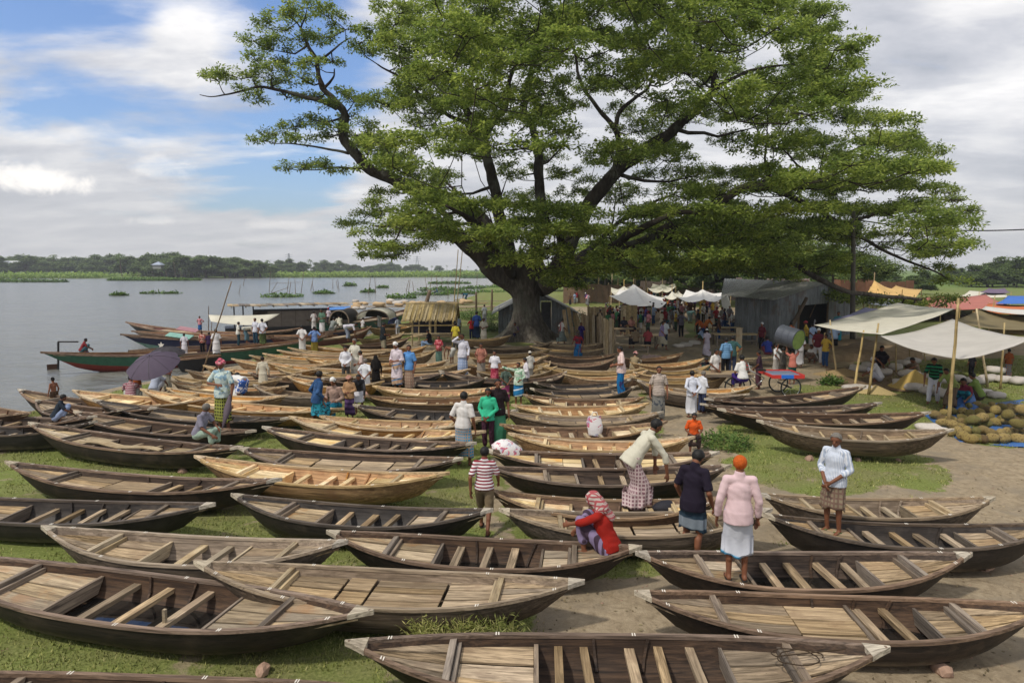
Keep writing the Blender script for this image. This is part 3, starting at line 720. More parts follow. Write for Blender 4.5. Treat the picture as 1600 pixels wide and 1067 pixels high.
CAPM = wood('bleached_cap', '#8d8273', '#c2b8a4', None, 'x', .8, .15)
def boat_material(key, style, dname):
    S = WOODS[style]; dn = dname or S['deck']
    return {'out': S['out'], 'inn': S['inn'], 'rail': S['rail'], 'cap': CAPM if style in ('dark', 'tar', 'weath') else S['rail'], 'deck': dk(dn, 'x'), 'deck2': dk('mixed' if dn == 'weath' else dn, 'x'),
            'beamy': dk(S['beam'], 'y'), 'thw': dk('weath' if style in ('tar', 'dark') else S['beam'], 'y'), 'mark': WHITE_MARK, 'bilge': BILGE}[key]
_pc = {}
BOATS = []
def boat(l, r, style, lay, label, group='beached wooden boats', detail=2, B=B0, deck=None, water=False, seed=None, ztip=.71, z0=None, roll=None, flip=False):
    a = W(l[0], l[1], ztip); b = W(r[0], r[1], ztip); d = b - a; Ln = math.hypot(d.x, d.y); c = (a + b) / 2
    if detail == 2:
        parts = boat_proto(lay, None, seed if seed is not None else len(BOATS) * 7 + 3, 2, B, Ln, water); sx = 1
    else:
        k = (lay, (seed or len(BOATS)) % 2)
        if k not in _pc: _pc[k] = boat_proto(lay, None, 900 + len(_pc), 1, B0, 5.2)
        parts = _pc[k]; sx = Ln / 5.2
    random.seed(len(BOATS) + 77)
    z = float(ground_h(c.x, c.y)) if z0 is None else z0
    e = empty('wooden_boat', (c.x, c.y, z + .01), math.atan2(d.y, d.x) + (math.pi if flip else 0))
    if detail != 2: e.scale = (sx, B / B0, 1)
    e.rotation_euler[0] = roll if roll is not None else R(random.uniform(-3.0, 2.2)); e.rotation_euler[1] = R(random.uniform(-.5, .5))
    for (nm, me, mk) in parts: obj(nm, me, boat_material(mk, style, deck), e)
    tag(e, label, 'boat', group); e['pxc'] = 0
    BOATS.append(e); return e
# --- front rows, each with its own label
boat((-110, 864), (580, 955), 'dark', 'a', 'big dark boat at lower left with blue water in its bilge and an upright peg', water=True, deck='mixed', B=.64)
boat((545, 998), (1385, 1013), 'dark', 'f', 'brown weathered boat nearest the camera at bottom centre with loose rope on its right deck', B=.62)
boat((-170, 1060), (640, 1092), 'dark', 'b', 'boat cut off by the bottom edge at lower left, only its far gunwale showing', B=.6)
boat((305, 880), (910, 909), 'weath', 'c', 'fully decked weathered boat behind the green weeds, planks stained dark')
boat((995, 922), (1645, 944), 'dark', 'g', 'large brown boat at lower right propped on a small stone, long planked left half', water=True, B=.60)
boat((65, 826), (540, 849), 'weath', 'e', 'grey tan weathered boat with two thwarts, between the lower left big boat and the black one', water=True)
boat((512, 828), (1000, 849), 'dark', 'a', 'dark boat on which the man in the red shirt squats', water=True, deck='mixed')
boat((995, 863), (1515, 861), 'dark', 'b', 'dark boat under the feet of the man in the pink shirt', water=True)
boat((1193, 809), (1655, 824), 'tar', 'b', 'black tarred boat under the old man in the pale blue shirt', water=True, deck='weath')
boat((-140, 770), (335, 787), 'tar', 'b', 'black tarred boat cut by the left edge with three pale thwarts')
boat((362, 772), (768, 798), 'tar', 'a', 'black tarred boat with pale thwarts left of the boy in the striped shirt', deck='mixed')
boat((782, 797), (1205, 799), 'weath', 'c', 'fully decked boat behind the man in the red shirt')
boat((765, 768), (1128, 779), 'brown', 'a', 'brown boat with fresh pale planks that the bending man stands in', water=True)
boat((1190, 767), (1555, 775), 'weath', 'd', 'weathered brown boat just behind the old man in pale blue, half planked')
boat((8, 722), (437, 752), 'dark', 'g', 'dark brown boat at left with a broad planked front half and two thwarts')
boat((305, 717), (700, 743), 'fresh', 'a', 'fresh orange tan boat standing out on the grass left of the striped boy', flip=False)
boat((375, 697), (722, 713), 'dark', 'c', 'fully decked dark weathered boat ending at the feet of the man in the white and maroon shirt')
boat((765, 727), (1142, 727), 'dark', 'e', 'large mud stained dark boat just behind the bending man')
boat((758, 702), (1122, 706), 'dark', 'd', 'dark boat with a white rice sack on its left tip and orange planks', deck='pale')
boat((45, 662), (377, 697), 'dark', 'e', 'brown boat with a warped loose plank where the man in grey sits on the rail', deck='tan')
boat((410, 667), (742, 690), 'dark', 'a', 'dark brown boat with pale inner planks in front of the teal lungi boy', deck='pale')
boat((452, 651), (757, 672), 'fresh', 'a', 'fresh pale boat that the boy in the denim shirt steps out of')
boat((500, 646), (752, 653), 'fresh', 'b', 'fresh wood boat with only its right half showing behind the denim shirt boy')
boat((795, 677), (1085, 683), 'fresh', 'b', 'light tan boat whose right tip the orange shirt boy sits on')
boat((782, 663), (1042, 660), 'brown', 'a', 'brown boat holding the upright white plastic bag')
boat((786, 644), (1036, 645), 'weath', 'c', 'grey fully decked boat right of the green shirt man')
boat((800, 631), (1013, 629), 'fresh', 'a', 'fresh boat with three thwarts in front of the man in the long blue lungi')
boat((818, 616), (1006, 619), 'brown', 'a', 'brown boat the man in the long blue lungi stands on')
boat((829, 606), (992, 604), 'tar', 'c', 'dark grey decked boat left of the long blue lungi, front one of two', detail=1)
boat((834, 597), (985, 592), 'tar', 'c', 'charcoal decked boat left of the long blue lungi, rear one of two', detail=1)
boat((115, 641), (398, 670), 'dark', 'e', 'dark boat under the bare feet of the man in the green plaid lungi')
boat((145, 624), (453, 650), 'tar', 'g', 'black boat with a tan planked floor behind the green plaid lungi man')
boat((220, 609), (535, 640), 'fresh', 'd', 'light yellow new boat pointing left below the big umbrella')
boat((30, 605), (245, 634), 'dark', 'e', 'dark boat at the waterline behind the bare chested boy', z0=-.1)
boat((57, 622), (194, 637), 'dark', 'a', 'small dark boat beside the seated boy in navy', z0=-.05)
boat((-120, 640), (150, 650), 'dark', 'e', 'grey brown boat cut by the left edge, rear of the pair there')
boat((-110, 662), (150, 658), 'tar', 'a', 'blackened boat cut by the left edge, front of the pair there')
boat((-100, 612), (46, 640), 'brown', 'e', 'brown boat tip poking in from the left edge at the water', z0=-.1)
boat((115, 609), (330, 622), 'fresh', 'd', 'pale new boat at the water behind the checked shirt man', detail=1, z0=0)
boat((553, 632), (808, 640), 'tar', 'a', 'charcoal boat with three grey thwarts behind the white and maroon shirt')
boat((568, 616), (795, 614), 'brown', 'd', 'red brown boat with fresh planked centre below the pair with the skullcap')
boat((583, 602), (788, 604), 'fresh', 'b', 'narrow new boat the skullcap pair stand in')
boat((618, 592), (762, 590), 'tar', 'e', 'charcoal boat between the skullcap pair and the white tee boy', detail=1)
boat((500, 590), (694, 583), 'dark', 'e', 'dark boat tip right beside the blue shirt of the skullcap pair', detail=1)
boat((686, 579), (862, 592), 'dark', 'e', 'dark pointed boat below the feet of the man shading his eyes', detail=1)
# --- right group on the grass
boat((1102, 622), (1352, 602), 'dark', 'b', 'farthest of the four boats on the right grass, dark slate inside', group='boats on the right hand grass', detail=2)
boat((1096, 627), (1378, 627), 'dark', 'b', 'second farthest of the four boats on the right grass with an orange plank hatch', group='boats on the right hand grass', deck='tan')
boat((1122, 638), (1452, 643), 'dark', 'b', 'second nearest of the four boats on the right grass, ending near the jackfruit', group='boats on the right hand grass')
boat((1183, 664), (1488, 680), 'weath', 'a', 'nearest of the four boats on the right grass, propped on broken bricks', group='boats on the right hand grass', z0=.10)
# --- dense pack of far boats
pack = [
 ((388, 584), (560, 590), 'dark', 'e'), ((395, 603), (545, 614), 'weath', 'd'), ((262, 606), (450, 618), 'fresh', 'c'), ((266, 597), (450, 604), 'fresh', 'e'), ((270, 589), (440, 594), 'aged', 'a'), ((290, 581), (470, 586), 'fresh', 'b'),
 ((318, 573), (500, 578), 'fresh', 'e'), ((412, 567), (625, 577), 'fresh', 'b'), ((362, 560), (540, 566), 'fresh', 'a'), ((390, 556), (560, 560), 'aged', 'e'), ((411, 552), (590, 556), 'fresh', 'd'), ((433, 548), (600, 552), 'fresh', 'a'), ((450, 544), (615, 548), 'aged', 'b'), ((470, 539), (640, 543), 'fresh', 'e'),
 ((560, 580), (735, 577), 'fresh', 'a'), ((590, 572), (725, 568), 'aged', 'e'), ((545, 568), (700, 562), 'fresh', 'd'), ((560, 560), (682, 549), 'aged', 'b'), ((540, 552), (668, 541), 'fresh', 'a'), ((530, 538), (640, 527), 'brown', 'e'), ((560, 530), (632, 519), 'aged', 'a'), ((574, 512), (652, 508), 'fresh', 'b'), ((585, 505), (660, 501), 'aged', 'e'),
 ((742, 542), (866, 534), 'weath', 'a'), ((726, 551), (862, 546), 'aged', 'b'), ((735, 560), (858, 556), 'aged', 'e'), ((720, 569), (846, 560), 'fresh', 'a'), ((745, 580), (870, 574), 'aged', 'd'),
 ((834, 534), (952, 533), 'aged', 'b'), ((828, 542), (947, 545), 'aged', 'e'), ((842, 552), (968, 552), 'brown', 'a'), ((850, 566), (962, 563), 'brown', 'b'), ((843, 574), (1006, 577), 'aged', 'e'), ((880, 587), (1012, 581), 'fresh', 'b'), ((800, 590), (886, 583), 'dark', 'e'), ((790, 577), (860, 566), 'aged', 'a'),
 ((965, 559), (1068, 552), 'brown', 'e'), ((985, 567), (1100, 561), 'fresh', 'a'), ((1000, 575), (1110, 572), 'aged', 'b'), ((990, 583), (1122, 580), 'fresh', 'e'), ((985, 590), (1140, 587), 'aged', 'a'), ((996, 595), (1170, 618), 'weath', 'd'), ((1010, 601), (1180, 603), 'fresh', 'c'),
 ((705, 528), (800, 524), 'aged', 'a'), ((480, 575), (640, 584), 'aged', 'a'), ((475, 560), (640, 566), 'fresh', 'b'), ((450, 590), (600, 598), 'fresh', 'e'), ((430, 577), (590, 583), 'aged', 'b'),
]
tone = {'fresh': 'pale new', 'aged': 'tan', 'dark': 'dark tarred', 'brown': 'red brown', 'weath': 'grey weathered'}
lname = {'a': 'three thwarts', 'b': 'four thwarts', 'c': 'a full plank deck', 'd': 'a half planked floor', 'e': 'two thwarts', 'g': 'a long planked end'}
for (l, r, st, ly) in pack:
    cx = (l[0] + r[0]) / 2
    pl = ('in the left pack near the green river boat' if cx < 480 else 'in the pack left of the thatched stall' if cx < 640 else 'below the thatched stall' if cx < 760 else 'at the foot of the big tree' if cx < 930 else 'beside the sawn timber benches')
    boat(l, r, st, ly, f'{tone[st]} boat with {lname[ly]} {pl}', 'far pack of boats under the tree', detail=1, B=.46, ztip=.68)
BY = BOATS
# small extras on boats
def on_boat(b, name, mb, m, label=None, cat=None):
    o = mb.build(name, m); o.parent = None; return o
B1 = BOATS[0]
mb = MB(); mb.bar((.72, -.25, .05), (.74, -.25, .52), .04, .04); mb.build('peg', dk('tan', 'x'), B1)
mb = MB()
pts = []
for i in range(60):
    a = i / 59 * 9.5; rr = .20 + .05 * math.sin(a * 1.7); pts.append((1.95 + rr * math.cos(a) * 1.3, .02 + rr * math.sin(a) * .6, .575 + .004 * math.sin(i) + i * .0002))
pts += [(2.3, .06, .63), (2.45, .03, .67)]
rp = mb.tube(pts, .007, 5).build('rope', plain('jute_rope', '#3b2f22', .95), BOATS[1])
# warped loose plank
b20 = BOATS[19]; mb = MB(); V = []
for i in range(9):
    x = -1.35 + i * .30; z = .43 + .03 * math.sin(i * 1.2); y0 = -.25 + .03 * math.sin(i) + i * .012; V += [(x, y0, z), (x, y0 + .30 - .02 * i, z + .01), (x, y0, z - .02), (x, y0 + .30 - .02 * i, z - .015)]
Fs = [(0, 2, 3, 1), (32, 33, 35, 34)]
for i in range(8):
    a = i * 4; b = a + 4; Fs += [(a, a + 1, b + 1, b), (a + 2, b + 2, b + 3, a + 3), (a, b, b + 2, a + 2), (a + 1, a + 3, b + 3, b + 1)]
obj('loose_plank', mesh('loose_plank', V, Fs), dk('tan', 'x'), b20)
# props: stones and broken bricks under hulls
STONE = plain('brick_rubble', '#a48876', .95, .2, 9, .3, .1, 0, .8)
def rubble(px, py, s, label):
    p = W(px, py, 0); mb = MB(); bmx = bmesh.new(); bmesh.ops.create_icosphere(bmx, subdivisions=2, radius=1)
    V = [v.co * 1.0 for v in bmx.verts]; Fs = [tuple(v.index for v in f.verts) for f in bmx.faces]; bmx.free()
    V = [Vector((v.x * s * 1.2, v.y * s * .8, max(-.3, v.z) * s * .75)) * (1 + .35 * (noise.noise(v * 1.7 + Vector((px, py, 0))))) for v in V]
    o = obj('stone', mesh('stone', V, Fs), STONE, None, (p.x, p.y, s * .2)); o.rotation_euler = (0, 0, px); tag(o, label, 'stone', 'stones propping the boats')
for a in ((1264, 719, .13, 'pinkish broken brick under the left end of the nearest grass boat'), (1340, 720, .09, 'flat brick under the middle of the nearest grass boat'), (1403, 720, .07, 'small stone under the right end of the nearest grass boat'), (1472, 1050, .13, 'stone wedged under the large brown boat at lower right'), (1540, 889, .12, 'stone under the black boat at the right edge'), (410, 1050, .10, 'reddish stone beneath the big lower left boat'), (285, 738, .12, 'pale stone behind the dark brown boat at left'), (1230, 905, .05, 'pebble beside the pink shirt man boat'), (828, 702, .1, 'dark stone in the mud by the white rice sack')):
    rubble(*a)

# ------------------------------------------------------------------ painted river boats
PAINT = {n: plain('boat_paint_' + n, c, .55, 0, 5, .25, .4, 0, .15) for n, c in (('green', '#2f5b45'), ('red', '#7a2f25'), ('navy', '#1f2340'), ('black', '#1c1b1c'), ('teal', '#3f7f74'), ('maroon', '#6a3c38'), ('pink', '#9a6e72'), ('mint', '#7aa598'), ('greygreen', '#6f8f84'), ('brown', '#54423a'))}
def river_boat(l, r, wl_z, ztip, B, side, bottom, deck, label, ztip_r=None, lay=None):
    a = W(l[0], l[1], ztip); b = W(r[0], r[1], ztip_r or ztip); d = b - a; Ln = math.hypot(d.x, d.y); c = (a + b) / 2
    e = empty('river_boat', (c.x, c.y, WZ - .25), math.atan2(d.y, d.x)); hl = Ln / 2
    h = Hull(B=B, g0=(.95), tip=ztip - WZ + .25 - .95, hl=hl, ex=2.6); us = [-1 + 2 * i / 32 for i in range(33)]
    def shell(rows, off, name, m, flip=False):
        V = []; Fs = []; n = len(rows)
        for u in us:
            for side_ in (-1, 1):
                for i in rows: V.append(h.pt(u * (1 - off * .3), i, side_, off))
        for q in range(32):
            for s_ in range(2):
                for i in range(n - 1):
                    a0 = q * 2 * n + s_ * n + i; f = (a0, a0 + 1, a0 + 2 * n + 1, a0 + 2 * n); Fs.append(f if (s_ == 0) != flip else f[::-1])
        obj(name, mesh(name, V, Fs, True), m, e)
    shell([0, 1, 2], 0, 'hull_side', PAINT[side]); shell([2, 3, 4, 5], 0, 'hull_bottom', PAINT[bottom]); shell([0, 1, 2, 3, 4, 5], .05, 'hull_lining', PAINT['maroon'], True)
    for s_ in (-1, 1):
        V = []; Fs = []
        for u in us:
            x, y, z = h.pt(u, 0, s_); V += [(x, y + s_ * .03, z - .06), (x, y + s_ * .03, z + .03), (x, y - s_ * .07, z + .03), (x, y - s_ * .07, z - .06)]
        for q in range(32):
            for i in range(4): Fs.append((q * 4 + i, q * 4 + (i + 1) % 4, q * 4 + 4 + (i + 1) % 4, q * 4 + 4 + i))
        obj('gunwale', mesh('gunwale', V, Fs), wood('rrail', '#5b4636', '#8f735a'), e)
    xa = -hl * .93
    while xa < hl * .9:
        xb = min(xa + random.uniform(.5, .8), hl * .93)
        if random.random() < .85:
            obj('deck_board', board(h, xa, xb - .03, -1, 1, .10, .03, 2, .0, 0), dk('weath' if random.random() < .6 else 'tan', 'y'), e)
        xa = xb
    tag(e, label, 'boat', 'painted river boats moored at the bank'); return e
G1 = river_boat((63, 550), (512, 519), -.4, .78, .85, 'green', 'red', 0, 'long green boat with red bottom moored at the bank, rudder at its left end', 1.0)
river_boat((188, 522), (560, 512), -.4, .80, .8, 'navy', 'greygreen', 0, 'navy blue river boat with a white star on its side')
river_boat((200, 548), (470, 535), -.4, .35, .7, 'red', 'teal', 0, 'low red hulled boat with teal stripe half hidden by umbrellas')
river_boat((197, 503), (470, 512), -.4, .9, .85, 'black', 'black', 0, 'black hulled boat farthest out with a tiller at its left end')
river_boat((206, 517), (520, 522), -.4, .6, .8, 'brown', 'maroon', 0, 'brown boat loaded with pink and mint panels')
river_boat((480, 500), (650, 478), -.4, 1.0, .9, 'green', 'teal', 0, 'teal green boat with arched canopies left of the stall')
river_boat((270, 562), (345, 555), -.4, .30, .5, 'black', 'black', 0, 'small black dinghy behind the big umbrella')
river_boat((420, 526), (580, 510), -.4, .8, .8, 'maroon', 'green', 0, 'maroon boat with green keel where the squatting men work')
# white star
p = W(262, 537, .25)
mb = MB(); V = [(p.x, p.y - .9, p.z)]
# rudder + frame on the green boat, crew
DW = dk('grey', 'z')
def freebox(name, c, size, m, label, cat, group=None, rot=None, parent=None):
    mb = MB(); mb.box((0, 0, 0), size, rot); o = mb.build(name, m, parent, loc=c)
    if label: tag(o, label, cat, group)
    return o
inv = G1.matrix_basis.inverted()
def g1(v): return inv @ Vector(v)
p0 = W(91, 577, WZ); Yr = p0.y
mb = MB(); mb.tube([g1(WD(91, 583, Yr)), g1(WD(91, 534, Yr))], .05, 6); mb.tube([g1(WD(91, 534, Yr)), g1(WD(122, 534, Yr))], .04, 6); mb.build('rudder_post', PAINT['black'], G1)
a, b = g1(WD(73, 569, Yr)), g1(WD(92, 583, Yr))
mb = MB(); mb.box((a + b) / 2, (abs(b.x - a.x), .08, abs(a.z - b.z))); mb.build('rudder_blade', plain('rust', '#4a3328', .9), G1)
# cargo panels
for (x0, x1, y, z, c, lb) in ((258, 296, 524, .65, 'mint', 'mint green slanted panel lying on the navy river boat'), (275, 306, 514, .8, 'pink', 'pink slanted panel lying on the brown river boat')):
    a = W(x0, y, z); b = W(x1, y + 5, z - .1)
    V = [a, b, b + Vector((0, .6, .14)), a + Vector((0, .6, .14))]; V += [v - Vector((0, 0, .05)) for v in V]
    o = obj('cargo_panel', mesh('cargo_panel', V, [(0, 1, 2, 3), (7, 6, 5, 4), (0, 4, 5, 1), (1, 5, 6, 2), (2, 6, 7, 3), (3, 7, 4, 0)]), PAINT[c]); tag(o, lb, 'cargo panel')
V = []
c0 = W(262, 538, .2) + Vector((0, -.02, 0))
import cmath
for yy in (0, .02):
    for i in range(10):
        r_ = .20 if i % 2 == 0 else .09; a = math.pi / 2 + i * math.pi / 5; V.append((c0.x + r_ * math.cos(a), c0.y - .75 + yy, c0.z + .03 + r_ * math.sin(a)))
o = obj('star_emblem', mesh('star', V, [tuple(range(10)), tuple(range(19, 9, -1))] + [(i, (i + 1) % 10, 10 + (i + 1) % 10, 10 + i) for i in range(10)]), WHITE_MARK)
NB = [q for q in bpy.data.objects if q.get('label', '').startswith('navy blue')][0]
o.matrix_basis = NB.matrix_basis.inverted(); o.parent = NB
# roofed houseboat
def houseboat():
    A = W(357, 522, -.2); Bq = W(560, 515, -.2); e = empty('houseboat', (A.x, A.y, WZ)); L = Bq.x - A.x
    rz = math.atan2(Bq.y - A.y, Bq.x - A.x); e.rotation_euler = (0, 0, rz); s = A.y / F; top = WD(357, 478, A.y).z - WZ
    mb = MB(); mb.box((L / 2, .9, .25), (L * 1.05, 2.4, .7)); mb.build('hull', PAINT['black'], e)
    tarpm = plain('grey_sheet', '#756b62', .9, 0, 3, .2)
    n = 7
    for i in range(n):
        x0 = L * (.2 + .8 * i / n); mb = MB(); mb.box((x0 + L * .057, -.2, .35 + top * .33), (L * .112, .04, top * .62)); mb.build('wall_panel', tarpm if i > 0 else plain('opening_shade', '#3a322e', .9), e)  # first panel is an opening, its inner shade painted as dark colour
    mb = MB(); mb.box((L * .6, 1.0, .3 + top * .35), (L * .78, 2.2, top * .66)); mb.build('cabin', plain('cabin_dark', '#1d1a18', .9), e)
    for i in range(22):
        mb = MB(); x = L * (i + .5) / 22; mb.box((x, .6, top + random.uniform(-.03, .03)), (L / 22 * .92, 2.9, .05)); mb.build('roof_board', dk(random.choice(['weath', 'grey', 'tan']), 'y'), e)
    for i in range(9):
        mb = MB(); x = L * (i + .3) / 9; mb.bar((x, -.8, top - .1), (x, 1.9, top - .1), .06, .06); mb.build('roof_pole', dk('tan', 'y'), e)
    for x in (.05, .12, .2): mb = MB(); mb.tube([(L * x, -.6, .2), (L * x, -.6, top)], .05, 6); mb.build('post', PAINT['black'], e)
    tag(e, 'flat roofed houseboat with grey sheet walls moored behind the men in white', 'houseboat')
houseboat()
def tarp(name, corners, sag, m, label, group=None, nu=10, nv=8, cat='tarpaulin', wr=.03, th=.012, kind=None, parent=None):
    """corners a,b,c,d in order; rope-hung sheet with sag"""
    a, b, c, d = [Vector(p) for p in corners]; V = []; r = random.random() * 50
    for j in range(nv + 1):
        for i in range(nu + 1):
            u, v = i / nu, j / nv; p = (a * (1 - u) + b * u) * (1 - v) + (d * (1 - u) + c * u) * v
            p = p - Vector((0, 0, sag * 4 * (u * (1 - u) + v * (1 - v)) * .5)); p.z += wr * noise.noise(Vector((u * 5 + r, v * 5, 0))) * 3 * (1 if 0 < i < nu and 0 < j < nv else .3)
            V.append(p)
    o0 = sum(V, Vector()) / len(V); n = len(V); V = [v - o0 for v in V] + [v - o0 - Vector((0, 0, th)) for v in V]; Fs = []
    for j in range(nv):
        for i in range(nu):
            q = j * (nu + 1) + i; f = (q, q + 1, q + nu + 2, q + nu + 1); Fs += [f, tuple(n + k for k in reversed(f))]
    edge = [i for i in range(nu + 1)] + [j * (nu + 1) + nu for j in range(1, nv + 1)] + [nv * (nu + 1) + i for i in range(nu - 1, -1, -1)] + [j * (nu + 1) for j in range(nv - 1, 0, -1)]
    for q in range(len(edge)):
        p, w = edge[q], edge[(q + 1) % len(edge)]; Fs.append((w, p, p + n, w + n))
    o = obj(name, mesh(name, V, Fs, True), m, parent, o0)
    if label: tag(o, label, cat, group, kind)
    return o
CAN = plain('canvas_offwhite', '#dedacb', .9, .05, 2.0, .10, .1, 0, .2, .25)
CANW = plain('canvas_white', '#e9e7e2', .85, .05, 1.5, .07, .2, 0, .2, .25)
CANO = plain('canvas_olive', '#8c8062', .9, .05, 1.5, .12, .1, 0, .2, .25)
CANG = plain('canvas_grey', '#a09a95', .9, .05, 1.5, .12, .1, 0, .2, .2)
def TW(px, py, Y): return WD(px, py, Y)
tarp('tarpaulin', [TW(326, 492, 40), TW(437, 490, 41), TW(400, 508, 39), TW(330, 502, 39)], .12, CAN, 'off white sheet slung in front of the houseboat')
for (x0, x1, x2, y0, y1, Y, lb) in ((512, 535, 548, 480, 505, 45, 'small dark arched canopy at the right end of the houseboat roof'), (552, 585, 612, 480, 500, 47, 'larger arched cream canopy with black mouth on the teal boat')):
    e = empty('boat_canopy', WD((x0 + x2) / 2, y1, Y)); rr = (x2 - x0) / 2 * Y / F * .85; hh = (y1 - y0) * Y / F * .78
    V = []; Fs = []
    for j in range(6):
        for i in range(13):
            a = math.pi * i / 12; V.append((-rr * math.cos(a), j * .6, hh * math.sin(a) ** .8))
    for j in range(5):
        for i in range(12): q = j * 13 + i; Fs.append((q, q + 1, q + 14, q + 13))
    obj('cover', mesh('cover', V, Fs, True), CAN if x0 > 540 else plain('dark_cover', '#26221f', .9), e)
    k0 = 65; obj('end_panel', mesh('end_panel', [V[k0 + i] for i in range(13)], [tuple(range(13))]), plain('dark_cover', '#26221f', .9), e)
    for j in (0, 5): mb = MB(); mb.tube([V[j * 13 + i] for i in range(13)], .045, 5); mb.build('hoop', dk('grey', 'x'), e)
    tag(e, lb, 'boat canopy')
# bamboo poles in the river
BAM = wood('bamboo', '#9a8458', '#c9b484', '#7d6a47', 'z', .6, .25)
BAMD = wood('bamboodark', '#4b3d2e', '#7a6750', None, 'z', .7, .25)
def pole(p, q, r, m, label, cat='pole', group=None, name='bamboo_pole'):
    p, q = Vector(p), Vector(q); n = 6; pts = [(q - p) * (i / n) + Vector((0.01 * math.sin(i * 2), 0, 0)) for i in range(n + 1)]
    mb = MB(); mb.tube(pts, [r * (1 - .35 * i / n) for i in range(n + 1)], 7); o = mb.build(name, m, None, True, p)
    if label: tag(o, label, cat, group)
    return o
def vpole(x0, y0, x1, y1, r, label, m=BAM, z=0.0, dy=0, group=None, **k):
    a = W(x0, y0, z); b = WD(x1, y1, a.y + dy); return pole(a, b, r, m, label, group=group, **k)
vpole(315, 585, 362, 440, .035, 'long leaning bamboo pole rising beside the pink turban man', BAMD)
vpole(326, 532, 326, 478, .035, 'thin vertical pole on the river boats', BAMD, -.3)
vpole(330, 524, 331, 498, .03, 'short pole right of the pink shirt on the river boats', BAMD, -.3)
vpole(439, 505, 436, 490, .03, 'left prop of the off white sheet', BAM, -.3); vpole(447, 506, 442, 490, .03, 'right prop of the off white sheet', BAM, -.3)
for i, (x, y0, y1) in enumerate(((373, 462, 445), (420, 465, 424), (448, 460, 432), (452, 460, 440), (470, 462, 425), (462, 462, 436), (485, 456, 432), (490, 456, 442), (520, 452, 436), (528, 452, 438), (530, 455, 436), (575, 462, 432), (587, 460, 434), (380, 448, 432), (240, 436, 424), (262, 437, 423), (284, 436, 424), (215, 438, 425), (192, 436, 415), (275, 436, 408), (634, 458, 438), (638, 458, 436), (647, 458, 440), (668, 458, 433), (684, 460, 430), (672, 452, 430), (745, 448, 428), (690, 452, 432), (700, 470, 436))):
    d = random.uniform(-5, 5); q = vpole(x, y0, x + d, y1, .05 + .0008 * (470 - y0) * 2, 'thin bamboo fishing stake standing in the river' + (' near the far bank' if y0 < 440 else ' beyond the moored boats'), BAMD, WZ - .3, group='fishing stakes in the river')
for (x0, y0, x1, y1, z) in ((424, 457, 434, 440, .3), (420, 443, 470, 441, 1.5), (425, 458, 452, 449, .2)):
    a = W(x0, y0, WZ); pole(WD(x0, y0, a.y), WD(x1, y1, a.y), .06, BAMD, 'slanting pole of the stake frame in mid river', group='fishing stakes in the river')
# twin tall bamboos by the stall
vpole(707, 505, 716, 390, .05, 'left one of two tall bamboo poles above the thatched stall'); vpole(711, 505, 723, 388, .05, 'right one of two tall bamboo poles above the thatched stall')
# ------------------------------------------------------------------ the great rain tree
TY = float(W(822, 531, 0).y)           # distance of the trunk
TRUNKM = None
def bark_mat():
    m, t, b, out = newmat('rain_tree_bark')
    tc = t.add('ShaderNodeNewGeometry'); P = tc.outputs['Position']
    mp = t.add('ShaderNodeMapping'); mp.inputs['Scale'].default_value = (3.2, 3.2, .8); t.link(P, mp.inputs[0])
    n = t.noise(mp.outputs[0], 1.6, 7, .7, .6); n2 = t.noise(P, .7, 4, .6)
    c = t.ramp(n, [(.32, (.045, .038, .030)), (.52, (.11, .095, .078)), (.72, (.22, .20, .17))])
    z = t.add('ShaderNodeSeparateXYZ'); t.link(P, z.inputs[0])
    c = t.mix(t.maprange(z.outputs[2], 2.8, 5.0), c, t.ramp(n, [(.3, (.018, .014, .011)), (.7, (.058, .047, .036))]))  # shade under the crown painted in: bark darkens above the fork
    c = t.mix(t.math('MULTIPLY', t.maprange(n2, .5, .65), .4), c, (.16, .17, .13))
    t.link(c, b.inputs['Base Color']); b.inputs['Roughness'].default_value = .95; b.inputs['Specular IOR Level'].default_value = .1
    bump(t, b, n, .9, .12); return m
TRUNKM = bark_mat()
def WT(px, py, dy=0.0): return WD(px, py, TY + dy)
tree = empty('rain_tree', (W(822, 531, 0).x, TY, 0)); T0 = Vector(tree.location)
tag(tree, 'giant spreading rain tree with thick forked grey trunk at the centre of the boat yard', 'tree')
def smooth_poly(pts, n=6):
    out = []
    P = [Vector(p) for p in pts]; P = [P[0] * 2 - P[1]] + P + [P[-1] * 2 - P[-2]]
    for i in range(1, len(P) - 2):
        for k in range(n):
            t = k / n; a, b, c, d = P[i - 1], P[i], P[i + 1], P[i + 2]
            out.append(0.5 * ((2 * b) + (c - a) * t + (2 * a - 5 * b + 4 * c - d) * t * t + (3 * b - a - 3 * c + d) * t ** 3))
    out.append(P[-2]); return out
NODES = []      # (point, radius)
def limb(px_pts, r0, r1, name='limb', n=5, wob=.10):
    r0 *= .78; r1 *= .8
    pts = smooth_poly([WT(*p) for p in px_pts], n); L = len(pts)
    sd = random.random() * 99
    rs = [r0 + (r1 - r0) * (i / (L - 1)) ** .8 for i in range(L)]
    pts = [p + Vector((noise.noise(p * .6 + Vector((sd, 0, 0))), noise.noise(p * .6 + Vector((0, sd, 0))), noise.noise(p * .6 + Vector((0, 0, sd))))) * wob * 2 * min(1, i / 4) for i, p in enumerate(pts)]
    V, Fs = tube_data(pts, rs, 14 if r0 > .3 else 8)
    V = [v + (v.normalized() * 0) + Vector((noise.noise(v * 2.1), noise.noise(v * 2.3 + Vector((7, 0, 0))), 0)) * r0 * .14 for v in V]
    V = [v - T0 for v in V]
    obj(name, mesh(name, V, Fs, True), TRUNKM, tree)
    for p, r in zip(pts, rs): NODES.append((p, r))
    return pts
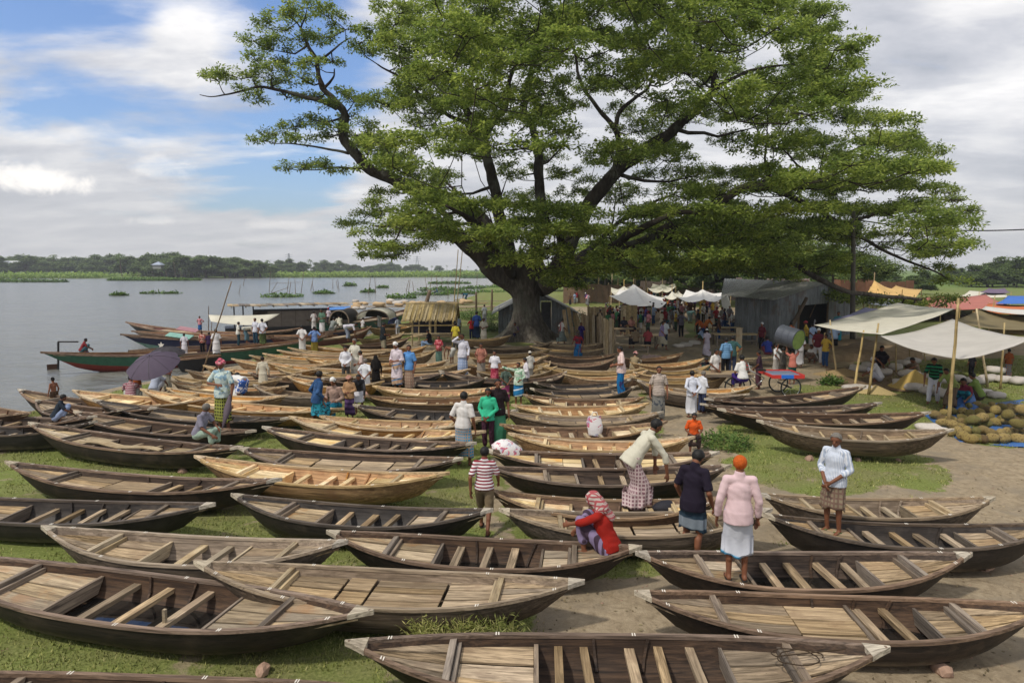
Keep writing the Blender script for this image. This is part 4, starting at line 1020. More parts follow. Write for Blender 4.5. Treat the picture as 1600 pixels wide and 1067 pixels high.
# trunk with buttressed foot
def trunk():
    prof = [(.0, 3.0, 0), (.35, 2.35, 0), (.8, 1.75, .0), (1.4, 1.35, .02), (2.2, 1.12, .03), (3.0, 1.12, .02), (3.8, 1.35, .0), (4.6, 1.5, .0), (5.4, 1.1, 0)]
    n = 40; V = []; Fs = []
    cx = W(822, 531, 0).x - T0.x
    for (z, r, dx) in prof:
        for i in range(n):
            a = 2 * math.pi * i / n; fl = max(0, 1 - z / 2.2)
            but = 1 + fl * .35 * (math.sin(a * 5 + 1) * .6 + math.sin(a * 8 + .4) * .4) + .06 * math.sin(a * 7 + z) + .10 * noise.noise(Vector((math.cos(a) * 1.5, math.sin(a) * 1.5, z * .8)))
            rr = r * .76 * but
            V.append((cx + rr * math.cos(a) * (1.0 if z < 4 else 1.25), rr * math.sin(a) * .9, z - .15))
    for j in range(len(prof) - 1):
        for i in range(n): k = (i + 1) % n; Fs.append((j * n + i, j * n + k, (j + 1) * n + k, (j + 1) * n + i))
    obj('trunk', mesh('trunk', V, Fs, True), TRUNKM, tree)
trunk()
limb([(818, 455), (792, 436), (765, 415), (735, 386), (712, 366), (690, 352), (655, 335)], 1.05, .34)
limb([(712, 368, 0), (700, 345, -2), (680, 322, -4), (650, 300, -6)], .35, .14)
limb([(800, 440, 1), (778, 395, 1), (752, 350, 1), (700, 315, 0), (655, 300, 0), (619, 285, 0), (588, 270, 0), (562, 248, 0), (540, 222, 0), (534, 200, 0), (538, 180, 0), (525, 160, 0), (508, 142, 0), (499, 122, 0), (495, 98, 0), (482, 70, 0), (470, 45, 0)], .80, .10)
limb([(530, 168), (500, 160), (470, 152), (440, 140), (405, 136), (380, 142), (352, 150), (330, 152), (312, 146)], .22, .03)
limb([(505, 140), (515, 128), (522, 120), (524, 110)], .14, .05)
limb([(497, 96), (515, 84), (530, 72), (545, 60)], .13, .04)
limb([(545, 240), (520, 235), (490, 228), (455, 224), (425, 222)], .13, .03)
limb([(575, 262), (540, 264), (505, 262), (465, 268)], .12, .03)
limb([(810, 445, 2), (795, 395, 3), (782, 340, 3), (772, 290, 3), (760, 240, 3), (756, 214, 3), (740, 190, 3), (728, 160, 3), (740, 120, 4), (735, 80, 4)], .72, .16)
limb([(757, 216, 3), (772, 190, 3), (790, 165, 4), (800, 120, 4), (812, 70, 5), (815, 20, 5)], .34, .10)
limb([(757, 216, 3), (735, 195, 2), (700, 180, 1), (660, 150, 0), (620, 120, -1), (590, 98, -1)], .26, .06)
limb([(825, 445, 2), (838, 390, 4), (846, 330, 5), (842, 270, 6), (838, 225, 7), (832, 205, 7), (820, 165, 7), (830, 110, 8), (850, 60, 8)], .70, .16)
limb([(842, 450, 0), (868, 425, 1), (895, 370, 1), (925, 315, 2), (960, 272, 2), (1000, 240, 2), (1025, 222, 2), (1060, 198, 2), (1075, 185, 2), (1105, 155, 3), (1115, 120, 3), (1105, 80, 4), (1120, 40, 4)], .85, .18)
limb([(960, 272, 2), (966, 235, 3), (960, 205, 3), (945, 178, 3), (925, 155, 3), (905, 120, 3), (895, 70, 4)], .34, .10)
limb([(960, 205, 3), (970, 175, 3), (990, 155, 3), (1010, 140, 3), (1020, 120, 4), (1040, 80, 5)], .22, .07)
limb([(1070, 190, 2), (1090, 170, 0), (1110, 150, -1), (1150, 120, -1), (1190, 105, 0), (1240, 100, 0)], .30, .07)
limb([(850, 448, -1), (885, 425, -2), (925, 412, -3), (970, 392, -4), (1010, 375, -5), (1060, 350, -5), (1110, 325, -6), (1155, 295, -6), (1200, 292, -6), (1240, 305, -5)], .80, .20)
limb([(990, 385, -4), (1050, 372, -4), (1110, 366, -4), (1160, 370, -4), (1200, 386, -4), (1235, 410, -4), (1280, 436, -4), (1330, 455, -4), (1395, 463, -4), (1440, 468, -4)], .48, .10)
limb([(1155, 295, -6), (1210, 280, -4), (1245, 285, -2), (1275, 285, -1), (1290, 260, 0), (1320, 240, 0), (1360, 225, 0)], .24, .06)
limb([(1200, 292, -6), (1260, 320, -4), (1320, 350, -3), (1350, 372, -3), (1400, 400, -3), (1450, 420, -3), (1490, 440, -3)], .26, .05)
limb([(1275, 285, -1), (1240, 250, 1), (1215, 225, 2)], .13, .04)
limb([(1320, 350, -3), (1380, 330, 0), (1440, 310, 1), (1500, 315, 1)], .16, .04)
limb([(700, 360, -1), (660, 352, -6), (620, 350, -9), (580, 352, -9)], .22, .05)
limb([(885, 425, -2), (880, 385, -8), (860, 350, -12), (850, 320, -13)], .42, .10)
limb([(800, 430, -1), (770, 385, -7), (740, 345, -11), (700, 320, -13)], .40, .08)
limb([(925, 412, -3), (980, 370, -10), (1040, 340, -13), (1110, 330, -14)], .38, .08)
limb([(868, 425, 2), (920, 390, 10), (980, 340, 15), (1060, 300, 18)], .5, .1)
limb([(820, 430, 2), (790, 380, 10), (740, 320, 15), (690, 280, 17)], .5, .1)
# crown silhouette in the photograph; the crown itself is a lumpy dome in space
SIL = [(660, -4), (640, 8), (618, 22), (604, 30), (596, 52), (604, 72), (612, 84), (628, 96), (648, 108), (630, 130), (610, 148), (588, 158), (566, 172), (552, 192), (558, 218), (580, 238), (604, 258), (640, 285), (622, 292), (588, 300), (572, 316), (584, 330), (560, 336), (532, 350), (560, 364), (594, 366), (582, 384), (560, 400), (590, 404), (620, 392), (640, 384), (650, 372), (700, 376), (740, 384), (770, 404), (800, 420), (850, 440), (900, 455), (925, 440), (955, 415), (1000, 420), (1040, 432), (1100, 415), (1160, 410), (1215, 425), (1265, 450), (1330, 470), (1400, 470), (1440, 478), (1500, 470), (1512, 440), (1475, 420), (1455, 400), (1500, 396), (1512, 384), (1490, 365), (1480, 350), (1515, 344), (1532, 328), (1505, 310), (1478, 292), (1445, 290), (1465, 262), (1448, 250), (1440, 228), (1412, 215), (1380, 185), (1340, 180), (1330, 170), (1362, 150), (1345, 142), (1300, 130), (1270, 128), (1300, 118), (1330, 98), (1302, 82), (1316, 62), (1295, 44), (1290, 18), (1240, 6), (1225, -30), (1150, -120), (1000, -170), (850, -170), (720, -110)]
HOLES = [(560, 120, 34, 50), (600, 190, 30, 22), (905, 185, 18, 14), (800, 300, 10, 14), (1000, 185, 22, 9), (1170, 242, 30, 7), (1248, 262, 24, 8), (925, 210, 14, 22), (742, 262, 14, 8), (960, 28, 18, 10), (1010, 130, 18, 10), (700, 250, 16, 10), (660, 232, 22, 8), (1060, 130, 16, 8), (885, 232, 14, 12), (1150, 200, 16, 6), (1300, 205, 14, 5), (1100, 250, 20, 5), (1270, 370, 14, 5), (1390, 345, 16, 5), (790, 215, 12, 9), (1180, 60, 12, 8), (690, 60, 14, 8), (860, 120, 12, 7), (760, 120, 10, 8), (1230, 180, 18, 5), (1225, 340, 10, 6), (930, 390, 14, 8), (620, 335, 10, 5), (670, 395, 30, 12)]
PADS = []
def add_pad(p, rx, rz, dens=1.0): PADS.append((Vector(p), rx, rz, dens))
for (x, y, r_, d) in ((340, 122, 24, 0), (326, 116, 14, 1), (352, 112, 16, -1), (395, 62, 26, 0), (420, 42, 30, 1), (450, 22, 34, 0), (480, 10, 36, -1), (510, 22, 26, 0), (540, 44, 22, 1), (400, 92, 22, -1), (428, 76, 28, 1), (465, 60, 32, 0), (500, 55, 28, 2), (395, 118, 24, 0), (425, 108, 26, -1), (455, 98, 26, 2), (400, 152, 20, 0), (388, 138, 18, 1), (435, 128, 26, 1), (470, 120, 24, -1), (490, 100, 22, -2), (520, 95, 18, 2), (455, 150, 20, 2), (492, 150, 18, 1), (512, 162, 18, -1), (548, 150, 18, 1), (552, 158, 12, 0), (480, 182, 16, 0), (535, 145, 14, -1),
                    (412, 218, 18, 0), (432, 208, 22, 1), (462, 196, 24, 0), (492, 190, 24, 1), (520, 198, 20, -1), (460, 216, 22, -1), (500, 212, 24, 1), (560, 210, 22, 1), (575, 225, 18, 0), (450, 262, 18, 0), (476, 256, 24, 1), (506, 258, 22, -1), (530, 266, 14, 0), (545, 180, 16, 2), (560, 66, 20, -2), (580, 48, 20, -2), (575, 80, 22, 2), (600, 62, 20, 0)):
    add_pad(WT(x, y, d), r_ * TY / F * 1.08, .42, .9)
prng = random.Random(77); tries = 0; acc = []
def dome(dx, dy):
    ax = 23.0 if dx < 0 else 32.0; q = (dx / ax) ** 2 + (dy / 19.0) ** 2
    return q
while len(acc) < 415 and tries < 60000:
    tries += 1
    dx = prng.uniform(-16, 31); dy = prng.uniform(-17, 13); q = dome(dx, dy)
    if q > 1: continue
    ztop = 27.5 * math.sqrt(max(0, 1 - .86 * q)) ** 1.0; zbot = 6.2 + 4.5 * math.sqrt(1 - q) - (3.2 if dx > 8 else 0)
    if ztop < zbot + .5: ztop = zbot + 1.0
    v = prng.random(); z = ztop - (ztop - zbot) * v ** 1.5
    if dx < -6 and z < 8: z = prng.uniform(8, 11)
    p = Vector((T0.x + dx, TY + dy, z)); X, Yp = proj(*p)
    if not inpoly(X, Yp, SIL): continue
    sc = F / p.y
    if any(((X - h[0]) / (h[2] + 12)) ** 2 + ((Yp - h[1]) / (h[3] + 8)) ** 2 < 1 for h in HOLES): continue
    if p.y < TY - 12 and Yp > 395: continue
    ok = True
    for (o, _, _) in acc:
        dd = o - p
        if (dd.x / 2.0) ** 2 + (dd.y / 2.3) ** 2 + (dd.z / 1.15) ** 2 < 1: ok = False; break
    if ok: acc.append((p, prng.uniform(1.2, 2.0), prng.uniform(.5, .85)))
LOW = [(590, 330), (700, 292), (850, 320), (1000, 320), (1160, 330), (1230, 372), (1190, 408), (1130, 420), (1040, 430), (985, 410), (930, 425), (900, 448), (850, 440), (800, 418), (760, 385), (700, 372), (650, 368), (590, 398), (560, 350)]
k = 0; tries = 0
while k < 80 and tries < 4000:
    tries += 1; x = prng.uniform(560, 1230); y = prng.uniform(292, 448)
    if not inpoly(x, y, LOW): continue
    p = WT(x, y, prng.uniform(-15, -4))
    if any(((o - p).x / 1.5) ** 2 + ((o - p).y / 2) ** 2 + ((o - p).z / .7) ** 2 < 1 for (o, _, _) in acc): continue
    acc.append((p, prng.uniform(1.0, 1.7), prng.uniform(.25, .45))); k += 1
for i in range(60):      # boughs hanging over the sheds on the right
    x = prng.uniform(1000, 1340); y = prng.uniform(345, 425); acc.append((WT(x, y, prng.uniform(-6, 9)), prng.uniform(1.0, 1.6), prng.uniform(.4, .7)))
# silhouette rim pads close at the trunk's distance so the outline reads
for i in range(len(SIL)):
    a, b = SIL[i], SIL[(i + 1) % len(SIL)]; n = max(1, int(math.hypot(b[0] - a[0], b[1] - a[1]) / 22))
    for k in range(n):
        x = a[0] + (b[0] - a[0]) * k / n; y = a[1] + (b[1] - a[1]) * k / n
        if y < -40: continue
        nx, ny = (900 - x), (250 - y); l = math.hypot(nx, ny); x += nx / l * prng.uniform(12, 22); y += ny / l * prng.uniform(8, 14)
        if any(((x - h[0]) / h[2]) ** 2 + ((y - h[1]) / h[3]) ** 2 < 1 for h in HOLES): continue
        acc.append((WT(x, y, prng.uniform(-3.5, 3.5)), prng.uniform(.8, 1.35), .32))
for (p, r_, t_) in acc: add_pad(p, r_, t_)
# connecting branches: each pad grows from the nearest wood that lies nearer the trunk
BR = MB(); TW_ = []
nodesP = np.array([tuple(p) for p, r in NODES]); nodesR = np.array([r for p, r in NODES])
hub = np.array([T0.x, TY, 7.0])
order = sorted(range(len(PADS)), key=lambda i: float(np.min(np.linalg.norm(nodesP - np.array(PADS[i][0]), axis=1))))
exP = [tuple(p) for p in nodesP]; exR = list(nodesR)
for i in order:
    p, rx, rz, dn = PADS[i]; A = np.array(exP); d = A - np.array(p)
    dist = np.sqrt((d[:, 0]) ** 2 + d[:, 1] ** 2 + (d[:, 2] * 1.2) ** 2)
    hubd = np.linalg.norm(A - hub, axis=1); mine = np.linalg.norm(np.array(p) - hub)
    cost = dist + .8 * np.abs(d[:, 2]) + np.where(hubd > mine, 3.0, 0) + np.where(A[:, 2] > p.z, 1.5, 0)
    j = int(np.argmin(cost)); q = Vector(exP[j]); L = (p - q).length
    r0 = min(exR[j] * .75, .035 + .022 * L); r0 = max(r0, .03)
    mid = []
    n = max(2, int(L / .9)); sd = Vector((prng.random() * 9, prng.random() * 9, 0))
    for k in range(n + 1):
        t = k / n; w = q.lerp(p - Vector((0, 0, .12)), t); bow = math.sin(t * math.pi)
        w = w + Vector((0, 0, -.10 * L * bow)) + Vector((noise.noise(w * .9 + sd), noise.noise(w * .9 - sd), .7 * noise.noise(w * 1.1))) * .45 * bow; mid.append(w)
    rs = [r0 + (.022 - r0) * k / n for k in range(n + 1)]
    BR.tube(mid, rs, 5, False)
    for w, rr in list(zip(mid, rs))[1:]: exP.append(tuple(w)); exR.append(max(rr, .03))
    for k in range(6):
        a = prng.random() * 6.28; e = p + Vector((math.cos(a) * rx * .8, math.sin(a) * rx * .8, prng.uniform(-.05, .25)))
        c = p.lerp(e, .5) + Vector((0, 0, prng.uniform(-.15, .05)))
        BR.tube([p - Vector((0, 0, .12)), c, e], [.022, .014, .006], 3, False)
V = [Vector(v) - T0 for v in BR.v]
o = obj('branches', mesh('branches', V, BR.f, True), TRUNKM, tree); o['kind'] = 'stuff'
# leaf sprays
LEAF = leafmat('rain_tree_leaf', (0.105, 0.155, 0.028), (0.205, 0.285, 0.048), (0.360, 0.430, 0.095), .55)
lr = np.random.default_rng(9); C = []
for (p, rx, rz, dn) in PADS:
    ms = int(6.0 * rx * rx * dn) + 3; sa = lr.random(ms) * 6.283; sq = np.sqrt(lr.random(ms)) * .98
    sx = np.cos(sa) * sq * rx; sy = np.sin(sa) * sq * rx; sz = rz * np.sqrt(1 - sq * sq * .96) * lr.uniform(.15, 1, ms) - .3
    kk = 6; rr = lr.uniform(.22, .42, ms).repeat(kk); a = lr.random(ms * kk) * 6.283; q = np.sqrt(lr.random(ms * kk))
    C.append(np.stack([p.x - T0.x + sx.repeat(kk) + np.cos(a) * q * rr, p.y - T0.y + sy.repeat(kk) + np.sin(a) * q * rr, p.z + sz.repeat(kk) + .30 * (1 - q * q)], 1)); continue
    a = lr.random(n) * 6.283; q = np.sqrt(lr.random(n)); lob = 1 + .22 * np.sin(a * 3 + p.x) + .15 * np.sin(a * 5 + p.z * 3)
    x = np.cos(a) * q * rx * lob; y = np.sin(a) * q * rx * lob; z = rz * np.sqrt(1 - q * q * .96) * lr.uniform(.35, 1, n) - .10 * q - .25
    C.append(np.stack([p.x - T0.x + x, p.y - T0.y + y, p.z + z], 1))
C = np.concatenate(C)
V, Q = leaves(C, 11, .19, .21, .10, .8, 21, .3)
o = obj('crown', npmesh('crown', V, Q), LEAF, tree)
print('pads', len(PADS), 'leaves', len(Q))
# ------------------------------------------------------------------ second tree behind the market
def small_tree(px, py0, top, Y, spread, label, n=60, seed=3, limbs=None, leaf=None, bot=None, name='tree'):
    pr = random.Random(seed); base = WD(px, py0, Y); e = empty(name, base); top_z = WD(px, top, Y).z; zb = WD(px, bot, Y).z if bot else top_z * .4; hh = top_z - base.z
    mb = MB(); mb.tube([(0, 0, -.2), (.1, 0, hh * .25), (-.1, 0, hh * .5), (0, 0, hh * .8)], [hh * .035, hh * .028, hh * .02, hh * .01], 9); mb.build('trunk', TRUNKM, e, True)
    br = MB(); cs = []
    for i in range(n):
        a = pr.random() * 6.28; q = math.sqrt(pr.random()); z = zb + (top_z - zb) * (1 - q * q * .8) * (1 - pr.random() ** 2 * .7) - base.z
        p = Vector((math.cos(a) * q * spread, math.sin(a) * q * spread, z)); br.tube([(0, 0, hh * .4), (p.x * .5, p.y * .5, hh * .4 + (p.z - hh * .4) * .7), tuple(p)], [.10, .06, .02], 4, False)
        m = 60; r_ = spread * .22; aa = np.random.default_rng(i + seed).random((m, 3)); an = aa[:, 0] * 6.28; qq = np.sqrt(aa[:, 1]) * r_
        cs.append(np.stack([p.x + np.cos(an) * qq, p.y + np.sin(an) * qq, p.z + (aa[:, 2] - .3) * r_ * .55], 1))
    b = br.build('branches', TRUNKM, e); b['kind'] = 'stuff'
    V, Q = leaves(np.concatenate(cs), 8, .35, .36, .17, .7, seed, .3); obj('crown', npmesh('crown', V, Q), leaf or LEAF, e); tag(e, label, 'tree')
small_tree(1048, 452, 350, 92, 10.5, 'rounded green tree with dark forked trunk just behind the two white market tents', 80, 5, bot=432)
small_tree(1180, 452, 352, 88, 9, 'bushy green tree behind the corrugated iron shed', 70, 8, bot=430)
small_tree(1300, 450, 385, 84, 7, 'low green tree right of the corrugated shed roof', 50, 12, leaf=LEAF_MID, bot=438)
small_tree(945, 455, 372, 95, 7, 'green tree behind the shed at the big trunk', 50, 15, bot=430)
# ------------------------------------------------------------------ people
SKIN = plain('skin', '#744a34', .6, .18, 8, .08, .35, 0, .1)
HAIRM = plain('black_hair', '#12100f', .6, 0, 30, .3, .35, 0, .8)
HAIRG = plain('grey_hair', '#6f6a64', .8, 0, 30, .3, .2, 0, .8)
HAIRO = plain('henna_hair', '#b3541d', .8, 0, 30, .3, .2, 0, .8)
def ecap(p0, p1, r0, r1, flat=1.0, side=Vector((1, 0, 0)), n=14, m=4):
    """closed tapered capsule, flattened across the axis"""
    p0, p1 = Vector(p0), Vector(p1); a = p1 - p0
    if a.length < 1e-5: a = Vector((0, 0, 1e-3))
    d = a.normalized(); s = side - d * side.dot(d)
    if s.length < .15: s = Vector((0, 1, 0)) - d * d.y
    s.normalize(); f = d.cross(s); rings = []
    if m == 0: rings = [(p0, r0), (p0.lerp(p1, .5), (r0 + r1) / 2), (p1, r1)]
    for i in range(m + 1 if m else 0):
        t = -math.pi / 2 + math.pi / 2 * i / m; rings.append((p0 + d * r0 * math.sin(t) * (.6 + .4 * flat), r0 * math.cos(t)))
    for i in range(m + 1 if m else 0):
        t = math.pi / 2 * i / m; rings.append((p1 + d * r1 * math.sin(t) * (.6 + .4 * flat), r1 * math.cos(t)))
    V = []; Fs = []
    for c, r in rings:
        r = max(r, 1e-3)
        for k in range(n):
            t = 2 * math.pi * k / n; V.append(c + s * r * math.cos(t) + f * r * flat * math.sin(t))
    for j in range(len(rings) - 1):
        for k in range(n): l = (k + 1) % n; Fs.append((j * n + k, j * n + l, (j + 1) * n + l, (j + 1) * n + k))
    Fs.append(tuple(reversed(range(n)))); Fs.append(tuple(range((len(rings) - 1) * n, len(rings) * n)))
    return V, Fs
TS = bpy.data.scenes.new('workbench')      # scratch scene, removed at the end
def etube(p0, p1, r0, r1, flat, side):
    return ecap(p0, p1, r0, r1, flat, side, 20, 0)
def fuse(name, prims, vox, smooth=3, wrinkle=0.0, seed=0, cut=None):
    mb = MB()
    for V, Fs in prims: mb.addm(V, Fs)
    me = mesh('tmp', mb.v, mb.f); o = bpy.data.objects.new('tmp', me); TS.collection.objects.link(o)
    md = o.modifiers.new('r', 'REMESH'); md.mode = 'VOXEL'; md.voxel_size = vox; md.use_smooth_shade = True
    s = o.modifiers.new('s', 'SMOOTH'); s.factor = .5; s.iterations = smooth
    
    with bpy.context.temp_override(scene=TS, view_layer=TS.view_layers[0]):
        dg = bpy.context.evaluated_depsgraph_get(); dg.update()
    res = bpy.data.meshes.new_from_object(o.evaluated_get(dg)); res.name = name
    bpy.data.objects.remove(o); bpy.data.meshes.remove(me); res.materials.clear()
    n = len(res.vertices); co = np.empty(n * 3, np.float32); res.vertices.foreach_get('co', co); co = co.reshape(-1, 3)
    if wrinkle:
        no = np.empty(n * 3, np.float32); res.vertices.foreach_get('normal', no); no = no.reshape(-1, 3); x, y, z = co[:, 0], co[:, 1], co[:, 2]
        w = np.sin(x * 21 + seed + 2.6 * np.sin(z * 9 + seed)) * np.sin(z * 15 + 3 * np.sin(y * 8 + x * 11)) * .32 + .34 * np.sin(z * 43 + x * 38 + seed + 2.4 * np.sin(y * 21 + z * 6)) * np.sin(y * 33 - z * 14 + x * 9)
        co = co + no * (w * wrinkle)[:, None]; res.vertices.foreach_set('co', co.astype(np.float32).ravel())
    res.polygons.foreach_set('use_smooth', [True] * len(res.polygons)); res.update()
    return res
def J(**k):
    """joints; x right, y forward, z up; nominal height 1.68"""
    b = dict(pelvis=(0, 0, .90), lean=0.0, side=0.0, twist=0.0, head=(0, 0), kneeL=(-.10, .03, .47), ankL=(-.10, -.02, .075), kneeR=(.10, .03, .47), ankR=(.10, -.02, .075),
             toeL=0.0, toeR=0.0, elL=(-.25, -.03, 1.09), wrL=(-.26, .06, .84), elR=(.25, -.03, 1.09), wrR=(.26, .06, .84), hcurl=.5, sit=False)
    b.update(k); P = {}
    pel = Vector(b['pelvis']); M = Matrix.Rotation(-R(b['lean']), 3, 'X') @ Matrix.Rotation(R(b['side']), 3, 'Y') @ Matrix.Rotation(R(b['twist']), 3, 'Z')
    up = lambda x, y, z: pel + M @ Vector((x, y, z))
    P['pel'] = pel; P['waist'] = up(0, 0, .14); P['chest'] = up(0, .01, .34); P['neck'] = up(0, 0, .53); P['M'] = M
    P['shL'] = up(-.162, 0, .465); P['shR'] = up(.162, 0, .465); P['hipL'] = pel + Vector((-.09, 0, -.03)); P['hipR'] = pel + Vector((.09, 0, -.03))
    HM = M @ Matrix.Rotation(R(b['head'][1]), 3, 'Z') @ Matrix.Rotation(-R(b['head'][0]), 3, 'X'); P['HM'] = HM
    P['headc'] = P['neck'] + (M @ Vector((0, 0, .05))) + HM @ Vector((0, .02, .085))
    for k_ in ('kneeL', 'ankL', 'kneeR', 'ankR', 'elL', 'wrL', 'elR', 'wrR'): P[k_] = Vector(b[k_])
    P['toeL'], P['toeR'] = R(b['toeL']), R(b['toeR']); P['sit'] = b['sit']; P['hcurl'] = b['hcurl']
    return P
POSES = {
 'stand': J(), 'stand2': J(side=2, kneeR=(.13, .06, .47), ankR=(.15, .02, .075), head=(8, 20), elL=(-.27, -.05, 1.10), wrL=(-.20, .12, .92)),
 'hips': J(elL=(-.36, -.10, 1.14), wrL=(-.17, .03, .98), elR=(.36, -.10, 1.14), wrR=(.17, .03, .98), head=(0, -15)),
 'hip1': J(elL=(-.25, -.02, 1.09), wrL=(-.25, .08, .85), elR=(.38, -.12, 1.14), wrR=(.17, .02, .99), head=(0, 20)),
 'back': J(elL=(-.27, -.14, 1.12), wrL=(-.05, -.19, .93), elR=(.27, -.14, 1.12), wrR=(.06, -.20, .90), head=(5, 5)),
 'front': J(elL=(-.25, .0, 1.10), wrL=(-.10, .24, 1.06), elR=(.25, .0, 1.10), wrR=(.08, .26, 1.02), head=(22, 0)),
 'frontlow': J(elL=(-.25, .0, 1.10), wrL=(-.05, .20, .90), elR=(.25, .0, 1.10), wrR=(.06, .20, .88), head=(12, 10)),
 'shade': J(elR=(.34, .12, 1.42), wrR=(.10, .14, 1.60), elL=(-.25, -.02, 1.10), wrL=(-.24, .1, .85), head=(0, -15)),
 'cross': J(elL=(-.27, .0, 1.08), wrL=(-.27, .08, .84), elR=(.30, .07, 1.12), wrR=(-.02, .24, 1.12), head=(10, 10)),
 'point': J(elR=(.42, .16, 1.44), wrR=(.64, .24, 1.53), elL=(-.25, .04, 1.12), wrL=(-.12, .18, 1.02), head=(0, -25)),
 'walk': J(lean=4, kneeL=(-.10, .20, .50), ankL=(-.10, .27, .09), kneeR=(.10, -.02, .48), ankR=(.10, -.30, .13), elL=(-.25, -.12, 1.12), wrL=(-.25, -.10, .87), elR=(.25, .08, 1.12), wrR=(.24, .26, .95)),
 'step': J(lean=6, pelvis=(0, 0, .88), kneeL=(-.10, -.03, .46), ankL=(-.10, -.16, .075), kneeR=(.11, .22, .56), ankR=(.12, .26, .17), elL=(-.28, -.08, 1.10), wrL=(-.20, .08, .93), elR=(.28, -.1, 1.1), wrR=(.24, .1, .94), head=(5, 30)),
 'lean': J(lean=38, pelvis=(0, -.08, .88), kneeL=(-.10, .05, .47), ankL=(-.10, -.12, .075), kneeR=(.11, .12, .47), ankR=(.11, .18, .075), elL=(-.22, .42, .98), wrL=(-.20, .42, .72), elR=(.22, .40, .97), wrR=(.22, .44, .70), head=(-10, 0)),
 'bend': J(lean=78, pelvis=(0, -.15, .86), kneeL=(-.12, .0, .46), ankL=(-.12, -.02, .075), kneeR=(.12, .02, .46), ankR=(.12, .0, .075), elL=(-.22, .40, .62), wrL=(-.16, .40, .36), elR=(.22, .40, .62), wrR=(.16, .42, .34), head=(-20, 0)),
 'carry': J(elL=(-.30, .10, 1.50), wrL=(-.22, .14, 1.76), elR=(.30, .10, 1.50), wrR=(.22, .14, 1.76), head=(0, 0)),
 'umb': J(elR=(.28, .10, 1.14), wrR=(.16, .22, 1.36), elL=(-.25, -.02, 1.09), wrL=(-.25, .06, .85)),
 'sit': J(sit=True, pelvis=(0, 0, .12), lean=8, kneeL=(-.13, .42, .16), ankL=(-.13, .44, -.28), kneeR=(.13, .42, .16), ankR=(.13, .46, -.28), elL=(-.25, .05, .32), wrL=(-.14, .30, .24), elR=(.25, .05, .32), wrR=(.14, .30, .24), head=(8, 0)),
 'sitturn': J(sit=True, pelvis=(0, 0, .12), lean=18, kneeL=(-.14, .40, .20), ankL=(-.13, .40, -.22), kneeR=(.14, .40, .20), ankR=(.13, .42, -.22), elL=(-.22, .26, .36), wrL=(-.10, .44, .24), elR=(.24, .24, .30), wrR=(.24, .48, .16), head=(0, 62)),
 'squat': J(sit=True, pelvis=(0, -.05, .20), lean=20, kneeL=(-.17, .32, .50), ankL=(-.14, .10, .075), kneeR=(.17, .32, .50), ankR=(.14, .10, .075), elL=(-.24, .26, .44), wrL=(-.18, .46, .30), elR=(.24, .26, .44), wrR=(.16, .48, .28), head=(5, 0)),
 'squatrest': J(sit=True, pelvis=(0, -.02, .12), lean=16, kneeL=(-.13, .34, .46), ankL=(-.12, .30, .07), kneeR=(.13, .34, .46), ankR=(.14, .32, .07), elL=(-.24, .26, .50), wrL=(-.15, .50, .40), elR=(.24, .26, .50), wrR=(.17, .48, .26), head=(25, 0)),
 'standhold': J(lean=3, elL=(-.26, .0, 1.10), wrL=(-.24, .14, .87), elR=(.26, -.04, 1.1), wrR=(.24, .12, .88), head=(34, -6), kneeL=(-.11, .05, .47), ankL=(-.13, .0, .075), kneeR=(.10, .02, .47), ankR=(.12, -.10, .075)),
}
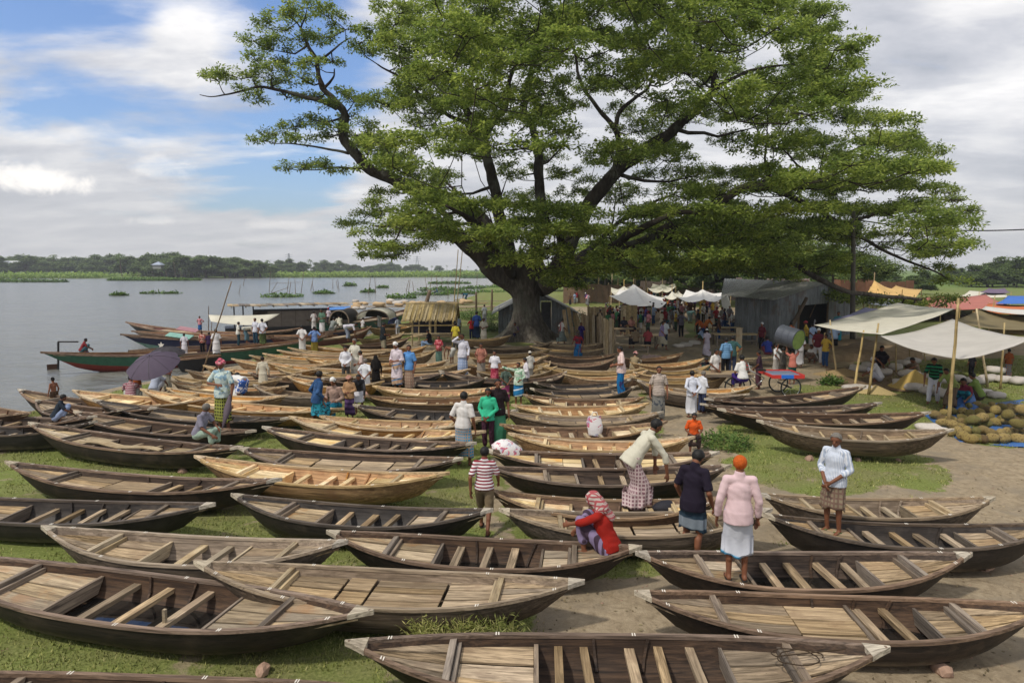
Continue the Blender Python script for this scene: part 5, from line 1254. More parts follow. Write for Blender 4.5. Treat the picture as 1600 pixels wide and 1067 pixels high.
def body(P, hero):
    pr = []; vox = .0105 if hero else .021; X = Vector((1, 0, 0)); M = P['M']; sx = M @ X
    pr.append(ecap(P['hipL'], P['hipR'], .075, .075, 1.0)); pr.append(ecap(P['pel'], P['waist'], .135, .12, .74, sx)); pr.append(ecap(P['waist'], P['chest'], .125, .155, .72, sx))
    pr.append(ecap(P['chest'], P['neck'] - M @ Vector((0, 0, .07)), .142, .095, .64, sx)); pr.append(ecap(P['shL'], P['shR'], .046, .046, 1)); pr.append(ecap(P['neck'] - M @ Vector((0, 0, .05)), P['headc'] - P['HM'] @ Vector((0, .015, .05)), .060, .052))
    H_ = P['headc']; HM = P['HM']; hv = lambda x, y, z: H_ + HM @ Vector((x, y, z)); hs = HM @ X
    pr.append(ecap(hv(0, -.018, .030), hv(0, .012, .028), .078, .076, 1, hs)); pr.append(ecap(hv(0, .01, .02), hv(0, .038, -.058), .070, .044, .92, hs))
    pr.append(ecap(hv(0, .075, .020), hv(0, .098, -.020), .010, .016, 1, hs)); pr.append(ecap(hv(-.035, .070, .030), hv(.035, .070, .030), .012, .012)); pr.append(ecap(hv(-.018, .074, -.05), hv(.018, .074, -.05), .013, .013))
    for s in (-1, 1): pr.append(ecap(hv(s * .078, -.005, .020), hv(s * .080, -.002, -.022), .017, .012, .6, Vector((0, 1, 0))))
    for s, sh, el, wr in ((-1, 'shL', 'elL', 'wrL'), (1, 'shR', 'elR', 'wrR')):
        pr.append(ecap(P[sh], P[el], .045, .037)); pr.append(ecap(P[el], P[wr], .041, .027))
        d = (P[wr] - P[el]).normalized(); w = P[wr]
        lat = X - d * d.x; lat = lat.normalized() if lat.length > .2 else Vector((0, 0, 1)); nrm = d.cross(lat).normalized()
        lat = (lat * .35 + nrm * .94 * s).normalized(); nrm = d.cross(lat).normalized()     # thumb side roughly forward
        if nrm.dot(Vector((-s, 0, 0))) < 0: nrm = -nrm
        pr.append(ecap(w + d * .02, w + d * .085, .034, .038, .48, lat))
        c = P['hcurl']
        for i, (o_, L) in enumerate(((-.030, .062), (-.010, .074), (.010, .078), (.030, .070))):
            b0 = w + d * .105 + lat * o_; b1 = b0 + (d * math.cos(c * .6) + nrm * math.sin(c * .6)) * L * .5; b2 = b1 + (d * math.cos(c * 1.6) + nrm * math.sin(c * 1.6)) * L * .5
            r = .0095 if hero else .013
            if hero or i in (0, 3): pr.append(ecap(b0, b1, r, r * .95, 1, X, 8, 2)); pr.append(ecap(b1, b2, r * .95, r * .8, 1, X, 8, 2))
        t0 = w + d * .04 + lat * .032; t1 = t0 + (d * .6 + lat * .7).normalized() * .035; t2 = t1 + (d + nrm * .4).normalized() * .03
        r = .0115 if hero else .014; pr.append(ecap(t0, t1, r, r, 1, X, 8, 2)); pr.append(ecap(t1, t2, r, r * .85, 1, X, 8, 2))
    for s, hp, kn, an, ta in ((-1, 'hipL', 'kneeL', 'ankL', P['toeL']), (1, 'hipR', 'kneeR', 'ankR', P['toeR'])):
        pr.append(ecap(P[hp], P[kn], .080, .052)); d = (P[an] - P[kn]); pr.append(ecap(P[kn], P[an], .052, .034)); back = Vector((0, -.02, 0)); pr.append(ecap(P[kn] + d * .2 + back, P[kn] + d * .45 + back, .050, .042))
        a = P[an]; pr.append(ecap(a + Vector((0, -.03, -.035)), a + Vector((s * .015, .11, -.048)), .034, .036, .65)); pr.append(ecap(a + Vector((s * .012, .10, -.050)), a + Vector((s * .018, .165, -.056)), .038, .026, .5))
        pr.append(ecap(a, a + Vector((0, -.03, -.035)), .034, .032))
    return fuse('body', pr, vox, 3 if hero else 2)
def shirt(P, hero, sleeve='short', hem='shirt', seed=0):
    pr = []; M = P['M']; sx = M @ Vector((1, 0, 0)); up = lambda x, y, z: P['pel'] + M @ Vector((x, y, z)); X = Vector((1, 0, 0))
    if hem == 'robe':
        hz = .42 if not P['sit'] else .1; zb = P['pel'].z - hz; pr.append(etube(Vector((P['pel'].x, P['pel'].y + .01, zb)), P['waist'], .225, .16, .74, sx)); 
    else:
        z0 = {'shirt': -.10, 'tee': -.03, 'long': -.11}[hem]
        if P['sit']: z0 = max(z0, -.04)
        pr.append(etube(up(0, 0, z0), up(0, 0, .05), .193, .188, .84, sx)); pr.append(etube(up(0, 0, .04), P['waist'] + M @ Vector((0, 0, .06)), .192, .150, .80, sx))
    pr.append(ecap(P['waist'], P['chest'], .150, .166, .74, sx)); pr.append(ecap(P['chest'], P['neck'] - M @ Vector((0, 0, .075)), .162, .108, .68, sx)); pr.append(ecap(P['shL'], P['shR'], .066, .066, .95))
    pr.append(ecap(P['neck'] - M @ Vector((0, 0, .05)), P['neck'] - M @ Vector((0, -.004, -.012)), .078, .070, .95, sx))
    for sh, el, wr in (('shL', 'elL', 'wrL'), ('shR', 'elR', 'wrR')):
        if sleeve == 'short': q = P[sh].lerp(P[el], .88); pr.append(etube(P[sh], q, .059, .064, 1, sx)); pr.append(ecap(P[sh], P[sh] + Vector((0, 0, .001)), .064, .064))
        elif sleeve == 'half': pr.append(ecap(P[sh], P[el], .062, .053)); pr.append(ecap(P[el], P[el].lerp(P[wr], .35), .054, .050))
        elif sleeve == 'long': pr.append(ecap(P[sh], P[el], .062, .051)); pr.append(etube(P[el], P[el].lerp(P[wr], .92), .050, .043, 1, sx))
    return fuse('shirt', pr, .0115 if hero else .024, 7, .008 if hero else .008, seed)
def legpt(P, s, z):
    pts = [P['hip' + s], P['knee' + s], P['ank' + s]]
    if z >= pts[0].z: return pts[0]
    for a, b in ((pts[0], pts[1]), (pts[1], pts[2])):
        if b.z <= z <= a.z: return a.lerp(b, (a.z - z) / max(1e-4, a.z - b.z))
    return pts[2]
def lungi(P, hero, hem=.16, seed=0):
    if P['sit']:
        pr = [ecap(P['hipL'], P['hipR'], .11, .11), ecap(P['hipL'], P['kneeL'], .108, .084), ecap(P['hipR'], P['kneeR'], .108, .084), ecap((P['hipL'] + P['hipR']) / 2, (P['kneeL'] + P['kneeR']) / 2 - Vector((0, 0, .02)), .09, .06),
              ecap(P['kneeL'], P['kneeL'].lerp(P['ankL'], .62), .080, .072), ecap(P['kneeR'], P['kneeR'].lerp(P['ankR'], .55), .080, .072), ecap(P['kneeL'], P['kneeR'], .06, .06), ecap(P['kneeL'].lerp(P['ankL'], .5), P['kneeR'].lerp(P['ankR'], .5), .07, .07)]
        return fuse('lungi', pr, .0125 if hero else .024, 4, .014 if hero else .01, seed)
    r = random.Random(seed); n = 56 if hero else 28; V = []; Fs = []; z1 = P['pel'].z + .07; rows = 16 if hero else 8; k = r.choice([7, 8, 9]); ph = r.random() * 6; rowsz = [z1 + (hem - z1) * i / rows for i in range(rows + 1)]
    tilt = M_ = P['M'] @ Vector((0, 0, .07)) - Vector((0, 0, .07))
    for i, z in enumerate(rowsz):
        a, b = legpt(P, 'L', z), legpt(P, 'R', z); t = i / rows; rad = .085 + .012 * t if z < P['pel'].z - .1 else .075 + .02 * max(0, (z1 - z) * 4)
        x0, x1 = min(a.x, b.x) - rad, max(a.x, b.x) + rad; y0, y1 = min(a.y, b.y) - rad - .02, max(a.y, b.y) + rad + .02
        if z > P['pel'].z - .12: m = max(0, .185 - (x1 - x0) / 2); x0 -= m; x1 += m; m = max(0, .135 - (y1 - y0) / 2); y0 -= m; y1 += m
        cx, cy, rx, ry = (x0 + x1) / 2, (y0 + y1) / 2, (x1 - x0) / 2, (y1 - y0) / 2
        if i == 0: cx += tilt.x; cy += tilt.y
        for q in range(n):
            th = 2 * math.pi * q / n; f = 1 + (.015 + .055 * t) * math.sin(th * k + ph + 2.2 * t + .8 * math.sin(th * 2)) + .03 * t * math.sin(th * 3 + ph * 2)
            fr = max(0, math.cos(th - math.pi / 2 - .25)) ** 18 * (.10 * (1 - .3 * t))
            zz = z + (.02 * math.sin(th * 2 + ph) + .015 * math.sin(th * 5)) * t
            V.append((cx + rx * math.cos(th) * (f + fr), cy + ry * math.sin(th) * (f + fr), zz))
    for i in range(rows):
        for q in range(n): l = (q + 1) % n; Fs.append((i * n + l, i * n + q, (i + 1) * n + q, (i + 1) * n + l))
    o = len(V); Fs.append(tuple(range(n)))
    inner = [(v[0] * .97 + 0, v[1] * .97, v[2]) for v in V[-n:]]; V += inner; V += [(v[0], v[1], v[2] + .25) for v in inner]
    for q in range(n): l = (q + 1) % n; Fs.append((rows * n + l, rows * n + q, o + q, o + l)); Fs.append((o + l, o + q, o + n + q, o + n + l))
    return mesh('lungi', V, Fs, True)
def trousers(P, hero, short=False, seed=0):
    e = .35 if short else .93; pr = [ecap(P['hipL'], P['hipR'], .10, .10, 1.0), ecap(P['pel'], P['pel'].lerp(P['waist'], .6), .155, .145, .80)]
    for s in 'LR':
        pr.append(ecap(P['hip' + s], P['knee' + s], .100, .074 if not short else .084))
        if not short: pr.append(ecap(P['knee' + s], P['knee' + s].lerp(P['ank' + s], .9), .080, .066))
    return fuse('trousers' if not short else 'shorts', pr, .0125 if hero else .024, 3, .009 if hero else .006, seed)
def hair(P, hero, style='short'):
    n, m = (22, 14) if hero else (14, 9); V = []; Fs = []; H_, HM = P['headc'], P['HM']
    for j in range(m + 1):
        ph = math.pi * .5 - (math.pi * .80) * j / m
        for i in range(n):
            th = 2 * math.pi * i / n; y, x, z = math.sin(th) * math.cos(ph), math.cos(th) * math.cos(ph), math.sin(ph)
            front = max(0, y); lim = .10 + .62 * front ** .8 if True else 0
            if y > .05: z = max(z, lim - (.25 if abs(x) > .8 else 0))
            s = (.095 if style != 'bald' else .088) * (1 + (.05 * noise.noise(Vector((x * 4, y * 4, z * 4 + m))) if hero else 0)); k = 1.0
            l = math.sqrt(x * x + y * y + z * z) or 1
            if l > 1: x, y, z = x / l, y / l, z / l
            V.append(H_ + HM @ Vector((x * s * .94, y * s * 1.04 - .008, z * s * 1.02 + .030)))
    for j in range(m):
        for i in range(n): k = (i + 1) % n; Fs.append((j * n + i, j * n + k, (j + 1) * n + k, (j + 1) * n + i)[::-1])
    Fs.append(tuple(range(m * n, m * n + n)))
    return mesh('hair', V, Fs, True)
def headgear(P, hero, kind, seed=0):
    H_, HM = P['headc'], P['HM']; hv = lambda x, y, z: H_ + HM @ Vector((x, y, z)); s = HM @ Vector((1, 0, 0))
    if kind == 'cap':
        mb = MB(); pr = [ecap(hv(0, -.01, .055), hv(0, -.005, .075), .092, .080, 1.05, s)]; return fuse('skullcap', pr, .012 if hero else .016, 1)
    if kind == 'turban':
        pr = []
        for i in range(12):
            a, b = i * math.pi / 6, (i + 1) * math.pi / 6; z = .05 + .018 * math.sin(i * 1.7); pr.append(ecap(hv(.085 * math.cos(a), .095 * math.sin(a) - .01, z), hv(.085 * math.cos(b), .095 * math.sin(b) - .01, z + .012), .032, .032, 1, s, 8, 2))
        pr.append(ecap(hv(0, -.01, .07), hv(0, -.01, .10), .075, .06, 1, s)); pr.append(ecap(hv(.05, -.09, .06), hv(.09, -.11, -.02), .025, .015, 1, s, 8, 2)); return fuse('turban', pr, .011 if hero else .018, 1, .006, seed)
    if kind == 'scarf':
        M = P['M']; nk = P['neck']; pr = [ecap(hv(0, -.015, .035), hv(0, .0, .02), .105, .100, 1, s), ecap(hv(0, -.03, .0), nk + M @ Vector((0, -.03, .0)), .095, .10, 1, s), ecap(nk + M @ Vector((-.03, -.02, .02)), nk + M @ Vector((-.13, .02, -.08)), .08, .05, .7), ecap(nk + M @ Vector((.03, -.05, .0)), nk + M @ Vector((.06, -.11, -.14)), .09, .08, .5)]
        return fuse('headscarf', pr, .012 if hero else .022, 2, .012, seed)
    if kind == 'veil':
        M = P['M']; nk = P['neck']; pr = [ecap(hv(0, -.02, .035), hv(0, -.01, .02), .105, .100, 1, s), ecap(hv(0, -.04, .0), nk + M @ Vector((0, -.06, -.12)), .10, .17, .75, s), ecap(nk + M @ Vector((0, -.04, -.05)), nk + M @ Vector((0, -.08, -.35)), .20, .20, .6, s)]
        return fuse('veil', pr, .014 if hero else .024, 2, .012, seed)
_cache = {}
def part(key, fn):
    if key not in _cache: _cache[key] = fn()
    return _cache[key]
VR = {}
def person(px, fy, hy, pose, face, top, bot, label, hero=False, z=0.0, head=None, hairm=None, extra=None, group='people in the boat yard', scale=None, sleeve='short', hem='shirt', hemz=.17, shoes=None, dyY=0.0):
    """top / bot: (kind, cloth args...)"""
    P = POSES[pose]; f = W(px, fy, z); 
    if dyY: f = WD(px, fy, f.y + dyY); z = f.z
    if scale is None:
        tz = WD(px, hy, f.y).z - f.z; topz = (P['headc'] + P['HM'] @ Vector((0, 0, .12))).z - (0 if not P['sit'] else min(P['ankL'].z - .075, 0))
        scale = max(.62, min(1.14, tz / topz))
    e = empty('person', (f.x, f.y, z), R(face)); e.scale = (scale,) * 3
    if P['sit'] and P['ankL'].z < 0: e.location.z += -(P['ankL'].z - .06) * scale
    sd = len(VR); VR[sd] = e; hk = (pose, hero)
    o = obj('body', part(('body',) + hk, lambda: body(P, hero)), SKIN, e)
    v = sd % 2 if not hero else sd
    if top[0] != 'bare':
        kind = top[0]; nm = {'shirt': 'shirt', 'tee': 'shirt', 'robe': 'robe', 'long': 'shirt'}[kind]
        obj(nm, part(('top', kind, sleeve) + hk + (v,), lambda: shirt(P, hero, sleeve, kind, v * 3.1)), cloth(*top[1:]), e)
    kb = bot[0]
    if kb == 'lungi': obj('lungi', part(('lungi', hemz) + hk + (v,), lambda: lungi(P, hero, hemz, v + 5)), cloth(*bot[1:]), e)
    elif kb == 'trousers': obj('trousers', part(('tr',) + hk + (v,), lambda: trousers(P, hero, False, v)), cloth(*bot[1:]), e)
    elif kb == 'shorts': obj('shorts', part(('sh',) + hk + (v,), lambda: trousers(P, hero, True, v)), cloth(*bot[1:]), e)
    if head is None or head[0] != 'scarf' and head[0] != 'veil': obj('hair', part(('hair',) + hk, lambda: hair(P, hero)), hairm or HAIRM, e)
    if head: obj({'cap': 'skullcap', 'turban': 'turban', 'scarf': 'headscarf', 'veil': 'veil'}[head[0]], part(('hg', head[0]) + hk, lambda: headgear(P, hero, head[0])), cloth(*head[1:]), e)
    if hero:
        for s in (-1, 1):
            mb = MB(); V, Fs = ecap(P['headc'] + P['HM'] @ Vector((s * .030, .076, .012)), P['headc'] + P['HM'] @ Vector((s * .034, .076, .012)), .009, .009, .7, Vector((1, 0, 0)), 8, 3); mb.addm(V, Fs); mb.build('eye', plain('eye', '#1b1512', .2), e, True)
    if shoes:
        for s in 'LR':
            a = P['ank' + s]; mb = MB(); V, Fs = ecap(a + Vector((0, -.035, -.066)), a + Vector((.0, .13, -.068)), .040, .045, .22); mb.addm(V, Fs); V, Fs = ecap(a + Vector((-.035, .09, -.035)), a + Vector((.035, .09, -.035)), .014, .014, .6); mb.addm(V, Fs); mb.build('sandal', plain('sandal_' + shoes, shoes, .7), e, True)
    tag(e, label, 'person', group); e['pxc'] = px
    if extra: extra(e, P)
    return e
# ---------- foreground and middle distance, one by one
DZK = .40
def gamcha(c):
    def f(e, P):
        nk = P['neck']; M = P['M']; pr = [ecap(nk + M @ Vector((.10, -.09, .02)), nk + M @ Vector((.11, -.13, -.26)), .055, .06, .25)]; obj('shoulder_cloth', fuse('shoulder_cloth', pr, .018, 1, .006), cloth(*c), e)
    return f
def closed_umbrella(e, P):
    w = P['wrL']; mb = MB(); mb.tube([w + Vector((0, .05, .05)), w + Vector((-.05, .25, -.25)), w + Vector((-.12, .62, -.62))], [.02, .09, .012], 9); o = mb.build('umbrella', plain('umbrella_cloth', '#5b5058', .8, 0, 6, .1, .3, 0, .3, .1), None, True); o.matrix_basis = e.matrix_basis @ Matrix.Translation((0, 0, 0)); tag(o, 'closed grey umbrella held by the pink turban man', 'umbrella')
person(1150, 905, 712, 'stand', -8, ('long', '#e6c9cd'), ('lungi', '#c3c6cf', 'band', '#5fb0dd', 1.7), 'stout man with henna orange hair in pale pink shirt, seen from behind', True, .40, hairm=HAIRO, sleeve='long', hemz=.36, shoes='#2a2522')
person(1080, 880, 707, 'standhold', -42, ('shirt', '#26202e'), ('lungi', '#7f8a94', 'stripeh', '#2c3f4e', 3.2), 'man in dark navy shirt looking down, left of the pink shirt man', True, 0, hemz=.52)
person(992, 800, 657, 'lean', -78, ('shirt', '#d6d2bf'), ('lungi', '#8d6a72', 'check', '#d9c6c4', 16), 'man in pale sage shirt bending forward in maroon checked lungi', True, .22, sleeve='half', hemz=.13)
person(950, 868, 764, 'squatrest', 62, ('long', '#a3281f'), ('lungi', '#4a3b4a', 'stripev', '#8d7fa0', 10), 'squatting man in faded red shirt with red and white headscarf', True, .40, head=('scarf', '#c9bdb4', 'check', '#a8313f', 18), sleeve='half', scale=1.12)
person(1300, 831, 676, 'frontlow', 128, ('shirt', '#b9c6db', 'stripev', '#e4e9f2', 26), ('lungi', '#93856f', 'check', '#7a5f55', 12), 'old grey haired man in pale blue shirt standing in the black boat', True, .40, hairm=HAIRG, sleeve='half', hemz=.42, shoes='#5b6b3c')
person(757, 832, 699, 'walk', -6, ('tee', '#8c2f3c', 'stripeh', '#e4dfe0', 17), ('shorts', '#86755c'), 'boy in maroon and white striped shirt and khaki shorts walking away', True, 0, shoes='#1f1d1d')
person(724, 727, 612, 'stand2', -18, ('tee', '#e3e1de', 'stripev', '#dcd8d4', 6), ('lungi', '#3fa3cf', 'check', '#c7a58a', 15), 'youth in white shirt with maroon trim and sky blue lungi', True, 0, hemz=.22)
person(763, 700, 606, 'frontlow', 165, ('long', '#3fbf94'), ('trousers', '#53303f', 'stripev', '#3b2232', 14), 'youth in bright mint green shirt and dark maroon trousers', True, 0, sleeve='long')
person(778, 698, 592, 'stand', 190, ('shirt', '#2a2023'), ('lungi', '#4f9a78'), 'youth in black shirt half hidden behind the mint green shirt', True, 0, extra=gamcha(('#d9b48c', 'stripev', '#b43a4a', 6)))
person(1083, 702, 626, 'sit', 170, ('shirt', '#e8632a'), ('lungi', '#4a3b35', 'check', '#2a2223', 9), 'boy in bright orange shirt sitting on a boat tip', True, .02, scale=.80)
person(1028, 657, 572, 'stand', 176, ('long', '#d9cdc0', 'check', '#8d7d76', 20), ('lungi', '#868580', 'print', '#50555c', 6), 'moustached man in checked beige shirt and grey lungi on the sand', True, 0, hemz=.10)
person(1080, 652, 579, 'back', 4, ('long', '#dfe3ef'), ('lungi', '#dcdde3'), 'man in white shirt with hands behind his back, seen from behind', True, 0, sleeve='long', hemz=.16)
person(1096, 645, 580, 'front', -60, ('long', '#e4e6ec'), ('trousers', '#3a4360'), 'grey haired man in white next to the man with hands behind his back', False, 0, hairm=HAIRG, sleeve='long')
person(350, 672, 553, 'cross', 172, ('long', '#cfe0da', 'print', '#8fb0c4', 9), ('lungi', '#2d2f24', 'check', '#a8ae55', 13), 'man with pink turban, printed pale shirt and green checked lungi', True, .38, head=('turban', '#c85a73', 'print', '#e7a5a9', 14), hemz=.22, extra=closed_umbrella)
person(312, 702, 637, 'sitturn', -98, ('shirt', '#8d8a9a'), ('lungi', '#9fb5a5'), 'balding man in grey shirt sitting on a boat rail looking at camera', True, .38, hairm=HAIRG, scale=.98)
person(497, 672, 580, 'step', -52, ('long', '#2f4f7a', 'print', '#3d5f8c', 5), ('lungi', '#2f8fa5', 'print', '#1f3a44', 12), 'youth in denim blue shirt and teal patterned lungi stepping over a boat', True, .2, sleeve='long', hemz=.42)
person(525, 656, 545, 'sit', 168, ('long', '#a98e80'), ('lungi', '#22839b', 'check', '#1a5a72', 7), 'bearded man in white cap and tan shirt sitting with teal lungi', True, .05, head=('cap', '#f0efec'), sleeve='long', scale=1.08)
person(547, 654, 587, 'front', 172, ('long', '#b58f6a'), ('lungi', '#47305c', 'stripeh', '#6a4f80', 5), 'small figure in tan shirt with red checked head wrap', False, 0, head=('turban', '#a8584a', 'check', '#d9b2a0', 16), sleeve='long', hemz=.15)
person(562, 645, 583, 'lean', 190, ('shirt', '#3b3b40'), ('lungi', '#e0dfe6'), 'man in dark vest leaning over a tar boat in white lungi', False, .1, sleeve='long', hemz=.45)
person(572, 622, 560, 'back', -12, ('robe', '#e4e7ec'), ('lungi', '#dfe2e6'), 'bald man in long white tunic beside the black veiled woman', False, .1, hairm=HAIRG, hemz=.2)
person(588, 610, 555, 'stand', 20, ('robe', '#221f1d'), ('lungi', '#1e1b1a'), 'woman fully covered in a black veil', False, .1, head=('veil', '#201d1b'), sleeve='long', hemz=.05)
person(541, 600, 541, 'frontlow', 185, ('long', '#e8e9ef'), ('trousers', '#55524e'), 'man in clean white shirt behind the white cap', False, .1, sleeve='long')
person(556, 598, 529, 'cross', 150, ('robe', '#d7d3c4'), ('lungi', '#d9d5c8'), 'bearded old man draped in cream shawl', False, .1, hairm=HAIRG, sleeve='long', hemz=.1)
person(566, 605, 548, 'front', 100, ('long', '#cdb9b0'), ('lungi', '#d7d8e6'), 'man in dusty rose shirt in the crowd by the cream shawl', False, .1, hemz=.15)
person(970, 620, 541, 'front', 88, ('shirt', '#d9b6b0', 'check', '#f0ddd6', 20), ('lungi', '#1d6ea6', 'print', '#3a3a6a', 4), 'man in pink checked shirt and long bright blue lungi holding a cloth', True, .35, hemz=.07)
person(990, 583, 543, 'squat', -30, ('long', '#97876a'), ('lungi', '#b9b6b0'), 'crouching man in olive shirt with red head cloth', False, .1, head=('turban', '#a53b45', 'check', '#e0c0b8', 14), sleeve='long', scale=1.0)
person(1103, 588, 555, 'squatrest', 165, ('shirt', '#242229'), ('lungi', '#1d4a44'), 'bearded man in black shirt sitting low in dark green lungi', False, .1, scale=1.0)
person(1133, 590, 527, 'stand', 6, ('shirt', '#8db9dd', 'check', '#3f6a94', 14), ('trousers', '#17161a'), 'man in sky blue checked shirt and black trousers from behind', False, 0)
person(1143, 586, 524, 'hips', -12, ('shirt', '#3d5f5e'), ('trousers', '#3b4660'), 'man in dark teal shirt just right of the blue checked shirt', False, 0)
person(412, 614, 557, 'stand', 10, ('robe', '#d5cdb8'), ('lungi', '#cfc8b4'), 'man in long cream tunic seen from behind', False, .1, sleeve='long', hemz=.12)
person(378, 634, 585, 'bend', 60, ('tee', '#e6e6e4'), ('lungi', '#3a63b5', 'print', '#dfe3f0', 6), 'bent over man in white vest and blue lungi behind the turban man', False, .1, hemz=.45)
person(372, 628, 575, 'squat', 20, ('tee', '#e0dfdb'), ('lungi', '#b9ad94'), 'crouched man in white behind the turban man', False, .2, scale=1.05)
person(343, 600, 562, 'front', 150, ('shirt', '#4a3028'), ('lungi', '#3a2a24'), 'dark brown figure half hidden behind the pink turban', False, 0)
person(205, 632, 592, 'squat', 20, ('shirt', '#c9b6b8', 'check', '#8a3347', 14), ('lungi', '#b8b8b0'), 'man in white and crimson checked shirt crouching under the umbrella', False, .1, scale=1.05)
person(216, 628, 572, 'umb', 20, ('shirt', '#9a5228'), ('lungi', '#c9cdc4'), 'person in burnt orange top and white lungi under the large umbrella', False, .05, hemz=.1)
person(242, 615, 566, 'squat', -10, ('shirt', '#b7bfd2'), ('lungi', '#c7cbd6'), 'crouching person in pale blue beneath the large umbrella', False, .1, scale=1.0)
person(262, 612, 553, 'umb', 170, ('long', '#c5897c'), ('lungi', '#d3cdc0', 'stripev', '#8b8f7a', 12), 'man in salmon shirt holding the smaller dark umbrella', False, .05, sleeve='long', hemz=.1)
person(86, 640, 590, 'stand', 70, ('bare',), ('lungi', '#5a4636'), 'bare chested youth with black cap standing in a waterline boat', True, .0, head=('cap', '#191718'), hemz=.3)
person(90, 660, 612, 'squat', -60, ('shirt', '#2e3742'), ('lungi', '#8f9fc0'), 'boy in navy shirt sitting on a boat rail', True, .35, scale=.85)
person(621, 612, 535, 'front', 150, ('robe', '#dcd0d8'), ('lungi', '#c9a98f', 'band', '#3f8fcb', 6), 'man in white skullcap, pale tunic and blue banded lungi', True, .35, head=('cap', '#f4f4f2'), sleeve='half', hemz=.25)
person(640, 612, 539, 'hip1', 160, ('shirt', '#5f97d6'), ('lungi', '#ab9a86', 'check', '#8d6f60', 9), 'man in sky blue shirt and beige lungi next to the skullcap man', True, .35, hemz=.13)
person(723, 590, 522, 'shade', 172, ('long', '#dcdce6'), ('lungi', '#b9c6dd', 'check', '#8fa3c8', 9), 'man in white shirt shading his eyes with raised arm', True, .2, sleeve='long', hemz=.12)
person(752, 594, 536, 'frontlow', 170, ('shirt', '#c4937c', 'stripev', '#8a3c3a', 14), ('lungi', '#a59c8e', 'check', '#8a8078', 12), 'man in red striped shirt and beige lungi looking down', False, .1, hemz=.1)
person(773, 604, 548, 'stand', 168, ('tee', '#ebeaf0'), ('lungi', '#a3324a', 'print', '#d06a7a', 9), 'boy in white tee and crimson lungi', False, .1, hemz=.2)
person(810, 632, 566, 'point', 172, ('long', '#d5e3d2', 'print', '#7fae8a', 9), ('lungi', '#2c7fb5', 'band', '#dfe9ef', 4), 'man in white and green shirt stretching his arm out to point', True, .05, sleeve='long', hemz=.35)
person(790, 628, 572, 'back', 20, ('shirt', '#56665c'), ('lungi', '#c0568a'), 'person in pink wrap and grey top beside the pointing man', False, .05, hemz=.1)
person(822, 618, 559, 'front', 100, ('long', '#e3dde2'), ('lungi', '#4a4a48'), 'man in white shirt close behind the pointing man', False, .05, sleeve='long', hemz=.2)
person(828, 600, 549, 'stand', 30, ('shirt', '#cfccc2'), ('lungi', '#9a958a'), 'man with pale cap behind the pointing man', False, .05, head=('cap', '#c9c4b8'))
person(903, 564, 517, 'walk', 150, ('robe', '#8a2632', 'print', '#3a2b3a', 8), ('lungi', '#28699a', 'print', '#1a4a78', 6), 'woman in crimson printed dress and blue wrap carrying a bundle', False, .1, head=('scarf', '#4a443f'), hemz=.2)
person(908, 540, 504, 'stand', 150, ('robe', '#2c1f66'), ('lungi', '#241a52'), 'boy in deep violet robe by the upright planks', False, 0)
person(877, 538, 498, 'walk', -70, ('tee', '#d9d6d2', 'stripev', '#9a2f33', 2), ('lungi', '#8e9a96', 'check', '#6b7571', 10), 'youth in white and red top by the leaning timbers at the shed', False, 0, hemz=.2)
person(806, 533, 500, 'sit', 150, ('shirt', '#5a4a66'), ('lungi', '#1e1d44'), 'person seated against the left foot of the big trunk', False, 0, scale=1.0)
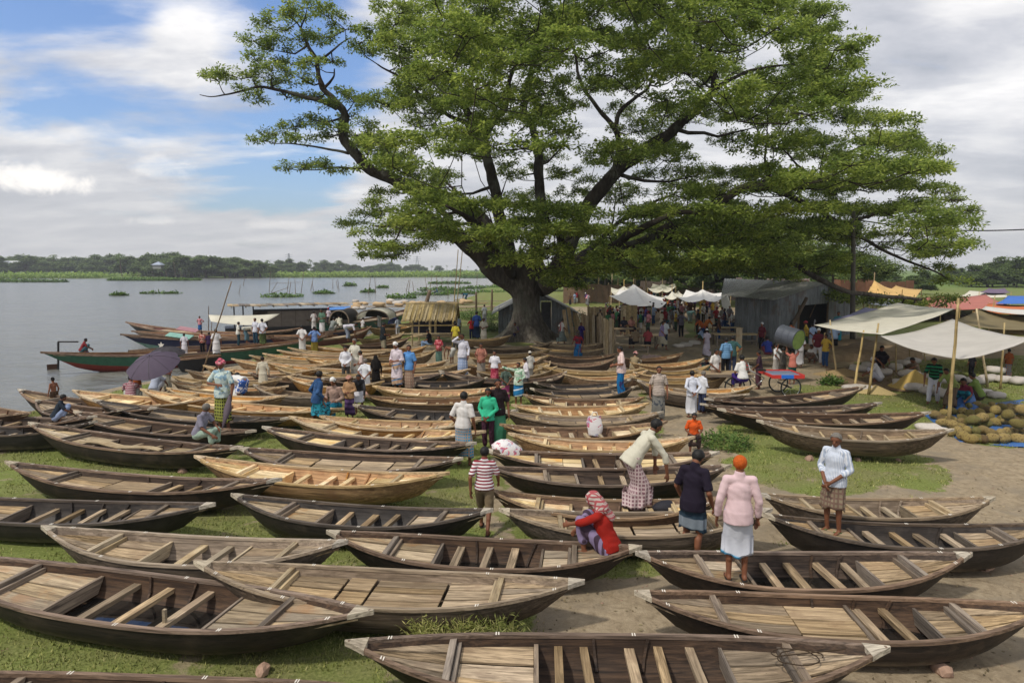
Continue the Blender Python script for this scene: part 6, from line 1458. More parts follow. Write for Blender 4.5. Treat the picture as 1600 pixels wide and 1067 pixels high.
# on and around the river boats
RB = .55
for a in (
 (129, 553, 529, 'squat', -60, ('shirt', '#8a3236'), ('lungi', '#3c5f68'), 'red shirted boatman crouching on the stern of the green boat', .35, {}),
 (137, 556, 545, 'squat', 100, ('bare',), ('shorts', '#3a3f80'), 'small child bending low on the green boat', .2, dict(scale=.6)),
 (289, 556, 521, 'stand', 20, ('robe', '#e0dde6'), ('lungi', '#dcd9e0'), 'man in white tunic on the boats left of the red shirt', .15, dict(hemz=.1)),
 (317, 553, 517, 'front', 170, ('shirt', '#a84a3c', 'print', '#e0c8bc', 10), ('trousers', '#1e1c22'), 'man in red patterned shirt and black trousers on the river boat', .15, {}),
 (328, 556, 519, 'stand', 10, ('shirt', '#3a2748'), ('lungi', '#2c2338'), 'figure in dark purple between the red and white shirts', .1, {}),
 (339, 560, 514, 'stand', 30, ('robe', '#e9e7e8'), ('lungi', '#e0dedf'), 'man in white carrying an orange bag on the river boat', .1, dict(hemz=.3)),
 (313, 520, 494, 'hips', 175, ('shirt', '#c98a92'), ('lungi', '#2f5f9c'), 'man in pink shirt and blue lungi on the outermost boat', .7, dict(hemz=.3)),
 (373, 541, 503, 'front', -60, ('shirt', '#e4e2d8'), ('trousers', '#2c4550'), 'youth in white shirt looking down on the dark boat', .6, {}),
 (386, 536, 512, 'bend', -80, ('shirt', '#b9b7ab'), ('lungi', '#5d7a88'), 'stooping grey figure beside the youth looking down', .6, dict(scale=.9)),
 (400, 538, 497, 'stand', 160, ('long', '#d9dbe8'), ('trousers', '#2c4a5e'), 'left man of the pair in white shirts on the green boat', .75, {}),
 (411, 541, 498, 'back', 20, ('long', '#dfe2ee'), ('lungi', '#2b3226', 'check', '#5c6b3c', 8), 'right man of the pair in white shirts on the green boat', .75, {}),
 (473, 554, 508, 'back', 10, ('tee', '#e6e4e2'), ('lungi', '#dcdad4'), 'man in white tee and white lungi with hands behind his back on boats', .3, dict(hemz=.1)),
 (492, 556, 510, 'hips', 20, ('shirt', '#7f9fd6', 'print', '#5b78b0', 6), ('lungi', '#a3903c'), 'man in light blue shirt and mustard lungi on the new boats', .2, dict(hemz=.1)),
 (491, 517, 486, 'stand', 30, ('long', '#dedbd8'), ('lungi', '#dcd9d5'), 'man in white with a shoulder cloth near the houseboat wall', .6, dict(extra=gamcha(('#8a4a50', 'check', '#d9c8c0', 10)), hemz=.2)),
 (504, 523, 483, 'front', 160, ('shirt', '#5f7f6c'), ('lungi', '#e0dde0'), 'man with grey green shirt near the houseboat wall', .6, dict(hemz=.2)),
 (514, 508, 481, 'stand', 170, ('shirt', '#c9bcc4'), ('trousers', '#3c3238'), 'man with red turban at the right of the houseboat wall', .8, dict(head=('turban', '#b23a48'))),
 (519, 519, 499, 'squat', -30, ('shirt', '#8f9592'), ('lungi', '#b5b0aa'), 'grey shirted man squatting at the boat edge', .7, dict(scale=1.0)),
 (531, 514, 490, 'squat', 30, ('shirt', '#e0ddca'), ('lungi', '#c9c4b4'), 'man in cream vest squatting by the teal boat', .7, dict(scale=1.0)),
 (544, 533, 513, 'bend', -75, ('long', '#dcd7e4'), ('lungi', '#8f96a8'), 'man in pale lilac shirt bent double over a boat', .3, dict(scale=1.0)),
 (567, 525, 496, 'walk', -60, ('long', '#e3e0e2'), ('lungi', '#cfcf8e'), 'man in white shirt and lemon lungi below the teal boat', .1, dict(hemz=.15)),
 (593, 513, 489, 'stand', 10, ('shirt', '#dfdfe4'), ('lungi', '#d5d5da'), 'man in white left of the blue plastic sheet', .3, {}),
 (599, 557, 504, 'front', -60, ('shirt', '#20262a'), ('shorts', '#97917c'), 'man in black shirt and khaki shorts holding a closed black umbrella', .1, {}),
 (712, 546, 504, 'stand', 4, ('shirt', '#dccb4a'), ('trousers', '#5a5a58'), 'man in yellow shirt seen from behind at the thatched stall', 0, {}),
 (686, 570, 524, 'frontlow', 160, ('shirt', '#a83844', 'print', '#d98a8e', 9), ('lungi', '#6f8f84', 'check', '#3f5f54', 9), 'man in red patterned shirt and grey green lungi below the stall', .1, dict(hemz=.1)),
 (672, 548, 518, 'sit', 70, ('shirt', '#1d1a1e'), ('trousers', '#8098b8'), 'youth in black top and pale jeans sitting on a boat by the stall', 0, dict(scale=1.0)),
 (706, 568, 542, 'bend', 60, ('bare',), ('shorts', '#c4c4be'), 'bare backed boy bending down below the yellow shirt man', .1, dict(scale=.8)),
 (717, 524, 494, 'stand', -30, ('shirt', '#98a3b4'), ('trousers', '#3c3f4a'), 'man in grey blue shirt right of the stall roof', 0, {}),
 (737, 530, 496, 'hips', 165, ('shirt', '#c5343c'), ('trousers', '#24264a'), 'man in scarlet shirt right of the stall', 0, {}),
 (745, 532, 485, 'stand', 20, ('long', '#2f4a8a'), ('lungi', '#26334f'), 'tall figure in royal blue behind the scarlet shirt', 0, {}),
 (756, 537, 497, 'front', 175, ('robe', '#d9d4c6'), ('lungi', '#cbc6b8'), 'old man in long white tunic beside the grey shed', 0, dict(hemz=.1)),
 (757, 505, 476, 'stand', 30, ('shirt', '#c9cdd4'), ('lungi', '#b0aebb'), 'man in pale shirt behind the old man in long white', 0, {}),
 (622, 528, 495, 'stand', 40, ('shirt', '#b7bfd0'), ('trousers', '#c2bfc4'), 'pale figure at the left end of the stall', 0, {}),
 (650, 524, 500, 'stand', 60, ('tee', '#dad9e6'), ('shorts', '#3a3040'), 'child in white inside the thatched stall', 0, dict(scale=.66)),
 (665, 520, 492, 'sit', 160, ('shirt', '#2a3b4c'), ('trousers', '#2c2b33'), 'dark clothed man sitting inside the stall, left one', .3, {}),
 (680, 520, 490, 'sit', 180, ('shirt', '#6b4a48'), ('trousers', '#2a2b3a'), 'brown shirted man sitting inside the stall', .3, {}),
 (695, 520, 490, 'sit', 200, ('shirt', '#3c5788'), ('trousers', '#22242c'), 'blue shirted man sitting inside the stall, right one', .3, {}),
 (660, 505, 489, 'front', 180, ('shirt', '#6fa3a8'), ('trousers', '#22242c'), 'aqua shirted man standing at the back of the stall', 0, {}),
 (683, 460, 449, 'sit', 90, ('shirt', '#2c6a86'), ('lungi', '#2f4a55'), 'tiny figure on the jetty left of the shed', 0, dict(scale=1.0)),
 (728, 470, 455, 'bend', 80, ('shirt', '#2f5f78'), ('lungi', '#274a5c'), 'bent figure in teal on the far jetty', .2, dict(scale=1.0)),
):
    person(a[0], a[1], a[2], a[3], a[4], a[5], a[6], a[7], False, a[8], **a[9])
# carts and market edge
for a in (
 (1116, 612, 545, 'frontlow', -150, ('tee', '#dedad4'), ('lungi', '#8a7460'), 'man in white vest seated at the left side of the flatbed cart', .05, {}),
 (1160, 612, 562, 'sit', 8, ('tee', '#e9e8e4'), ('lungi', '#55308a', 'check', '#2f2a6a', 8), 'man in white tee with a red green shoulder cloth on the cart', .25, dict(extra=gamcha(('#a53a45', 'check', '#2f5a4a', 9)), scale=1.08)),
 (1185, 608, 548, 'frontlow', 60, ('shirt', '#4a2f3c', 'check', '#2f2430', 12), ('lungi', '#5b3a44'), 'man in maroon checked shirt behind the cart bed', 0, {}),
 (1212, 588, 537, 'back', 30, ('tee', '#dfdedd'), ('lungi', '#b9b3ac'), 'man in white tee bending near the drum carriers', 0, {}),
 (1200, 556, 519, 'squat', 0, ('shirt', '#3a4a9c'), ('lungi', '#8a4a58'), 'person in blue with maroon lungi left of the iron drum', 0, dict(scale=1.1)),
 (1237, 600, 545, 'carry', 0, ('shirt', '#c97a6a'), ('lungi', '#1f5a55'), 'salmon shirted man carrying the iron drum overhead', 0, dict(hemz=.3)),
 (1222, 594, 543, 'carry', 10, ('shirt', '#5a5650'), ('lungi', '#4a4540'), 'grey shirted man carrying the left end of the iron drum', 0, dict(hemz=.25)),
 (1271, 567, 545, 'squat', 120, ('shirt', '#d9d6d0'), ('lungi', '#7a6a60'), 'man in white squatting on bare earth right of the drum', 0, dict(scale=1.0)),
 (1150, 570, 540, 'stand', 40, ('shirt', '#c9ab6e'), ('lungi', '#b59f74'), 'old man in mustard shirt by the sawn timber', 0, dict(hairm=HAIRG)),
 (1104, 557, 514, 'walk', 10, ('robe', '#b9b2c0'), ('lungi', '#aba4b2'), 'man in long grey lilac tunic and cap walking toward the market', 0, dict(head=('cap', '#e0e0df'), hemz=.1)),
 (1038, 543, 499, 'stand', -20, ('shirt', '#d5dbe2'), ('trousers', '#1f3556'), 'young man in white shirt and navy trousers at the sand edge', 0, {}),
 (1033, 547, 502, 'walk', -120, ('shirt', '#9a8bb5'), ('lungi', '#b5ad98'), 'man in lilac shirt leaning at the tea table', 0, dict(hemz=.35)),
 (1064, 527, 487, 'hips', 10, ('shirt', '#8a8594', 'check', '#4a4658', 12), ('trousers', '#20222c'), 'man in grey checked shirt on the sand before the crowd', 0, {}),
 (1458, 630, 553, 'lean', 140, ('tee', '#2c8a62', 'stripeh', '#1a2a2a', 9), ('trousers', '#dcdbe6'), 'man in green striped shirt and white trousers at the sacks', 0, dict(scale=1.08)),
 (1485, 640, 575, 'lean', 110, ('shirt', '#8f9c58'), ('lungi', '#6a5a4a'), 'man in olive green bending behind the green striped shirt', 0, {}),
 (1372, 598, 557, 'squat', 60, ('shirt', '#dcdbe2'), ('lungi', '#b9bac6'), 'man in white squatting among the sacks under the near tarp', 0, dict(scale=1.1, head=('cap', '#e0dfe0'))),
 (1433, 592, 552, 'squatrest', 90, ('shirt', '#8d7b6a'), ('lungi', '#5a4a3c'), 'brown shirted man squatting behind the grain heap', 0, dict(scale=1.1)),
 (1506, 636, 590, 'squat', 130, ('shirt', '#7a2f42'), ('lungi', '#2a8a9c', 'check', '#1a5f78', 8), 'seller in maroon shirt and teal lungi beside the jackfruit', 0, dict(scale=1.1)),
 (1528, 628, 580, 'squat', 40, ('shirt', '#7a8f4a'), ('lungi', '#4a3f3a'), 'man in moss green crouching behind the maroon seller', 0, dict(scale=1.1)),
 (1574, 590, 545, 'stand', 0, ('shirt', '#8a4a28'), ('lungi', '#2f7fa0', 'check', '#a86a3a', 8), 'person in teal checked wrap under the right tarp', 0, dict(hemz=.1)),
 (1517, 590, 552, 'stand', 0, ('shirt', '#1f1e24'), ('trousers', '#1a1b26'), 'figure in black under the right hand tarps', 0, {}),
 (1372, 575, 535, 'squat', 180, ('shirt', '#1d1c24'), ('lungi', '#2a2530'), 'dark figure sitting on the bank behind the white tarp', .3, dict(scale=1.1)),
 (1308, 535, 487, 'stand', 170, ('shirt', '#4a7f8a'), ('lungi', '#2f9aae'), 'child in turquoise wrap in front of the corrugated shed', .3, dict(hemz=.1)),
 (1270, 520, 495, 'stand', 170, ('shirt', '#c9c5cc'), ('lungi', '#b9aeb2'), 'figure in white in the dark shed doorway, right one', .3, {}),
 (1255, 515, 490, 'lean', 170, ('shirt', '#d5d3cf'), ('lungi', '#b9aeb2'), 'figure in white in the dark shed doorway, left one', .3, {}),
 (1118, 492, 462, 'hips', 170, ('robe', '#c9bda8'), ('lungi', '#c4b9a5'), 'man in long cream tunic standing by the right tent', 0, {}),
 (1090, 525, 483, 'stand', 60, ('shirt', '#191a20'), ('trousers', '#17171c'), 'man all in black near the grass strip', 0, {}),
 (1102, 530, 495, 'lean', -60, ('tee', '#d97a32'), ('trousers', '#2a2b33'), 'man in orange shirt leaning over goods near the grass strip', 0, {}),
 (1122, 518, 500, 'squat', 60, ('shirt', '#2c2a3a'), ('lungi', '#3a3040'), 'person crouching beside the orange shirt, left one', 0, {}),
 (1130, 515, 498, 'squat', -40, ('shirt', '#c0bcc4'), ('lungi', '#2a4a48'), 'person crouching beside the orange shirt, right one', 0, {}),
 (1053, 500, 475, 'back', 0, ('long', '#3a72c0'), ('trousers', '#9a9286'), 'man in bright blue shirt with white cap in the market crowd', 0, dict(head=('cap', '#e8e8e8'))),
 (1066, 500, 477, 'lean', 0, ('long', '#e3e0d8'), ('lungi', '#cfccc4'), 'man in white bent over with orange scarf in the market crowd', 0, dict(head=('turban', '#d9824a'))),
 (1078, 505, 485, 'bend', -60, ('long', '#a8d5d2'), ('lungi', '#b9c4c8'), 'man in pale aqua bending in the market crowd', 0, {}),
):
    person(a[0], a[1], a[2], a[3], a[4], a[5], a[6], a[7], False, a[8], group='people at the market', **a[9])
# the market crowd proper
CC = [('white', '#e2e2e6'), ('white', '#d9d6d0'), ('pale blue', '#a3b9dc'), ('navy', '#27305a'), ('maroon', '#6a2a36'), ('red', '#a8323c'), ('brown', '#5c4436'), ('teal', '#2f6f78'), ('black', '#1e1d22'), ('pink', '#cf8f9c'), ('yellow', '#d2b14c'), ('green', '#3f7a54'), ('violet', '#5d4a8c'), ('orange', '#cc6a30'), ('grey', '#8b8a90'), ('cream', '#cfc5ae')]
BC = [('dark', '#24242c'), ('blue', '#2c4f80'), ('grey', '#77777a'), ('brown', '#4f4036'), ('white', '#cfcdd0'), ('green checked', '#3f5a44')]
cr = random.Random(4)
zones = [((950, 1060, 496, 522), 52, 'around the tea tables left of the grass strip'), ((925, 1000, 498, 520), 16, 'among the stacked planks'), ((1095, 1150, 500, 540), 12, 'by the pale tables before the iron shed'), ((1180, 1330, 545, 575), 8, 'on bare ground before the iron shed'), ((985, 1085, 474, 494), 55, 'between the two white tents'), ((1010, 1140, 466, 478), 42, 'far back beneath the right white tent'), ((885, 935, 466, 480), 14, 'at the plank stacks right of the small shed'), ((935, 1000, 466, 476), 12, 'behind the left white tent'), ((1060, 1140, 482, 505), 14, 'on the ground in front of the right tent')]
for (x0, x1, y0, y1), n, zl in zones:
    for i in range(n):
        px = cr.uniform(x0, x1); py = cr.uniform(y0, y1); ps = cr.choices(['stand', 'stand2', 'front', 'hips', 'walk', 'back', 'lean', 'squat', 'frontlow'], [3, 3, 3, 1, 2, 2, 2, 2, 2])[0]
        tn, tc_ = cr.choice(CC); bn, bc = cr.choice(BC); kb = cr.choice(['lungi', 'trousers'])
        hd = cr.choice([None, None, None, None, ('cap', '#e4e4e4'), ('turban', '#a8424c')])
        act = {'lean': 'leaning', 'squat': 'squatting', 'walk': 'walking'}.get(ps, 'standing')
        person(px, py, 0, ps, cr.uniform(0, 360), ('shirt', tc_), (kb, bc), f'man in {tn} shirt and {bn} {kb} {act} {zl}', False, 0, head=hd, group='market crowd', scale=cr.uniform(.90, 1.04))
# ------------------------------------------------------------------ market: sheds, stalls, tarps, goods
def corrugated(name, V4, m, parent, pitch=.18, amp=.022, n=None, rows=1):
    """sheet between corners a,b (bottom/left->right) and c,d; waves across a->b"""
    a, b, c, d = [Vector(p) for p in V4]; L = (b - a).length; n = n or max(8, int(L / pitch * 4)); nr = (b - a).cross(d - a).normalized(); V = []; Fs = []
    for j in range(rows + 1):
        v = j / rows
        for i in range(n + 1):
            u = i / n; p = (a * (1 - u) + b * u) * (1 - v) + (d * (1 - u) + c * u) * v; V.append(p + nr * amp * math.sin(u * L / pitch * 2 * math.pi))
    for j in range(rows):
        for i in range(n): q = j * (n + 1) + i; Fs.append((q, q + 1, q + n + 2, q + n + 1))
    k = len(V); V += [v - nr * .012 for v in V]; Fs += [tuple(k + i for i in reversed(f)) for f in Fs]
    return obj(name, mesh(name, V, Fs), m, parent)
def iron(name, c1, c2, rust):
    m, t, b, out = newmat(name); v, rnd = objcoord(t); mp = t.add('ShaderNodeMapping'); t.link(v, mp.inputs[0]); mp.inputs['Scale'].default_value = (3, 3, .5)
    n = t.noise(mp.outputs[0], 1.5, 5, .65, .4); n2 = t.noise(v, .9, 5, .65)
    c = t.ramp(n, [(.3, lin(c1)), (.7, lin(c2))]); c = t.mix(t.math('MULTIPLY', t.maprange(n2, .52, .66), rust), c, (.13, .075, .045))
    hs = t.add('ShaderNodeHueSaturation'); t.link(c, hs.inputs['Color']); t.link(t.maprange(rnd, 0, 1, .72, 1.2, False), hs.inputs['Value']); t.link(hs.outputs[0], b.inputs['Base Color'])
    b.inputs['Roughness'].default_value = .55; b.inputs['Metallic'].default_value = .25; bump(t, b, n, .2, .01); return m
IR1 = iron('corrugated_iron', '#5d6266', '#8e9395', .5); IR2 = iron('corrugated_iron_roof', '#8b8c88', '#b9b8b2', .35); DARKIN = plain('dark_interior', '#0f0e0e', .95)
def shed_small():
    Y = TY + 4.5; e = empty('tin_shed', WD(838, 530, Y)); e.location.z = 0; inv = Vector(e.location)
    g = lambda px, py, dy=0: WD(px, py, Y + dy) - inv
    bz = 0.0; x0, x1 = g(778, 0).x, g(899, 0).x; zt = g(0, 484).z; zr = g(0, 456).z; D = 7
    xs = [x0 + (x1 - x0) * i / 7 for i in range(8)]
    zz = lambda x: zt + (zr - zt) * (1 - abs((x - (x0 + x1) / 2) / ((x1 - x0) / 2)))
    for i in range(7):
        if i == 4:
            mb = MB(); mb.box(((xs[i] + xs[i + 1]) / 2, .02, 1.15), (xs[i + 1] - xs[i] - .03, .05, 2.3)); mb.build('door', plain('shed_door', '#3e3e3f', .8), e)
            corrugated('wall_sheet', [(xs[i], 0, 2.33), (xs[i + 1], 0, 2.33), (xs[i + 1], 0, zz(xs[i + 1])), (xs[i], 0, zz(xs[i]))], IR1, e); continue
        corrugated('wall_sheet', [(xs[i], 0, bz), (xs[i + 1], 0, bz), (xs[i + 1], 0, zz(xs[i + 1])), (xs[i], 0, zz(xs[i]))], IR1, e)
    corrugated('side_wall', [(x1, 0, 0), (x1, D, 0), (x1, D, zt), (x1, 0, zt)], IR1, e); corrugated('side_wall', [(x0, D, 0), (x0, 0, 0), (x0, 0, zt), (x0, D, zt)], IR1, e)
    xm = (x0 + x1) / 2
    for i in range(3):
        d0, d1 = -.5 + (D + .8) * i / 3, -.5 + (D + .8) * (i + 1) / 3
        corrugated('roof_sheet', [(x0 - .5, d1, zt - .30 + .02 * i), (x0 - .5, d0, zt - .30 + .02 * i), (xm, d0, zr + .06 + .02 * i), (xm, d1, zr + .06 + .02 * i)], IR2, e)
        corrugated('roof_sheet', [(x1 + .6, d0, zt - .32 + .02 * i), (x1 + .6, d1, zt - .32 + .02 * i), (xm, d1, zr + .06 + .02 * i), (xm, d0, zr + .06 + .02 * i)], IR2, e)
    mb = MB(); mb.box((g(808, 0).x + .1, -.04, g(0, 482).z), (.6, .03, .5)); mb.build('poster', plain('faded_poster', '#a7aaa5', .9, 0, 20, .4), e)
    tag(e, 'small grey corrugated iron shed right behind the big tree trunk', 'shed')
shed_small()
def shed_big():
    A = W(1147, 527, 0); Bp = W(1212, 541, 0); Cp = W(1330, 522, 0); e = empty('iron_shed', A)
    def loc(p): return Vector(p) - A
    Y0 = A.y; zl = WD(1147, 461, A.y).z; zb = WD(1212, 465, Bp.y).z; zr = WD(1283, 443, Bp.y + 2).z
    # left wall A->B, gable front B->C
    n = 6; F0, F1 = loc(A), loc(Bp)
    for i in range(n):
        a = F0.lerp(F1, i / n); b = F0.lerp(F1, (i + 1) / n); za = zl + (zb - zl) * i / n; zb2 = zl + (zb - zl) * (i + 1) / n
        corrugated('wall_sheet', [a, b, b + Vector((0, 0, zb2)), a + Vector((0, 0, za))], IR1, e, .2, .028)
    G1_ = loc(Cp); n = 8; rid = .58
    zz = lambda t: zb + (zr - zb) * (t / rid) if t < rid else zr + (zb - .6 - zr) * ((t - rid) / (1 - rid))
    for i in range(n):
        t0, t1 = i / n, (i + 1) / n; a = F1.lerp(G1_, t0); b = F1.lerp(G1_, t1); low = 2.35 if 2 <= i <= 4 else 0
        corrugated('wall_sheet', [a + Vector((0, 0, low)), b + Vector((0, 0, low)), b + Vector((0, 0, zz(t1))), a + Vector((0, 0, zz(t0)))], IR1, e, .2, .028)
    mb = MB(); a = F1.lerp(G1_, .8 / n) + Vector((0, 1.2, 1.3)); b = F1.lerp(G1_, 6.6 / n) + Vector((0, 1.2, 1.3)); mb.bar(a, b, .1, 2.6); mb.build('doorway_shade_panel', DARKIN, e)  # near-black panel stands in for the shade inside the shed
    for t in (2 / n, 5 / n): mb = MB(); a = F1.lerp(G1_, t); mb.bar(a + Vector((0, -.05, 0)), a + Vector((0, -.05, 2.4)), .1, .1, (0, 1, 0)); mb.build('door_post', BAMD, e)
    back = Vector((1.5, 9.0, 0)); rd = F1.lerp(G1_, rid) + Vector((0, 0, zr)); ov = Vector((-.3, -.5, 0))
    for i in range(4):
        s0, s1 = i / 4, (i + 1) / 4; q = lambda s: (F1 + Vector((-.5, -.6, zb - .12))).lerp(F0 + Vector((-.8, .6, zl - .12)), s); r = lambda s: (rd + Vector((0, -.6, .05))).lerp(rd + Vector((-3.6, 10.0, .05)), s)
        dz = Vector((0, 0, .02 * i)); corrugated('roof_sheet', [q(s1) + dz, q(s0) + dz, r(s0) + dz, r(s1) + dz], IR2, e, .22, .03)
    for i in range(3):
        s0, s1 = i / 3, (i + 1) / 3; q = lambda s: (G1_ + Vector((.4, -.5, zb - .7))).lerp(G1_ + Vector((-3, 10, zb - .7)), s); r = lambda s: (rd + Vector((0, -.6, .05))).lerp(rd + Vector((-3.6, 10.0, .05)), s)
        dz = Vector((0, 0, .02 * i)); corrugated('roof_sheet', [q(s0) + dz, q(s1) + dz, r(s1) + dz, r(s0) + dz], IR2, e, .22, .03)
    mb = MB(); mb.bar((F1.lerp(G1_, .25)) + Vector((0, .0, .02)), F1.lerp(G1_, .25) + Vector((.0, .8, .02)), .05, .05); 
    tag(e, 'large corrugated iron shed with open dark doorway right of the white tents', 'shed')
shed_big()
vpole(1222, 538, 1261, 465, .16, 'thick leaning trunk post in front of the dark shed doorway', BAMD); vpole(1250, 528, 1276, 472, .05, 'thin leaning pole right of the shed doorway post', BAMD); vpole(1262, 548, 1276, 580, .04, 'stick lying against the earth bank', BAM)
# electric pole + wire
ep = vpole(1332, 540, 1334, 330, .17, 'tall grey electric pole at the right of the iron shed', plain('concrete_pole', '#57534c', .9), name='electric_pole')
a = WD(1334, 343, ep.location.y); b = WD(1640, 357, ep.location.y - 4); mb = MB(); mb.tube([a.lerp(b, i / 14) - Vector((0, 0, .35 * math.sin(math.pi * i / 14))) - a for i in range(15)], .035, 5)
o = mb.build('power_cable', plain('cable', '#1a1a1c', .7), None, True, a); tag(o, 'black power cable running off the right edge of the sky', 'cable')
# thatched stall
def stall():
    A = W(646, 541, 0); Bq = W(712, 541, 0); e = empty('thatched_stall', A); L = Bq.x - A.x; s = A.y / F
    zlow = WD(0, 499, A.y).z; ztop = WD(0, 474, A.y + 1.8).z; D = 3.0; Y = A.y
    x0, x1 = WD(628, 500, Y).x - A.x, WD(712, 500, Y).x - A.x
    th = wood('thatch', '#7d6d4d', '#b8a679', '#6a5b42', 'z', .95, .3)
    r = random.Random(3); n = 34
    for i in range(n):
        xa = x0 + (x1 - x0) * i / n; w = (x1 - x0) / n * 1.05; j = r.uniform(-.10, .06); mb = MB()
        mb.addm([(xa, -.25, zlow + j), (xa + w, -.25, zlow + j), (xa + w + .05, 1.5, ztop), (xa + .05, 1.5, ztop), (xa, -.25, zlow + j - .09), (xa + w, -.25, zlow + j - .09), (xa + w + .05, 1.5, ztop - .09), (xa + .05, 1.5, ztop - .09)], [(0, 1, 2, 3), (7, 6, 5, 4), (0, 4, 5, 1), (1, 5, 6, 2), (2, 6, 7, 3), (3, 7, 4, 0)])
        mb.build('thatch_bundle', th, e)
        if i % 2 == 0:
            mb = MB(); w *= 2; mb.addm([(xa + .05, 1.52, ztop), (xa + w + .05, 1.52, ztop), (xa + w, 3.3, zlow), (xa, 3.3, zlow), (xa + .05, 1.52, ztop - .09), (xa + w + .05, 1.52, ztop - .09), (xa + w, 3.3, zlow - .09), (xa, 3.3, zlow - .09)], [(0, 1, 2, 3), (7, 6, 5, 4), (0, 4, 5, 1), (1, 5, 6, 2), (2, 6, 7, 3), (3, 7, 4, 0)]); mb.build('thatch_bundle', th, e)
    mb = MB(); mb.tube([(x0, 1.5, ztop + .03), (x1 + .1, 1.5, ztop + .03)], .06, 6); mb.build('ridge_pole', BAM, e)
    for x in (x0 + .6, x0 + 1.7, x1 - 1.6, x1 - .2):
        for y in (0, 3): mb = MB(); mb.tube([(x, y, 0), (x + .03, y, zlow)], .05, 6); mb.build('post', BAM, e)
    for z in (.75, 1.25): mb = MB(); mb.tube([(x0 - .2, -.05, z), (x1 - .1, -.05, z + .03)], .04, 6); mb.build('rail', BAM, e)
    for y in (1.2, 2.2): mb = MB(); mb.box(((x0 + x1) / 2, y, .48), ((x1 - x0) * .8, .45, .05)); mb.build('bench', dk('tan', 'x'), e)
    mb = MB(); mb.box(((x0 + x1) / 2, 3.05, 1.0), ((x1 - x0) * .85, .04, 1.1)); mb.build('back_screen', plain('dark_cloth_screen', '#2a2830', .9), e)
    tag(e, 'open bamboo stall with straw thatched roof left of the big tree', 'stall')
stall()
vpole(665, 478, 672, 453, .30, 'dark tree stump post behind the thatched stall', BAMD); vpole(744, 492, 744, 456, .14, 'left dark post by the river behind the stall', BAMD); vpole(768, 492, 769, 452, .13, 'right dark post by the river beside the shed', BAMD)
# jetty, sack heaps by the river
SACK = plain('woven_sack', '#b9b2aa', .85, .15, 6, .12, .2, 0, .35)
SACKB = plain('jute_sack', '#b39a78', .95, .15, 9, .2, .1, 0, .5)
def blobmesh(seed, flat=.55, power=2.6):
    r = random.Random(seed); V = []; Fs = []; n, m = 12, 7
    for j in range(m + 1):
        ph = -math.pi / 2 + math.pi * j / m
        for i in range(n):
            th = 2 * math.pi * i / n; x, y, z = math.cos(th) * math.cos(ph), math.sin(th) * math.cos(ph), math.sin(ph)
            sp = lambda q: math.copysign(abs(q) ** (2 / power), q); p = Vector((sp(x) * 1.0, sp(y) * .62, sp(z) * flat)); p *= 1 + .30 * noise.noise(p * 2 + Vector((seed, 0, 0))); V.append(p)
    for j in range(m):
        for i in range(n): k = (i + 1) % n; Fs.append((j * n + i, j * n + k, (j + 1) * n + k, (j + 1) * n + i))
    return mesh('sack', V, Fs, True)
SM = [blobmesh(i, .36) for i in range(4)]
def sack(px, py, size, z, rot, m, label, tilt=0.0, group='sacks of grain', name='sack'):
    p = W(px, py, 0); o = obj(name, SM[random.randrange(4)], m, None, (p.x, p.y, z + size * .3)); size *= .84; o.scale = (size,) * 3; o.rotation_euler = (tilt, 0, R(rot)); tag(o, label, 'sack', group); return o
for i in range(34):
    px = random.uniform(545, 735); py = 486 - (px - 545) * .035 + random.uniform(-5, 3)
    sack(px, py, random.uniform(.5, .9), .1 + random.random() * .45, random.uniform(0, 180), SACKB if random.random() < .6 else SACK, ('jute' if random.random() < .5 else 'pale') + ' bale heaped on the river landing behind the stall', group='bales on the river landing')
tarp('plastic_sheet', [W(512, 484, 1.6), W(548, 482, 1.8), W(548, 478, 1.9), W(514, 479, 1.7)], .05, plain('blue_plastic', '#4a7fc4', .5, 0, 2, .2, .4), 'light blue sheet on top of the houseboat roof', nu=6, nv=3)
tarp('plastic_sheet', [W(586, 490, .9), W(606, 492, .8), W(602, 483, 1.3), W(588, 484, 1.4)], .02, plain('orange_plastic', '#e0502a', .5, 0, 2, .2, .4), 'bright orange cloth heap near the arched canopy', nu=6, nv=4, wr=.15)
tarp('plastic_sheet', [W(606, 505, .3), W(623, 506, .3), W(620, 497, 1.0), W(610, 496, 1.0)], .02, plain('royal_blue_plastic', '#2440c4', .5, 0, 2, .2, .4), 'royal blue plastic heap left of the stall', nu=6, nv=4, wr=.15)
for i in range(9):
    a = W(random.uniform(560, 720), random.uniform(470, 480), .4); freebox('landing_plank', a, (random.uniform(4, 9), .35, .06), dk(random.choice(['tan', 'weath']), 'x'), 'long plank of the landing stage behind the stall', 'plank', 'landing stage planks', Matrix.Rotation(R(random.uniform(-8, 8)), 3, 'Z'))
for i in range(7):
    a = W(random.uniform(690, 765), random.uniform(464, 486), .35); freebox('landing_plank', a, (random.uniform(4, 7), .5, .08), dk(random.choice(['tan', 'weath']), 'x'), 'grey plank of the jetty left of the shed', 'plank', 'landing stage planks', Matrix.Rotation(R(random.uniform(-5, 5)), 3, 'Z'))
